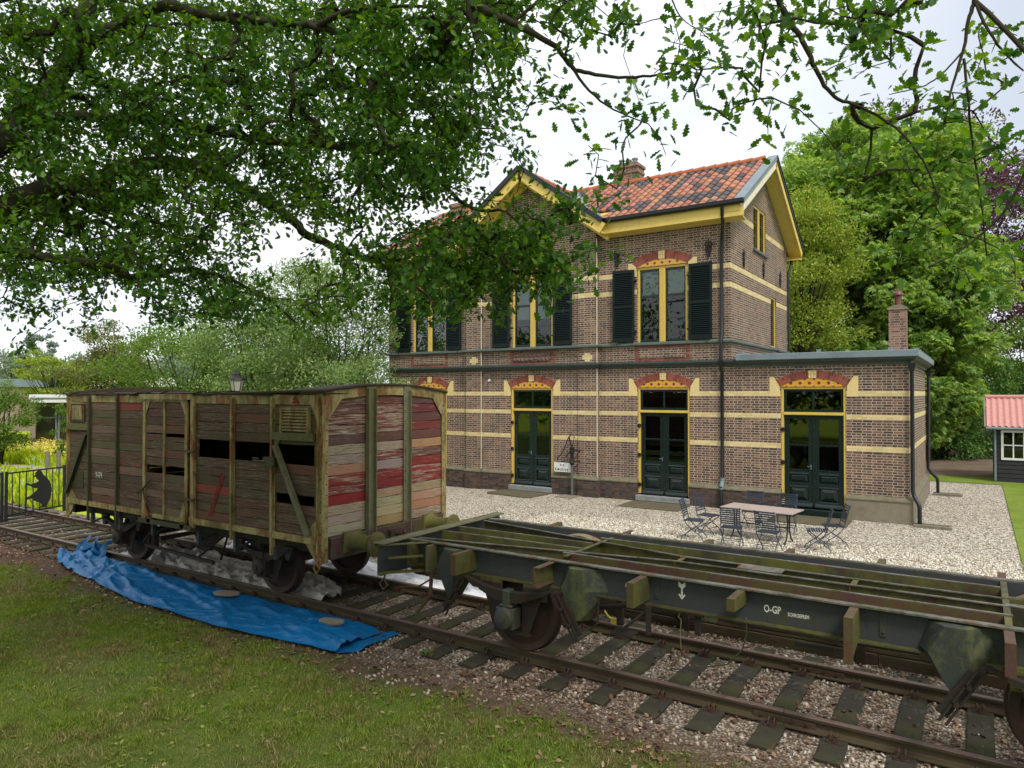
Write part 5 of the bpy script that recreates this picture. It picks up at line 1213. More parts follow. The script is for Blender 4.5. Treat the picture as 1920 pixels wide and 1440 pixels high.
# underframe
m = MB()
for s in (-1, 1): m.box(X0 + .02, X1 - .02, TRK + s * .98 - .04, TRK + s * .98 + .04, .62, .858)
for x in (X0 + .9, -12.6, -10.2, X1 - 1.0): m.box(x - .04, x + .04, TRK - .93, TRK + .93, .66, .858)
for s in (-.35, .35): m.box(X0 + .05, X1 - .15, TRK + s - .03, TRK + s + .03, .68, .85)
m.build('underframe', M['under'], BX)
for x, sx in ((X1, 1), (X0, -1)):
    m = MB(); m.box(min(x - sx * .10, x + sx * .05), max(x - sx * .10, x + sx * .05), YN + .12, YF - .12, .63, .945)
    hs = m.build('headstock', metal('purple_brown_headstock', (.06, .03, .03), (.09, .04, .03), (.08, .085, .02), .4, .42) if sx > 0 else M['under'], BX, bevel=.01)
    q = MB(); rivets(q, [(x + sx * .05, TRK - .35 + .1 * i, z) for i in range(8) for z in (.86, .74)], sx, 'x', .013); q.box(min(x, x + sx * .12), max(x, x + sx * .12), TRK - .11, TRK + .11, .76, .88); q.tube([(x + sx * .1, TRK, .82), (x + sx * .26, TRK, .82), (x + sx * .30, TRK, .86), (x + sx * .27, TRK, .90)], .03, 8)
    q.build('drawhook', M['wheel'], hs)
    for yb in (TRK - .875, TRK + .875):
        q = MB(); c = (x + sx * .05, yb, .85)
        q.box(min(c[0], c[0] + sx * .03), max(c[0], c[0] + sx * .03), yb - .17, yb + .17, .70, 1.0)
        q.lathe(c, [(.155, sx * .03), (.13, sx * .07), (.115, sx * .12), (.105, sx * .34), (.12, sx * .36), (.12, sx * .40), (.07, sx * .405), (.07, sx * .47), (.17, sx * .48), (.182, sx * .495), (.18, sx * .52), (.12, sx * .535)], 24, 'x')
        q.build('buffer', M['buffer'], BX, smooth=40)
m = MB()
m.tube([(-7.80, YN - .02, .66), (-7.80, YN - .05, .60), (-7.86, YN - .05, .54), (-7.80, YN - .05, .46), (-7.74, YN - .05, .54), (-7.79, YN - .05, .60)], .014, 6); m.build('tie_ring', M['frame_yellow'], BX)
for x in (-13.62, -9.42):
    wheelset(BX, x)
    for s in (-1, 1):
        springs(BX, x, s, .50, .60)
        h = MB()
        for t in (-1, 1): h.prism([(x + t * .50, .66), (x + t * .72, .66), (x + t * .64, .46), (x + t * .56, .46)], 'y', TRK + s * 1.03, TRK + s * 1.10)
        h.build('spring_hanger', M['under'], BX)
m = MB()
m.bar((-12.9, 7.25, .20), (-10.9, 7.3, .12), .05, .05); m.tube([(-12.4, 7.2, .66), (-12.95, 7.22, .25)], .02, 6); m.tube([(-10.9, 7.6, .60), (-11.7, 7.5, .05)], .02, 6); m.tube([(-11.3, 7.9, .6), (-10.7, 7.3, .2)], .018, 6)
m.bar((-12.95, TRK, .30), (-10.1, TRK, .30), .05, .05); m.bar((-13.0, 7.6, .25), (-13.0, 8.9, .25), .05, .08); m.bar((-10.05, 7.6, .25), (-10.05, 8.9, .25), .05, .08)
for x in (-13.03, -10.02):
    for yb in (7.5, 9.01): m.box(x - .05, x + .05, yb - .05, yb + .05, .10, .45)
m.build('brake_rigging', M['under'], BX)
m = MB()
for x in (-14.19, -13.18, -12.1, -10.75, -9.77, -8.80): m.box(x - .03, x + .03, YN + .02, YN + .08, .52, .86); m.bar((x, YN + .06, .54), (x, TRK - .98, .66), .05, .02)
m.build('post_bracket', M['sole'], BX)
# ---------------------------------------------------------------- open chassis wagon
FW = thing('flat_wagon', 'stripped flat wagon, only its mossy dark steel frame beams, springs and wheels left', 'railway wagon', (-2, TRK, RAIL_Z))
XE = 3.4
def beam(name, pts, top=1.02, dep=.17, fl=.034, mat='sole_moss', side=1, fl_mat='flange'):
    m = MB(); f = MB()
    for a, b in zip(pts[:-1], pts[1:]):
        m.bar((*a, top - dep / 2), (*b, top - dep / 2), .012, dep - .004); d = (Vector((*b, 0)) - Vector((*a, 0))).normalized(); n = Vector((-d.y, d.x, 0)) * side * fl / 2
        f.bar(Vector((*a, top)) + n, Vector((*b, top)) + n, fl, .012); f.bar(Vector((*a, top - dep)) + n, Vector((*b, top - dep)) + n, fl, .012)
    q = m.build(name, M[mat], FW); f.build('flange', M[fl_mat], q); return q
for s in (-1, 1):
    y = TRK + s * .925
    m = MB(); m.box(-6.52, XE, min(y, y + s * -.035), y if s > 0 else y, .70, 1.012) if False else None
    yw = TRK + s * .89
    w = MB(); w.box(-6.50, XE, yw - .007, yw + .007, .705, 1.012)
    q = w.build('sole_bar', M['sole'], FW)
    f = MB(); f.box(-6.50, XE, min(yw, yw + s * .085), max(yw, yw + s * .085), 1.013, 1.03); f.build('flange', M['flange'], q)
    f = MB(); f.box(-6.50, XE, min(yw, yw + s * .085), max(yw, yw + s * .085), .690, .704); f.build('lower_flange', M['sole_moss'], q)
    rv = MB()
    for x in (-5.2, -5.1, -5.02, -4.6, -4.52, -4.4):
        for z in (.96, .84, .76): rv.lathe((x, yw + s * .007, z), [(.013, 0), (.009, s * .009)], 6, 'y')
    for x in (-2.95, -.75): rv.box(x - .03, x + .03, min(yw, yw + s * .016), max(yw, yw + s * .016), .76, .99); [rv.lathe((x, yw + s * .016, z), [(.014, 0), (.01, s * .01)], 6, 'y') for z in (.96, .80)]
    rv.build('rivets', M['sole'], q)
beam('diagonal_beam', [(-6.45, 9.02), (-3.03, 8.37), (.17, 8.37)], side=-1); beam('diagonal_beam', [(-6.45, 7.46), (-3.05, 8.09), (.22, 8.09)], side=-1)
beam('floor_beam', [(-4.34, 8.79), (.17, 8.79)]); beam('floor_beam', [(-4.34, 7.73), (.24, 7.73)], mat='outrig'); beam('floor_beam', [(-6.48, 8.39), (-4.28, 8.41)]); beam('floor_beam', [(-6.48, 8.0), (-4.24, 8.06)])
for a, b in (((.19, 8.37), (XE, 9.0)), ((.19, 8.09), (XE, 7.5)), ((.19, 8.41), (XE, 8.41)), ((.19, 8.12), (XE, 8.12))): beam('floor_beam', [a, b])
for x, ya, yb in ((-4.26, 7.6, 8.95), (-3.02, 8.06, 8.4), (-1.13, 8.06, 8.4), (.18, 7.38, 9.13)):
    m = MB(); m.box(x - .006, x + .006, ya, yb, .80, 1.005); m.box(x - .005, x + .05, ya, yb, 1.006, 1.014); m.build('cross_member', M['sole_moss'], FW)
MB().box(-2.30, -1.82, 8.10, 8.30, 1.028, 1.036).build('steel_plate', M['flange'], FW)
# end beams
m = MB(); m.box(-6.60, -6.585, 6.80, 9.62, .62, 1.02); m.box(-6.585, -6.52, 6.80, 9.62, .62, .632); a = m.build('headstock', M['sole'], FW)
m = MB(); m.box(-6.62, -6.50, 6.76, 9.62, 1.036, 1.05); m.box(-6.63, -6.62, 6.76, 9.62, .99, 1.06); m.box(-6.50, -6.47, 6.76, 9.58, 1.036, 1.044); m.build('flange', M['frame_green'], a)
m = MB(); m.bar((-6.58, 6.79, 1.015), (-6.15, 7.30, 1.015), .06, .012); m.bar((-6.58, 6.79, .65), (-6.15, 7.30, .65), .12, .012); m.bar((-6.5, 6.9, .84), (-6.2, 7.25, .84), .10, .012)
m.box(-6.42, -6.36, 7.18, 7.35, .70, 1.0); m.box(-6.08, -6.03, 7.16, 7.34, .66, 1.0); m.build('end_bracket', M['buffer'], FW)
m = MB(); m.lathe((-6.60, TRK - .875, .85), [(.10, 0), (.09, -.1), (.075, -.2), (.09, -.22), (.08, -.34), (.03, -.36)], 12, 'x'); m.lathe((-6.60, TRK + .875, .85), [(.10, 0), (.09, -.1), (.075, -.2), (.08, -.3)], 12, 'x'); m.build('buffer_stub', M['copper'] if False else metal('bright_rust', (.26, .12, .045), (.34, .17, .06), (.1, .09, .03), .5, .3), FW)
m = MB()
m.tube([(-6.55, 6.9, .62), (-6.56, 6.88, .56), (-6.63, 6.88, .49), (-6.56, 6.88, .42), (-6.49, 6.88, .49), (-6.55, 6.88, .56)], .013, 6)
m.bar((-6.05, 7.25, .68), (-6.05, 7.22, .35), .05, .02); m.bar((-6.05, 7.22, .35), (-6.25, 7.2, .10), .05, .03); m.tube([(-6.5, 7.1, .42), (-6.2, 7.15, .45), (-6.0, 7.2, .58)], .012, 6); m.build('coupling_hanger', M['outrig'], FW)
# outriggers
for k, (x, dep, tail) in enumerate(((-5.47, .24, 0), (-4.27, .22, 0), (-3.11, .25, 0), (-2.06, .11, 0), (-1.02, .34, 1), (.16, .26, 0), (1.3, .22, 0), (2.4, .22, 0))):
    for s in (-1, 1):
        yi = TRK + s * .90; yo = TRK + s * 1.335; w = .075; m = MB(); f = MB()
        m.prism([(yi, 1.0), (yo, 1.0), (yo, 1.0 - dep), (yi, .74 if dep > .2 else .86)] if s > 0 else [(yi, 1.0), (yo, 1.0), (yo, 1.0 - dep), (yi, .74 if dep > .2 else .86)], 'x', x + w - .012 if k != 1 else x, x + w if k != 1 else x + .012)
        o = m.build('outrigger', M['sole_moss'], FW)
        f.box(x, x + w, min(yi + s * .05, yo), max(yi + s * .05, yo), 1.001, 1.011); f.box(x - .002, x + w + .002 if k != 1 else x + .02, min(yo, yo + s * .012), max(yo, yo + s * .012), 1.0 - dep, 1.011)
        if k == 1: f.box(x, x + w, min(yi + s * .08, yo), max(yi + s * .08, yo), 1.0 - dep, 1.0 - dep + .01)
        if tail and s < 0: f.box(x - .002, x + w + .002, yo - .012, yo, .60, 1.0 - dep)
        f.build('outrigger_plate', M['outrig'], o)
# spring brackets: faceted cast plates
def castbracket(x, s):
    y0 = TRK + s * .90; y1 = TRK + s * 1.06
    out = [(x - .12, 1.0), (x + .12, 1.0), (x + .22, .98), (x + .31, .74), (x + .08, .38), (x - .06, .38), (x - .30, .74), (x - .22, .98)]
    rid = [(x - .09, .985), (x + .06, .985), (x + .08, .74), (x + .02, .40), (x - .04, .40), (x - .22, .74)]
    v = [(a, y0, b) for a, b in out] + [(a, y1, b) for a, b in rid]; m = MB()
    m.add(v, [(8, 9, 10, 13), (13, 10, 11, 12), (0, 1, 9, 8), (1, 2, 9), (2, 3, 10, 9), (3, 4, 11, 10), (4, 5, 12, 11), (5, 6, 13, 12), (6, 7, 8, 13), (7, 0, 8), (0, 7, 6, 5, 4, 3, 2, 1)])
    return m.build('spring_bracket', M['bracket'], FW)
for xw in (-4.78, .68):
    wheelset(FW, xw, .49)
    for s in (-1, 1):
        castbracket(xw - (.93 if xw < 0 else .85), s); castbracket(xw + .93, s)
        springs(FW, xw, s, .60, .66, RAIL_Z + .49, 'under', 'sole', 'under', 1.09)
        for t in (-1, 1):
            m = MB(); a = Vector((xw + t * .66, TRK + s * 1.13, .70)); b = Vector((xw + t * .95, TRK + s * 1.13, .20))
            for q in (0, 1, 2):
                p0 = a.lerp(b, q / 3 + .02); p1 = a.lerp(b, (q + 1) / 3 + .04)
                for e in (-.028, .028): dv = (b - a).normalized().cross(Vector((0, 1, 0))) * e; m.bar(p0 + dv, p1 + dv, .02, .02)
                m.lathe((p0.x, TRK + s * 1.10, p0.z), [(.022, 0), (.022, s * .06)], 8, 'y')
            a2 = Vector((xw + t * .72, TRK + s * 1.09, .64)); b2 = Vector((xw + t * .97, TRK + s * 1.09, .24)); m.bar(a2, b2, .10, .025, (0, 1, 0))
            m.build('spring_shackle', M['under'], FW)
        m = MB(); n = 10; ro = .70
        for i in range(n):
            a0 = R(58 + 64 * i / n); a1 = R(58 + 64 * (i + 1) / n); zc = .28
            P = lambda a, r, y: (xw + r * math.cos(a), y, zc + r * math.sin(a))
            ya, yb = TRK + s * .86, TRK + s * .70
            m.add([P(a0, ro, ya), P(a1, ro, ya), P(a1, ro, yb), P(a0, ro, yb), P(a0, ro - .01, ya), P(a1, ro - .01, ya), P(a1, ro - .01, yb), P(a0, ro - .01, yb)], [(0, 1, 2, 3), (7, 6, 5, 4), (0, 4, 5, 1), (2, 6, 7, 3)])
        m.build('wheel_cover', metal('ochre_cover', (.22, .17, .09), (.2, .1, .05), (.12, .1, .03), .4, .4) if 'ochre' not in M else M['ochre'], FW)
        m = MB(); 
        for t in (-1, 1): m.box(xw + t * .32 - .16, xw + t * .32 + .16, TRK + s * .99 - .012, TRK + s * .99 + .012, .52, .69)
        m.build('guard_plate', M['sole_moss'], FW)
# gear under the frame
m = MB(); m.tube([(-4.0, 7.55, .42), (-3.3, 7.40, .62)], .028, 8); m.tube([(-3.98, 7.3, .38), (-3.7, 7.25, .32), (-3.62, 7.25, .40), (-3.62, 7.28, .66)], .012, 6); m.tube([(-3.0, 7.3, .66), (-3.3, 7.2, .40)], .02, 6); m.box(-3.4, -3.15, 7.12, 7.30, .36, .38); m.box(-3.02, -2.97, 7.2, 7.24, .4, .70)
m.box(-3.55, -3.48, 7.6, 7.66, .3, .7); m.box(-2.72, -2.66, 7.9, 7.96, .25, .7); m.bar((-3.4, 7.9, .5), (-1.2, 7.9, .5), .05, .05); m.bar((-1.55, 7.5, .5), (-1.2, 7.55, .5), .04, .04)
m.tube([(-2.95, 8.0, .46), (-2.0, 8.05, .42), (-.5, 8.0, .46)], .02, 6); m.build('brake_rigging', M['under'], FW)
ol = metal('yellow_lever_paint', (.42, .34, .05), (.3, .28, .12), (.14, .13, .03), .4, .35)
m = MB(); m.tube([(-4.46, 9.0, .04), (-4.40, 9.0, -.02), (-4.33, 9.0, -.10), (-4.26, 9.0, -.14)], [.02, .016, .014, .02], 8); m.lathe((-4.47, 9.0, .05), [(.0, -.03), (.026, -.015), (.03, 0), (.026, .015), (.0, .03)], 10, 'y'); m.box(-4.28, -4.12, 8.98, 9.02, -.22, -.11); m.build('brake_lever', ol, FW)
m = MB(); m.tube([(-2.67, 7.34, .70), (-2.69, 7.3, .62), (-2.66, 7.3, .60), (-2.67, 7.3, .42), (-2.66, 7.3, .28)], .006, 6); m.tube([(-1.99, 7.34, .72), (-2.0, 7.4, .55), (-2.1, 7.6, .3), (-2.35, 7.9, .0), (-2.7, 8.2, -.2)], .008, 6); m.box(-2.42, -2.30, 7.34, 7.40, .62, .69); m.build('hanging_wire', M['frame_green'], FW)
# markings on the sole bar
yt = TRK - .89 - .009
text_mesh('O-GP', .105, 'lettering', M['letter_white'], FW, (-1.82, yt, .81), (1, 0, 0), (0, 0, 1), sx=.66); text_mesh('SCHROEFREM', .052, 'lettering', M['letter_white'], FW, (-1.59, yt, .805), (1, 0, 0), (0, 0, 1), sx=.62)
m = MB(); m.box(-3.34, -3.24, yt - .001, yt + .001, .83, .88); pl = m.build('number_plate', M['outrig'], FW); text_mesh('14t', .055, 'lettering', M['letter_white'], pl, (-3.33, yt - .002, .835), (1, 0, 0), (0, 0, 1), sx=.8)
m = MB(); xa = -2.67
m.box(xa - .009, xa + .009, yt - .001, yt + .001, .835, .93); m.prism([(xa, .795), (xa + .04, .845), (xa + .026, .852), (xa, .82), (xa - .026, .852), (xa - .04, .845)], 'y', yt - .0015, yt + .0015); m.prism([(xa, .905), (xa + .038, .935), (xa + .038, .985), (xa, .955), (xa - .038, .985), (xa - .038, .935)], 'y', yt - .0017, yt + .0017); m.build('arrow_mark', M['letter_white'], FW)
# ---------------------------------------------------------------- slabs and small things by the wall
def slab(name, poly, z0, z1, mat, label, cat, group=None, bev=.012):
    cx = sum(p[0] for p in poly) / len(poly); cy = sum(p[1] for p in poly) / len(poly)
    o = MB().prism(poly, 'z', z0, z1).build(name, mat, None, bevel=bev, loc=(cx, cy, z0)); return set_props(o, label, cat, group)
slab('stone_slab', [(-12.45, 17.5), (-10.8, 17.2), (-10.72, 18.25), (-12.35, 18.26)], -.03, .035, M['slab'], 'mossy stone slab before the second door from the left, left of the water pump', 'slab', 'slabs before the station doors')
slab('stone_slab', [(-8.05, 17.3), (-6.42, 17.32), (-6.42, 18.35), (-8.05, 18.35)], -.03, .035, M['slab'], 'mossy stone slab before the door just left of the garden chairs', 'slab', 'slabs before the station doors')
slab('stone_slab', [(-4.2, 17.3), (-2.5, 17.3), (-2.5, 18.35), (-4.2, 18.35)], -.03, .035, M['slab'], 'worn slab before the annex door, behind the garden table', 'slab', 'slabs before the station doors')
slab('pump_slab', [(-10.3, 17.86), (-9.75, 17.8), (-9.7, 18.32), (-10.25, 18.34)], -.03, .03, M['concrete'], 'small square slab under the water pump', 'slab')
for (x, y, lb) in ((-1.13, 18.38, 'shallow concrete gully under the downpipe at the front corner of the annex'), (-1.03, 24.45, 'shallow concrete gully under the downpipe at the rear corner of the annex')):
    m = MB(); m.box(x - .12, x + .62, y - .15, y + .15, -.03, .03); m.box(x - .12, x + .62, y - .15, y - .10, .03, .075); m.box(x - .12, x + .62, y + .10, y + .15, .03, .075); m.box(x + .56, x + .62, y - .10, y + .10, .03, .075)
    set_props(m.build('drain_gully', M['concrete'], None, bevel=.008, loc=(x, y, 0)), lb, 'gully', 'drain gullies of the annex')
PU = thing('water_pump', 'black cast iron hand pump with curved handle on the station wall', 'pump', (-9.95, 18.3, 0))
px_, py_ = -9.95, 18.28
m = MB(); m.tube([(px_, py_, 0), (px_, py_, .95)], .032, 10); m.build('standpipe', M['greygreen'], PU, smooth=50)
m = MB(); m.lathe((px_, py_, .92), [(.05, 0), (.075, .03), (.075, .07), (.055, .1), (.05, .3), (.065, .34), (.075, .36), (.06, .45), (.075, .47), (.075, .50), (.03, .52)], 14); m.tube([(px_, py_, 1.26), (px_ - .06, py_ - .10, 1.26), (px_ - .09, py_ - .17, 1.2), (px_ - .09, py_ - .18, 1.14)], [.03, .03, .026, .026], 8); m.build('pump_body', M['iron'], PU, smooth=40)
m = MB(); m.tube([(px_, py_ + .02, 1.42), (px_ - .05, py_, 1.55), (px_ - .09, py_ - .01, 1.72), (px_ - .04, py_, 1.80), (px_ + .05, py_, 1.79), (px_ + .09, py_, 1.70)], [.03, .024, .02, .018, .016, .014], 8); m.tube([(px_ + .07, py_, 1.72), (px_ + .01, py_, 1.42)], .009, 6)
m.tube([(px_ - .09, py_ - .01, 1.74), (px_ - .15, py_ - .03, 1.62), (px_ - .21, py_ - .05, 1.42), (px_ - .33, py_ - .08, 1.22), (px_ - .42, py_ - .10, 1.12), (px_ - .44, py_ - .10, 1.04)], [.016, .017, .016, .015, .015, .02], 8); m.build('pump_handle', M['iron'], PU, smooth=50)
m = MB()
for z in (1.02, 1.32): m.bar((px_, py_, z), (px_ + .17, 18.46, z), .04, .03)
m.build('wall_bracket', M['iron'], PU)
SG = thing('distance_sign', 'small white plate with black distance figures screwed to the wall left of the pump', 'sign', (-10.33, 18.44, .73))
m = MB(); m.box(-10.60, -10.04, 18.36, 18.372, .68, .96); p_ = m.build('sign_plate', M['sign_white'], SG); MB().box(-10.55, -10.1, 18.372, 18.49, .78, .86).build('sign_bracket', M['iron'], SG)
text_mesh('K.M.10.16.4', .115, 'lettering', M['letter_black'], p_, (-10.57, 18.3585, .715), (1, 0, 0), (0, 0, 1), sx=.80)
m = MB()
for s in (-1, 1): m.prism([(-10.33 + s * .015, .885), (-10.33 + s * .06, .92), (-10.33 + s * .06, .85)], 'y', 18.357, 18.3595)
m.build('triangle_mark', M['letter_black'], p_)
# ---------------------------------------------------------------- garden furniture
S_ = .88
def chair(arms):
    nm = 'folding_armchair' if arms else 'folding_chair'
    t = thing(nm, 'dark slatted folding garden chair', 'chair', (0, 0, 0), 'folding chairs around the garden table')
    q = lambda *p: (p[0] * S_, p[1] * S_, p[2] * S_); w = .215
    m = MB()
    for k in range(9): y = -.19 + k * .048; m.bar(q(-w, y, .45 - .006 * (k == 8)), q(w, y, .45 - .006 * (k == 8)), .034 * S_, .014 * S_)
    m.build('seat', M['chair'], t)
    m = MB()
    for k in range(8): f = k / 7; z = .56 + .34 * f; y = -.205 - .085 * f - .02 * f * f; m.bar(q(-w, y, z), q(w, y, z), .012 * S_, .030 * S_)
    m.build('backrest', M['chair'], t)
    for s in (-1, 1):
        x = s * (w - .008)
        m = MB(); m.tube([q(x, -.32, .93), q(x, -.29, .86), q(x, -.215, .60), q(x, -.185, .46), q(x, -.12, .36), q(x, .0, .25), q(x, .13, .16), q(x, .22, .07), q(x, .25, 0)], .0105 * S_, 6); m.build('leg', M['chair'], t)
        m = MB(); m.tube([q(x * .94, .20, .44), q(x * .94, .12, .36), q(x * .94, .0, .26), q(x * .94, -.14, .17), q(x * .94, -.24, .08), q(x * .94, -.27, 0)], .0105 * S_, 6); m.build('leg', M['chair'], t)
        if arms:
            m = MB(); m.tube([q(x * 1.05, -.25, .67), q(x * 1.1, -.1, .69), q(x * 1.1, .1, .68), q(x * 1.1, .2, .66), q(x * 1.06, .2, .56), q(x * 1.0, .1, .46)], .010 * S_, 6); m.bar(q(x * 1.1, .08, .695), q(x * 1.1, .22, .685), .05 * S_, .02 * S_); m.build('armrest', M['chair'], t)
    m = MB(); m.tube([q(-w, .13, .16), q(w, .13, .16)], .008, 6); m.tube([q(-w, -.14, .17), q(w, -.14, .17)], .008, 6); m.tube([q(-w, 0, .255), q(w, 0, .255)], .008, 6); m.build('stretcher', M['chair'], t)
    return t
c1 = chair(False); c2 = chair(True)
for i, (x, y, a, arm, lb) in enumerate(((-4.92, 14.3, -84, 0, 'slatted folding chair at the left table end, the one nearer the tracks'), (-4.87, 15.05, -100, 0, 'slatted folding chair at the left table end, the one nearer the wall'), (-4.05, 13.95, 8, 0, 'slatted folding chair with its back to the tracks, left of the two'), (-3.33, 13.86, -4, 0, 'slatted folding chair with its back to the tracks, right of the two'), (-2.60, 14.52, 104, 0, 'slatted folding chair at the right table end, nearer the tracks'), (-2.42, 15.2, 112, 0, 'slatted folding chair at the right table end, nearer the annex door'), (-4.22, 16.1, 180, 1, 'slatted chair with armrests on the wall side, left of the two'), (-3.48, 16.02, 184, 1, 'slatted chair with armrests on the wall side, right of the two'))):
    src = c2 if arm else c1
    first = (i == 0) or (i == 6)
    if first: src.location = (x, y, .0); src.rotation_euler = (0, 0, R(a)); src['label'] = lb
    else: copy_tree(src, None, (x, y, 0), R(a), lb)
TB = thing('garden_table', 'long garden table with grey wooden top on dark trestle legs', 'table', (-3.75, 15.0, 0)); TB.rotation_euler = (0, 0, R(-7))
m = MB(); m.box(-3.75 - .74, -3.75 + .74, 15 - .36, 15 + .36, .625, .65); m.build('tabletop', M['tabletop'], TB, bevel=.006)
for s in (-1, 1):
    x = -3.75 + s * .55
    for e in (-1, 1):
        m = MB(); m.tube([(x, 15 + e * .10, .62), (x, 15 + e * .05, .45), (x, 15 + e * .06, .22), (x, 15 + e * .14, .08), (x, 15 + e * .25, 0)], .016, 8); m.build('leg', M['iron'], TB)
m = MB(); m.tube([(-4.3, 15, .3), (-3.2, 15, .3)], .012, 6); m.tube([(-4.3, 15, .6), (-3.2, 15, .6)], .012, 6); m.build('stretcher', M['iron'], TB)
# ---------------------------------------------------------------- shed
SH = thing('garden_shed', 'small black boarded shed with pink tiled roof and white framed window', 'shed', (2.3, 30.5, 0))
m = MB()
for i in range(13):
    z = .02 + i * .145
    def bd(u0, u1, q0, q1): m.prism([(29.2, z), (29.175, z), (29.19, z + .14), (29.2, z + .14)], 'x', u0, u1)
    if 5 <= i <= 11: bd(.42, .62, 0, 0); bd(1.30, 4.3, 0, 0)
    else: bd(.42, 4.3, 0, 0)
m.box(.42, .62, 29.2, 29.26, 0, 1.92); m.box(1.30, 4.3, 29.2, 29.26, 0, 1.92); m.box(.62, 1.30, 29.2, 29.26, 0, .75); m.box(.62, 1.30, 29.2, 29.26, 1.76, 1.92)
m.box(.42, .48, 29.26, 31.9, 0, 1.92); m.prism([(29.2, 1.92), (31.9, 1.92), (30.55, 2.75)], 'x', .42, .48); m.box(4.24, 4.3, 29.26, 31.9, 0, 1.92); m.box(.48, 4.24, 31.84, 31.9, 0, 1.92)
m.build('wall', M['black_wood'], SH)
m = MB(); m.box(.62, .69, 29.15, 29.2, .76, 1.76); m.box(1.23, 1.30, 29.15, 29.2, .76, 1.76); m.box(.69, 1.23, 29.15, 29.2, 1.69, 1.76); m.box(.69, 1.23, 29.15, 29.2, .76, .83); m.box(.94, .98, 29.155, 29.19, .83, 1.69); m.box(.69, .94, 29.155, 29.19, 1.24, 1.28); m.box(.98, 1.23, 29.155, 29.19, 1.24, 1.28)
wf = m.build('window_frame', M['white_post'], SH); MB().box(.69, 1.23, 29.195, 29.2, .83, 1.69).build('glass', M['glass'], wf)
nx, ny = 170, 90; X, T = np.meshgrid(np.linspace(.22, 4.5, nx), np.linspace(0, 1, ny))
for sgn, y0 in ((1, 28.98), (-1, 32.12)):
    rowf = (T * 8) % 1; Zh = .022 * np.sin(X / .18 * 2 * np.pi) + .03 * (1 - rowf)
    Y = y0 + sgn * T * 1.57; Z = 1.86 + T * 1.0 + Zh
    V = np.stack([X, Y, Z], -1).reshape(-1, 3); i, j = np.meshgrid(np.arange(nx - 1), np.arange(ny - 1)); a = (j * nx + i).ravel()
    raw_mesh('roof', V, np.stack([a, a + 1, a + nx + 1, a + nx], -1).ravel(), np.arange(len(a)) * 4, np.full(len(a), 4), M['shed_tile'], SH)
m = MB(); m.tube([(.2, 30.55, 2.88), (4.5, 30.55, 2.88)], .08, 10); m.build('ridge_tile', M['shed_tile'], SH)
m = MB(); m.bar((.17, 28.95, 1.80), (.17, 30.55, 2.80), .05, .2); m.bar((.17, 32.1, 1.80), (.17, 30.55, 2.80), .05, .2); m.build('barge_board', M['concrete'], SH)
m = MB(); m.tube([(.2, 28.9, 1.83), (4.5, 28.9, 1.83)], .05, 8); m.tube([(.45, 28.92, 1.8), (.45, 29.08, 1.6), (.45, 29.1, .05)], .035, 8); m.build('gutter', M['zinc'], SH)
# ---------------------------------------------------------------- fence, figure, posts, lamp on the left
FA = Vector((-21.32, 8.17, 0)); FD = (Vector((-21.9, 9.88, 0)) - FA).normalized()
def gate(name, label, s0, s1, group):
    p = lambda s, z: (FA.x + FD.x * s, FA.y + FD.y * s, z)
    t = thing(name, label, 'fence', p(s0, LOW), group); m = MB(); m.bar(p(s0, .90), p(s1, .90), .04, .04); m.bar(p(s0, -.20), p(s1, -.20), .04, .04); m.build('rail', M['iron'], t)
    for s in (s0 + .03, s1 - .03): MB().bar(p(s, LOW - .1), p(s, .95), .06, .06, (0, 1, 0)).build('post', M['iron'], t)
    m = MB(); n = int((s1 - s0) / .185)
    for k in range(1, n): s = s0 + (s1 - s0) * k / n; m.bar(p(s, -.19), p(s, .89), .02, .02, (0, 1, 0))
    m.build('bars', M['iron'], t); return t
gate('metal_fence', 'black metal fence panel across the track with the worker cut-out in front of it', .04, 1.86, 'black fence panels'); gate('metal_fence', 'black metal gate panel at the left edge, left of the worker cut-out', -2.3, -.02, 'black fence panels')
gate('metal_fence', 'black metal fence panel mostly hidden behind the box wagon', 1.9, 4.2, 'black fence panels')
out_ = [(600, 590), (640, 562), (690, 558), (715, 585), (725, 620), (762, 655), (803, 690), (840, 740), (862, 800), (872, 880), (864, 950), (852, 1010), (838, 1060), (810, 1110), (775, 1165), (700, 1182), (672, 1175), (703, 1150), (690, 1120), (640, 1092), (580, 1072), (552, 1040), (500, 1030), (440, 1066), (425, 1050), (432, 1015), (500, 990), (560, 945), (610, 900), (638, 862), (560, 852), (510, 820), (470, 812), (440, 805), (432, 785), (445, 770), (480, 775), (505, 790), (560, 780), (610, 760), (652, 730), (625, 702), (605, 682), (600, 662), (572, 670), (557, 656), (588, 636)]
fx = -21.5
pts = []
for u, v in out_:
    d = sight(u / 9, 820 + v / 9, 1) - np.array([0, 0, 3.]); t_ = fx / d[0]; pts.append((d[1] * t_, 3 + d[2] * t_))
SI = thing('worker_cutout', 'flat black metal cut-out of a crouching worker in a cap at the fence', 'silhouette', (fx, 9.1, LOW))
MB().prism(pts, 'x', fx, fx + .01).build('figure_plate', M['iron'], SI)
ya, za = pts[34]; MB().tube([(fx + .02, ya, za + .02), (fx + .02, ya - .01, -.3)], .012, 6).build('stick', M['iron'], SI)
for k, (x, y, lb) in enumerate(((-31.6, 13.65, 'left one of two short grey timber posts in the garden beyond the fence'), (-31.35, 13.95, 'right one of two short grey timber posts in the garden, beside the box wagon'))):
    m = MB(); m.box(x - .08, x + .08, y - .06, y + .06, -.6, .66); set_props(m.build('timber_post', M['concrete'], None, bevel=.015, loc=(x, y, -.35)), lb, 'post', 'timber posts in the garden')
q = sight(444, 712, 22); LP_ = thing('street_lamp', 'old fashioned lantern lamp rising behind the box wagon roof', 'lamp', (q[0], q[1], -.3)); lx, ly, lz = q
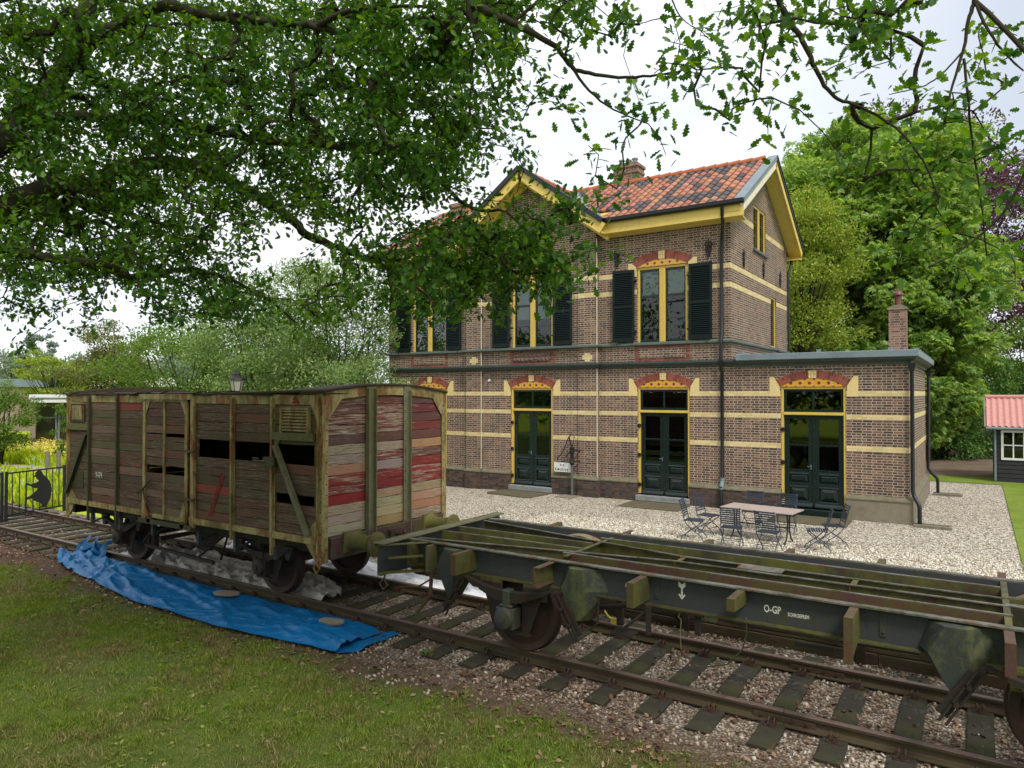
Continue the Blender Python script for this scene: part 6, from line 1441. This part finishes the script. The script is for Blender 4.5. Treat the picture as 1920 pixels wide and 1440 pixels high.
m = MB(); m.tube([(lx, ly, -.3), (lx, ly, .6), (lx, ly, lz - .3)], [.07, .05, .04], 10); m.build('lamp_post', M['iron'], LP_)
m = MB(); m.lathe((lx, ly, lz), [(.25, -.01), (.23, .03), (.12, .12), (.11, .17), (.13, .18), (.08, .24), (.05, .25), (.05, .28), (.015, .30)], 8); m.build('lamp_cap', M['iron'], LP_)
m = MB(); m.lathe((lx, ly, lz), [(.12, -.36), (.14, -.34), (.22, -.02)], 6); m.build('lamp_glass', paint('lamp_glass', (.36, .36, .28), .2, .3), LP_)
m = MB()
for k in range(6): a = k * math.pi / 3; m.bar((lx + .145 * math.cos(a), ly + .145 * math.sin(a), lz - .35), (lx + .225 * math.cos(a), ly + .225 * math.sin(a), lz - .01), .015, .015)
m.build('lamp_frame', M['iron'], LP_)
# ---------------------------------------------------------------- low building beyond the garden
q = sight(95, 740, 40); q[2] = -.4
B = thing('garden_pavilion', 'low flat roofed building with white fascia and dark windows beyond the garden', 'building', tuple(q)); B.rotation_euler = (0, 0, R(YAW + 30)); ox, oy = q[0], q[1]
def lb_(m, x0, x1, y0, y1, z0, z1): return m.box(ox + x0, ox + x1, oy + y0, oy + y1, z0, z1)
m = MB(); lb_(m, -.95, -.7, 0, 5, -.4, 2.5); lb_(m, -.7, 4, .6, 5, -.4, 2.5); m.build('wall', M['render_wall'], B)
m = MB(); lb_(m, -.98, 5, -.4, 5.4, 2.5, 2.95); m.build('fascia', M['white_post'], B)
m = MB(); lb_(m, -.95, 4.9, -.45, -.401, 2.72, 2.78); m.build('gutter', M['zinc'], B)
for x in (-.85, .35, 1.55):
    m = MB(); lb_(m, x, x + .07, .45, .58, .0, 2.4); lb_(m, x + 1.06, x + 1.13, .45, .58, .0, 2.4); lb_(m, x + .07, x + 1.06, .45, .58, 2.3, 2.4); lb_(m, x + .07, x + 1.06, .45, .58, 1.6, 1.66); lb_(m, x + .07, x + 1.06, .45, .58, 0, .1)
    w_ = m.build('window', M['zinc'], B); m = MB(); lb_(m, x + .07, x + 1.06, .5, .52, .1, 2.3); m.build('glass', M['glass'], w_)
q = sight(250, 712, 60); q[2] = -.4
B2 = thing('distant_building', 'pale roofed building showing between the trees above the wagon', 'building', tuple(q)); B2.rotation_euler = (0, 0, R(YAW + 20))
m = MB(); m.box(q[0] - 3, q[0] + 3, q[1], q[1] + 5, -.4, 3.6); m.build('wall', M['render_wall'], B2); m = MB(); m.prism([(q[0] - 3.3, 3.6), (q[0] + 3.3, 3.6), (q[0] + 3.0, 4.3), (q[0] - 1.2, 4.55)], 'y', q[1] - .3, q[1] + 5.3); m.build('roof', M['white_post'], B2)
q = sight(20, 716, 62); q[2] = -.4
B3 = thing('distant_building', 'grey roofed building behind the bush at the left edge', 'building', tuple(q)); B3.rotation_euler = (0, 0, R(YAW + 34))
m = MB(); m.box(q[0] - 3, q[0] + 2.5, q[1], q[1] + 5, -.4, 3.6); m.build('wall', M['render_wall'], B3); m = MB(); m.prism([(q[0] - 3.3, 3.6), (q[0] + 2.8, 3.6), (q[0] + 2.0, 4.3), (q[0] - 2.5, 4.3)], 'y', q[1] - .3, q[1] + 5.3); m.build('roof', M['zinc'], B3)
# ---------------------------------------------------------------- foliage
LEAF = ([(0, 0, 0), (.35, .24, .05), (.75, .2, .0), (1, 0, -.08), (.75, -.2, .0), (.35, -.24, .05)], [(0, 1, 2, 3), (0, 3, 4, 5)])
PALM = ([], [])
for k in range(7):
    a = R(-105 + 35 * k); L_ = 1 - .3 * abs(k - 3) / 3; b = len(PALM[0]); c_, s_ = math.cos(a), math.sin(a)
    PALM[0].extend([(0, 0, 0), (L_ * .6 * c_ - .15 * s_, L_ * .6 * s_ + .15 * c_, -.02), (L_ * c_, L_ * s_, -.28), (L_ * .6 * c_ + .15 * s_, L_ * .6 * s_ - .15 * c_, -.02)]); PALM[1].append((b, b + 1, b + 2, b + 3))
rt_ = np.random.default_rng(77)
def tree(name, label, px, depth, z_c, rx, rz, mat, n, size, tmpl=LEAF, clumps=60, crad=.28, base=-.3, cat='tree', group=None, tr=.16, shell=.55, droop=.1, squash=1., stems=1, lean=0, low=-1, upright=0):
    q = sight(px, 700, depth); cx, cy = q[0], q[1]
    t = thing(name, label, cat, (cx, cy, base), group)
    # clumps spread through an uneven crown
    d = rt_.normal(size=(clumps, 3)); d /= np.linalg.norm(d, axis=1, keepdims=True); d[:, 2] = np.maximum(d[:, 2], low + .0 * d[:, 2])
    rr = rt_.uniform(shell, 1.0, clumps) ** .8 * (.82 + .36 * rt_.random(clumps)); C = d * rr[:, None] * np.array([rx, rx, rz]) + np.array([cx, cy, z_c]); C[:, 0] += lean * (C[:, 2] - z_c) / max(rz, .1)
    cr = crad * rx * rt_.uniform(.6, 1.35, clumps); w = cr ** 2; idx = rt_.choice(clumps, n, p=w / w.sum())
    o = rt_.normal(size=(n, 3)); o /= np.linalg.norm(o, axis=1, keepdims=True); o *= (rt_.random(n) ** .45)[:, None]
    P = C[idx] + o * cr[idx][:, None] * np.array([1, 1, .62 * squash]); P = P[P[:, 2] > base + .1]
    n = len(P); out_d = P - np.array([cx, cy, z_c - rz * .3]); out_d /= np.linalg.norm(out_d, axis=1, keepdims=True)
    dd = out_d * .7 + rt_.normal(size=(n, 3)) * .6 + np.array([0, 0, -droop + upright]); ax, ay, az = rnd_axes(rt_, dd, size * rt_.uniform(.65, 1.25, n), .55)
    stamp('crown', tmpl[0], tmpl[1], P, ax, ay, az, M[mat], t)
    m = MB()
    for s in range(stems):
        a = 6.28 * s / max(stems, 1); bx = cx + (.3 * math.cos(a) if stems > 1 else 0); by = cy + (.3 * math.sin(a) if stems > 1 else 0)
        top = (cx + (rx * .5 * math.cos(a) if stems > 1 else 0), cy + (rx * .5 * math.sin(a) if stems > 1 else 0), z_c + rz * .5)
        mid = ((bx + top[0]) / 2 + .1, (by + top[1]) / 2, (base + top[2]) / 2); m.tube([(bx, by, base - .2), (bx, by, base + .3), mid, top], [tr * 1.3, tr, tr * .7, tr * .2], 8)
    for k in range(min(clumps, 40)):
        h = base + (C[k][2] - base) * .5; h = max(h, base + (z_c - base) * .35); s0 = Vector((cx, cy, h)); e = Vector(C[k]); mm = s0.lerp(e, .55) + Vector((0, 0, -.06 * rx)); m.tube([s0, mm, e], [tr * .4, tr * .22, tr * .06], 5)
    m.build('trunk', M['bark'], t, smooth=60); return t
# --- right of and behind the station
tree('chestnut_tree', 'tall dense green chestnut tree behind the annex, biggest tree right of the roof', 1622, 35, 8.8, 4.9, 7.4, 'chestnut', 42000, .26, PALM, 300, .25, tr=.3, shell=.72)
tree('chestnut_tree', 'lower chestnut boughs reaching right behind the annex chimney', 1735, 32, 5.2, 2.4, 4.4, 'chestnut', 13000, .23, PALM, 110, .30, tr=.2, shell=.6)
tree('lime_tree', 'yellow green lime tree showing between the station gable and the chestnut', 1500, 29.5, 6.2, 2.1, 5.4, 'lime', 42000, .12, LEAF, 120, .36, tr=.18)
tree('copper_beech', 'dark purple copper beech towering behind the chestnut', 1765, 47, 12.0, 7.4, 10.2, 'beech', 70000, .22, LEAF, 220, .24, tr=.4, shell=.45)
tree('broadleaf_tree', 'bright green leafy tree above the shed roof at the right edge', 1925, 37, 3.9, 3.2, 2.9, 'fresh', 20000, .17, LEAF, 70, .26, tr=.15)
for i, (px, d, zc, rx, rz, n, lb) in enumerate(((1775, 33, 1.6, 1.7, 2.3, 11000, 'dark glossy shrub beside the annex corner, at the far path'), (1835, 34, 1.7, 1.8, 2.6, 12000, 'tall glossy shrub left of the shed'), (1890, 36, 2.0, 2.0, 2.5, 11000, 'dark shrub directly behind the shed roof'), (1715, 34.5, 1.9, 2.2, 2.6, 9000, 'dark shrub hidden in part by the annex wall'), (1560, 33, 1.7, 3.2, 2.8, 9000, 'dark undergrowth shrub below the lime tree, behind the zinc roof edge'), (1975, 36, 2.2, 2.6, 3.0, 8000, 'shrub behind the shed at the right edge'))):
    tree('shrub', lb, px, d, zc, rx, rz, 'bush', n, .13, LEAF, 50, .3, base=-.1, cat='shrub', group='shrubs of the hedge beyond the path', tr=.05, shell=.45)
# --- unseen trees added behind the viewer for the panes to reflect
for k, (x, y) in enumerate(((-30, -16), (-22, -20), (-14, -22), (-5, -24), (4, -22), (12, -18), (20, -12))):
    t_ = tree('reflection_tree', 'unseen tree added behind the viewer for the panes to reflect', 960, 20, 4.2, 5.2, 5.4, 'bush', 3000, .6, LEAF, 40, .3, group='unseen trees added for reflections', tr=.25, shell=.3); d_ = t_.location.copy(); t_.location = (x, y, -.3)
# --- left, behind the wagon
tree('pale_tree', 'tall airy small leaved tree left of the station, sky showing through it', 640, 25, 5.4, 2.7, 3.4, 'willow', 30000, .10, LEAF, 100, .26, tr=.045, stems=5, shell=.35)
tree('pale_tree', 'airy multi stemmed tree behind the wagon roof, right of the lantern lamp', 500, 26, 4.4, 2.6, 3.0, 'willow', 28000, .10, LEAF, 80, .3, tr=.045, stems=4, shell=.35)
tree('green_tree', 'light green bushy tree behind the wagon roof, left of the lantern lamp', 350, 29, 3.8, 3.2, 2.5, 'fresh', 18000, .12, LEAF, 70, .26, tr=.09, stems=3, shell=.35)
tree('green_tree', 'low green bush filling the space between the wagon roof and the station', 690, 22, 2.6, 2.0, 1.6, 'willow', 9000, .085, LEAF, 40, .3, tr=.04, stems=3, shell=.35)
tree('dark_tree', 'dark green bush behind the wagon roof between the two airy trees', 570, 30, 3.4, 3.4, 2.8, 'bush', 14000, .12, LEAF, 60, .26, tr=.1, shell=.4)
tree('olive_tree', 'olive green pointed tree above the left part of the wagon', 195, 38, 4.0, 2.2, 3.7, 'olive', 15000, .13, LEAF, 60, .26, tr=.08, stems=2, shell=.3)
tree('red_tree', 'small dark red leaved tree right of the olive green pointed tree', 228, 46, 5.0, 1.6, 2.2, 'beech', 5000, .17, LEAF, 26, .3, tr=.08, shell=.3)
tree('olive_tree', 'round yellow green tree behind the pavilion roof', 98, 48, 4.1, 2.0, 1.7, 'lime', 9000, .15, LEAF, 40, .3, tr=.12, shell=.5, squash=.6)
tree('garden_bush', 'large loose green bush at the left edge before the pavilion', -4, 33, 1.6, 1.6, 2.0, 'fresh', 9000, .12, LEAF, 60, .28, tr=.06, stems=3, shell=.35, cat='bush')
tree('garden_bush', 'thin young shrub before the pavilion window', 120, 31, 1.3, .4, 1.5, 'fresh', 1100, .10, LEAF, 16, .5, tr=.03, stems=2, shell=.2, cat='bush')
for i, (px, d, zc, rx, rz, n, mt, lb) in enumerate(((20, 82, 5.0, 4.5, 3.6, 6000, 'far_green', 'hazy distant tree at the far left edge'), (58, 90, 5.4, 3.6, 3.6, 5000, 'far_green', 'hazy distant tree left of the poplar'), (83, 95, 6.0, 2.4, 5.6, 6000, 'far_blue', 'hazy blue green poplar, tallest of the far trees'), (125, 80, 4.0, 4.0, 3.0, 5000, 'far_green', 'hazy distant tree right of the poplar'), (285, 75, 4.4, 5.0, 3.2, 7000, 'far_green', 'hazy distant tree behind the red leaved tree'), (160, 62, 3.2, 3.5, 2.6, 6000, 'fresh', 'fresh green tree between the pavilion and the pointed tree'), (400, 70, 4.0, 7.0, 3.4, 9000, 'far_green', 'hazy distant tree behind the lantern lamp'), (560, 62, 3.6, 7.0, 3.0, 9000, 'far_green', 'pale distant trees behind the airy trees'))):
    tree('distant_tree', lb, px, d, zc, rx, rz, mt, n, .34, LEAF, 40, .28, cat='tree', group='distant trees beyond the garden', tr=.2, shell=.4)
# a far row closing the horizon
for k in range(26):
    px = -500 + k * 62 if k < 17 else 1750 + (k - 17) * 90
    if 640 < px < 1750: continue
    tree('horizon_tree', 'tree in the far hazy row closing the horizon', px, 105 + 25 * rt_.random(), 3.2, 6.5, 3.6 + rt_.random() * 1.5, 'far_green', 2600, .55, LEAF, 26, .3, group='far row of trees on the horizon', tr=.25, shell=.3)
# ---------------------------------------------------------------- garden plants
def plants(name, n, x0, x1, y0, y1, hmin, hmax, mat, label, cat, dens=None, wid=.12):
    x = rt_.uniform(x0, x1, n); y = rt_.uniform(y0, y1, n)
    if dens is not None: k = rt_.random(n) < dens(x, y); x, y = x[k], y[k]
    P = np.stack([x, y, gz(x, y)], -1); P = P[in_view(P, 150)]; h = rt_.uniform(hmin, hmax, len(P)); d = np.stack([rt_.normal(0, .3, len(P)), rt_.normal(0, .3, len(P)), np.ones(len(P))], -1)
    ax, ay, az = rnd_axes(rt_, d, h); B_ = ([(0, -wid * .3, 0), (0, wid * .3, 0), (.55, wid, .05), (.55, -wid, .05), (1, 0, .22)], [(0, 1, 2, 3), (3, 2, 4)])
    return set_props(stamp(name, B_[0], B_[1], P, ax, ay, az, mat), label, cat, kind='stuff')
mead = lambda x, y: np.where((y > 12.9) & (y < 15.1) & (x < -29) & (x > -47), 0, 1) * (.4 + .6 * (fbm(x * .4, y * .4) > .4))
plants('meadow_plants', 130000, -58, -22.5, 9.6, 27, .15, .55, M['meadow_plant'], 'tall yellow green meadow plants of the garden beyond the fence', 'meadow plants', mead, .10)
def whorls(name, n, x0, x1, y0, y1, z0, z1, r, mat, label, cat, thr):
    x = rt_.uniform(x0, x1, n); y = rt_.uniform(y0, y1, n); k = fbm(x * .35 + 7, y * .8) > thr; x, y = x[k], y[k]
    P = []
    for a, b in zip(x, y):
        zt = float(gz(a, b)) + rt_.uniform(z0, z1) * .85
        for j in range(4): P += [(a + rt_.normal() * r * .6, b + rt_.normal() * r * .6, zt - .1 * j + rt_.normal() * .01) for _ in range(5)]
    P = np.array(P); ax, ay, az = rnd_axes(rt_, rt_.normal(size=P.shape) * [1, 1, .3], np.full(len(P), r * 1.3), .4)
    return set_props(stamp(name, LEAF[0], LEAF[1], P, ax, ay, az, mat), label, cat, kind='stuff')
whorls('yellow_flowers', 1500, -46, -31, 15.2, 22, .75, 1.0, .055, M['flower_yellow'], 'pale yellow flower whorls massed in the garden beyond the fence', 'flowers', .46)
whorls('blue_flower_spikes', 16, -30, -24, 9.8, 12.2, .55, 1.1, .05, M['flower_blue'], 'pale blue flower spikes behind the fence', 'flowers', .3)
# ---------------------------------------------------------------- the oak overhead
OAK = thing('oak_tree', 'huge old oak whose dark leafy boughs hang over the wagon', 'tree', (-8.5, 2.0, LOW))
tk = MB(); tk.tube([(-8.5, 2.0, -.6), (-8.5, 2.0, 0), (-8.45, 2.05, 1.2), (-8.5, 2.1, 2.8), (-8.4, 2.2, 4.2), (-8.3, 2.4, 5.6), (-8.0, 2.6, 7.4), (-7.6, 2.6, 9.5)], [.62, .47, .40, .38, .34, .28, .2, .1], 18)
tk.build('trunk', M['bark'], OAK, smooth=60)
def S(*a): return Vector(sight(*a))
T1 = Vector((-8.45, 2.15, 3.9)); T2 = Vector((-8.3, 2.4, 5.2)); T3 = Vector((-8.1, 2.5, 6.6)); T4 = Vector((-7.7, 2.6, 8.6))
limbs = [
 ([T1, S(-60, 430, 6.4), S(0, 395, 6.6), S(50, 370, 6.7), S(115, 347, 6.9), S(185, 345, 7.1), S(222, 320, 7.3), S(345, 305, 7.8), S(450, 350, 8.2), S(540, 405, 8.4), S(575, 440, 8.4), S(640, 466, 8.2), S(690, 485, 8.0), S(740, 486, 7.8), S(820, 505, 7.5), S(900, 530, 7.2)], .15, .014),
 ([T2, S(-40, 290, 6.6), S(60, 215, 7.0), S(107, 150, 7.2), S(150, 65, 7.3), S(165, -20, 7.4), S(180, -200, 7.5)], .15, .06),
 ([S(110, 145, 7.2), S(170, 82, 7.0), S(225, 50, 6.8), S(280, 20, 6.6), S(320, 10, 6.4), S(350, 20, 6.3), S(420, 33, 6.1), S(525, 43, 6.0), S(595, 50, 5.9), S(665, 72, 5.8), S(720, 97, 5.8), S(765, 145, 5.9), S(795, 192, 6.0), S(860, 290, 6.1)], .075, .01),
 ([S(595, 50, 5.9), S(640, 25, 5.7), S(700, 14, 5.6), S(790, 12, 5.4), S(870, 30, 5.4)], .03, .008),
 ([S(60, 225, 7.0), S(130, 218, 7.2), S(215, 220, 7.2), S(310, 228, 7.1), S(400, 245, 6.9), S(480, 260, 6.8), S(550, 270, 6.7), S(600, 270, 6.6), S(675, 282, 6.4), S(750, 288, 6.3), S(785, 305, 6.2), S(812, 328, 6.2), S(840, 355, 6.2), S(870, 382, 6.2), S(905, 395, 6.1), S(945, 396, 6.0), S(985, 430, 6.0), S(1020, 470, 6.0)], .06, .007),
 ([T1, S(-80, 470, 6.0), S(0, 463, 6.1), S(80, 482, 6.2), S(200, 496, 6.4), S(235, 517, 6.5), S(285, 515, 6.7), S(345, 505, 6.9), S(420, 520, 7.2), S(500, 560, 7.4), S(560, 610, 7.5)], .065, .01),
 ([S(115, 347, 6.9), S(200, 372, 6.6), S(240, 400, 6.5), S(300, 418, 6.5), S(380, 430, 6.6)], .04, .01),
 ([T3, Vector((-6, 4.2, 7.6)), S(700, -140, 5.6), S(870, -40, 5.0), S(880, 10, 4.9), S(888, 45, 4.9), S(895, 80, 4.9), S(915, 130, 5.0), S(935, 200, 5.1)], .07, .008),
 ([S(880, 0, 4.9), S(915, 22, 4.8), S(960, 42, 4.8), S(1000, 63, 4.7), S(1045, 90, 4.7), S(1072, 126, 4.7), S(1105, 137, 4.7), S(1160, 145, 4.7), S(1220, 142, 4.6), S(1275, 134, 4.6)], .032, .006),
 ([S(1072, 126, 4.7), S(1105, 170, 4.7), S(1150, 205, 4.8), S(1215, 232, 4.8)], .012, .004),
 ([S(960, 42, 4.8), S(1000, 10, 4.8), S(1040, -30, 4.9)], .015, .01),
 ([T4, Vector((-4.5, 3.8, 8.2)), Vector((-2.2, 4.3, 7.4)), S(1340, -120, 4.6), S(1440, -40, 4.4), S(1460, 0, 4.4), S(1480, 40, 4.4), S(1505, 76, 4.4), S(1525, 120, 4.4), S(1546, 160, 4.4), S(1572, 186, 4.4), S(1612, 200, 4.4), S(1680, 240, 4.3), S(1730, 300, 4.2), S(1760, 370, 4.2)], .035, .004),
 ([S(1440, -40, 4.4), S(1560, -60, 4.2), S(1700, -50, 4.1), S(1800, -40, 4.0), S(1826, 0, 4.0), S(1817, 32, 4.0), S(1806, 95, 4.0), S(1786, 160, 4.0), S(1772, 230, 4.0)], .025, .005),
 ([S(1806, 95, 4.0), S(1770, 135, 4.0), S(1735, 160, 4.0), S(1700, 170, 4.0)], .006, .003),
 ([S(1826, 0, 4.0), S(1855, 60, 3.9), S(1886, 102, 3.9), S(1918, 132, 3.8)], .010, .004),
 ([S(1807, 110, 4.0), S(1815, 180, 4.0), S(1821, 250, 4.1), S(1836, 350, 4.1), S(1842, 400, 4.1), S(1850, 480, 4.2)], .008, .004),
 ([S(1826, 0, 4.0), S(1960, 150, 3.7), S(1930, 300, 3.8), S(1880, 400, 3.9), S(1800, 470, 4.0), S(1740, 500, 4.0)], .014, .004),
 ([S(1260, 0, 4.8), S(1275, 30, 4.8), S(1295, 48, 4.8)], .006, .003), ([S(1275, 30, 4.8), S(1230, 36, 4.8), S(1200, 45, 4.8)], .005, .003),
]
nodes = []
for pts, r0, r1 in limbs:
    # smooth and wiggle
    q = []
    for i in range(len(pts) - 1):
        p0, p1, p2, p3 = pts[max(i - 1, 0)], pts[i], pts[i + 1], pts[min(i + 2, len(pts) - 1)]
        for k in range(4):
            t = k / 4; q.append(.5 * ((2 * p1) + (p2 - p0) * t + (2 * p0 - 5 * p1 + 4 * p2 - p3) * t * t + (3 * p1 - p0 - 3 * p2 + p3) * t ** 3))
    q.append(pts[-1]); n = len(q); rad = [r0 + (r1 - r0) * (i / (n - 1)) ** .75 for i in range(n)]
    q = [p + Vector((math.sin(i * 1.7) * rad[i] * .25, math.cos(i * 2.3) * rad[i] * .25, math.sin(i * 2.9) * rad[i] * .3)) for i, p in enumerate(q)]
    MB().tube(q, rad, 8).build('branch', M['bark'], OAK, smooth=60); nodes += q
GRID = ["999999999999887457678322", "999999999998753456567205", "999999999998645665322354", "999999999998655235541162", "999999999997445300134534", "999999999995424100002534",
        "999999998857883200000445", "999998468899960000000045", "999998568999982000000344", "877899888898500000000020", "450256654320000000000000", "010000110000000000000000"]
CNT = [0, .3, .55, .8, 1.15, 1.65, 2.5, 4.4, 10.0, 25.0]
ro = np.random.default_rng(4); sp = []
for j, row in enumerate(GRID):
    for i, ch in enumerate(row[:24]):
        dn = int(ch)
        if not dn: continue
        x = i * 80 + 40
        if x > 1200: d0, d1 = 3.7, 5.0
        elif x > 900: d0, d1 = (4.4, 6.2) if j < 6 else (5.4, 6.6)
        elif x > 600: d0, d1 = 5.0, 8.0
        else: d0, d1 = 5.6, 9.6
        c_ = CNT[dn] * (1.0 if x < 1300 else 1.15); k = int(c_) + (ro.random() < c_ % 1)
        for _ in range(k): sp.append(sight(i * 80 + ro.uniform(0, 80), j * 60 + ro.uniform(0, 60), ro.uniform(d0, d1)))
        if j == 0:
            for _ in range(int(k * .8)): sp.append(sight(i * 80 + ro.uniform(0, 80), -ro.uniform(0, 220), ro.uniform(d0, d1 + 1)))
        if i == 0:
            for _ in range(int(k * 1.5)): sp.append(sight(-ro.uniform(0, 260), j * 60 + ro.uniform(0, 60), ro.uniform(5.5, 9.5)))
sp = np.array(sp)
N0 = np.array([tuple(p) for p in nodes]); allp = np.concatenate([N0, sp]); n0 = len(N0); ns = len(sp)
D2 = np.full(ns, 1e9); par = np.zeros(ns, int)
for s in range(0, n0, 400):
    d_ = ((sp[:, None] - N0[None, s:s + 400]) ** 2).sum(-1); k = d_.argmin(1); v = d_[np.arange(ns), k]; up = v < D2; D2[up] = v[up]; par[up] = s + k[up]
done = np.zeros(ns, bool); cnt = np.ones(ns); order = []
for _ in range(ns):
    k = int(np.where(done, 1e9, D2).argmin()); done[k] = True; order.append(k)
    v = ((sp - sp[k]) ** 2).sum(1) * 1.25; up = (~done) & (v < D2); D2[up] = v[up]; par[up] = n0 + k
for k in reversed(order):
    if par[k] >= n0: cnt[par[k] - n0] += cnt[k]
tw = MB(); tdir = np.zeros((ns, 3))
for k in order:
    a = Vector(allp[par[k]]); b = Vector(sp[k]); L_ = (b - a).length; r = .0026 * math.sqrt(cnt[k]) + .0008
    mid = a.lerp(b, .5) + Vector(ro.normal(size=3) * L_ * .09) + Vector((0, 0, .04 * L_)); tw.tube([a, mid, b], [r * 1.1, r, r * .7], 5, caps=False); tdir[k] = tuple((b - mid).normalized() if L_ > 1e-6 else Vector((0, 0, -1)))
tw.build('twigs', M['twig'], OAK)
# lobed oak leaf
half = [(.10, .05), (.20, .16), (.30, .09), (.42, .25), (.52, .13), (.66, .29), (.76, .15), (.88, .19), (.95, .09)]
zc = lambda u, v: .10 * abs(v) * 2 - .10 * u * u
OV = [(0, 0, 0), (1, 0, zc(1, 0))] + [(u, v, zc(u, v)) for u, v in half] + [(u, -v, zc(u, v)) for u, v in half]
OF = [tuple([0] + list(range(10, 1, -1)) + [1])[::-1] if False else tuple([0, 1] + list(range(10, 1, -1))), tuple([1, 0] + list(range(11, 20)))]
OF[1] = tuple([0] + list(range(11, 20)) + [1])
xs_ = to_px(sp)[0]; K = np.repeat(np.arange(ns), np.where(xs_ < 1000, 24, np.where(xs_ < 1250, 15, 13))); base = sp[K]; td = tdir[K]
dirs = td * .6 + ro.normal(size=(len(K), 3)) * .75 + np.array([0, 0, -.12]); dirs /= np.linalg.norm(dirs, axis=1, keepdims=True)
P = base - td * ro.uniform(0, .20, (len(K), 1)) + ro.normal(size=(len(K), 3)) * .06
ax, ay, az = rnd_axes(ro, dirs, ro.uniform(.6, 1.15, len(K)) * np.where(xs_[K] < 1000, .066, .084), .6); ay = ay * 1.2
stamp('crown', OV, OF, P, ax, ay, az, M['oak_leaf'], OAK)
# unseen rest of the crown, added over and behind the viewer for shade
n = 13000; Pn = np.stack([ro.uniform(-17, 5, n), ro.uniform(-7, 10.5, n), ro.uniform(5.6, 11.5, n)], -1); Pn += 0
cl = fbm(Pn[:, 0] * .8, Pn[:, 1] * .8 + Pn[:, 2] * .5) > .42; rad_ok = ((Pn[:, 0] + 7.5) / 10.5) ** 2 + ((Pn[:, 1] - 1.5) / 8.5) ** 2 + ((Pn[:, 2] - 7.5) / 4.5) ** 2 < 1
Pn = Pn[cl & rad_ok]; x_, y_, z_ = to_px(Pn); Pn = Pn[~((x_ > -150) & (x_ < 2070) & (y_ > -200) & (y_ < 1600) & (z_ > 0))]
ax, ay, az = rnd_axes(ro, ro.normal(size=Pn.shape) * [1, 1, .5], ro.uniform(.12, .26, len(Pn)), .6)
stamp('shade_crown', LEAF[0], LEAF[1], Pn, ax, ay * 1.6, az, M['oak_leaf'], OAK)
m = MB()
for e in ((-3, -2, 8), (-5, -5, 8), (-12, -3, 7.5), (-13, 4, 7.5), (0, 1, 8.2), (-9, 7, 9), (2, 4.5, 8), (-7, 0, 10)): m.tube([T3, T3.lerp(Vector(e), .5) + Vector((0, 0, .7)), Vector(e)], [.13, .08, .02], 7)
m.build('upper_branches', M['bark'], OAK, smooth=60)
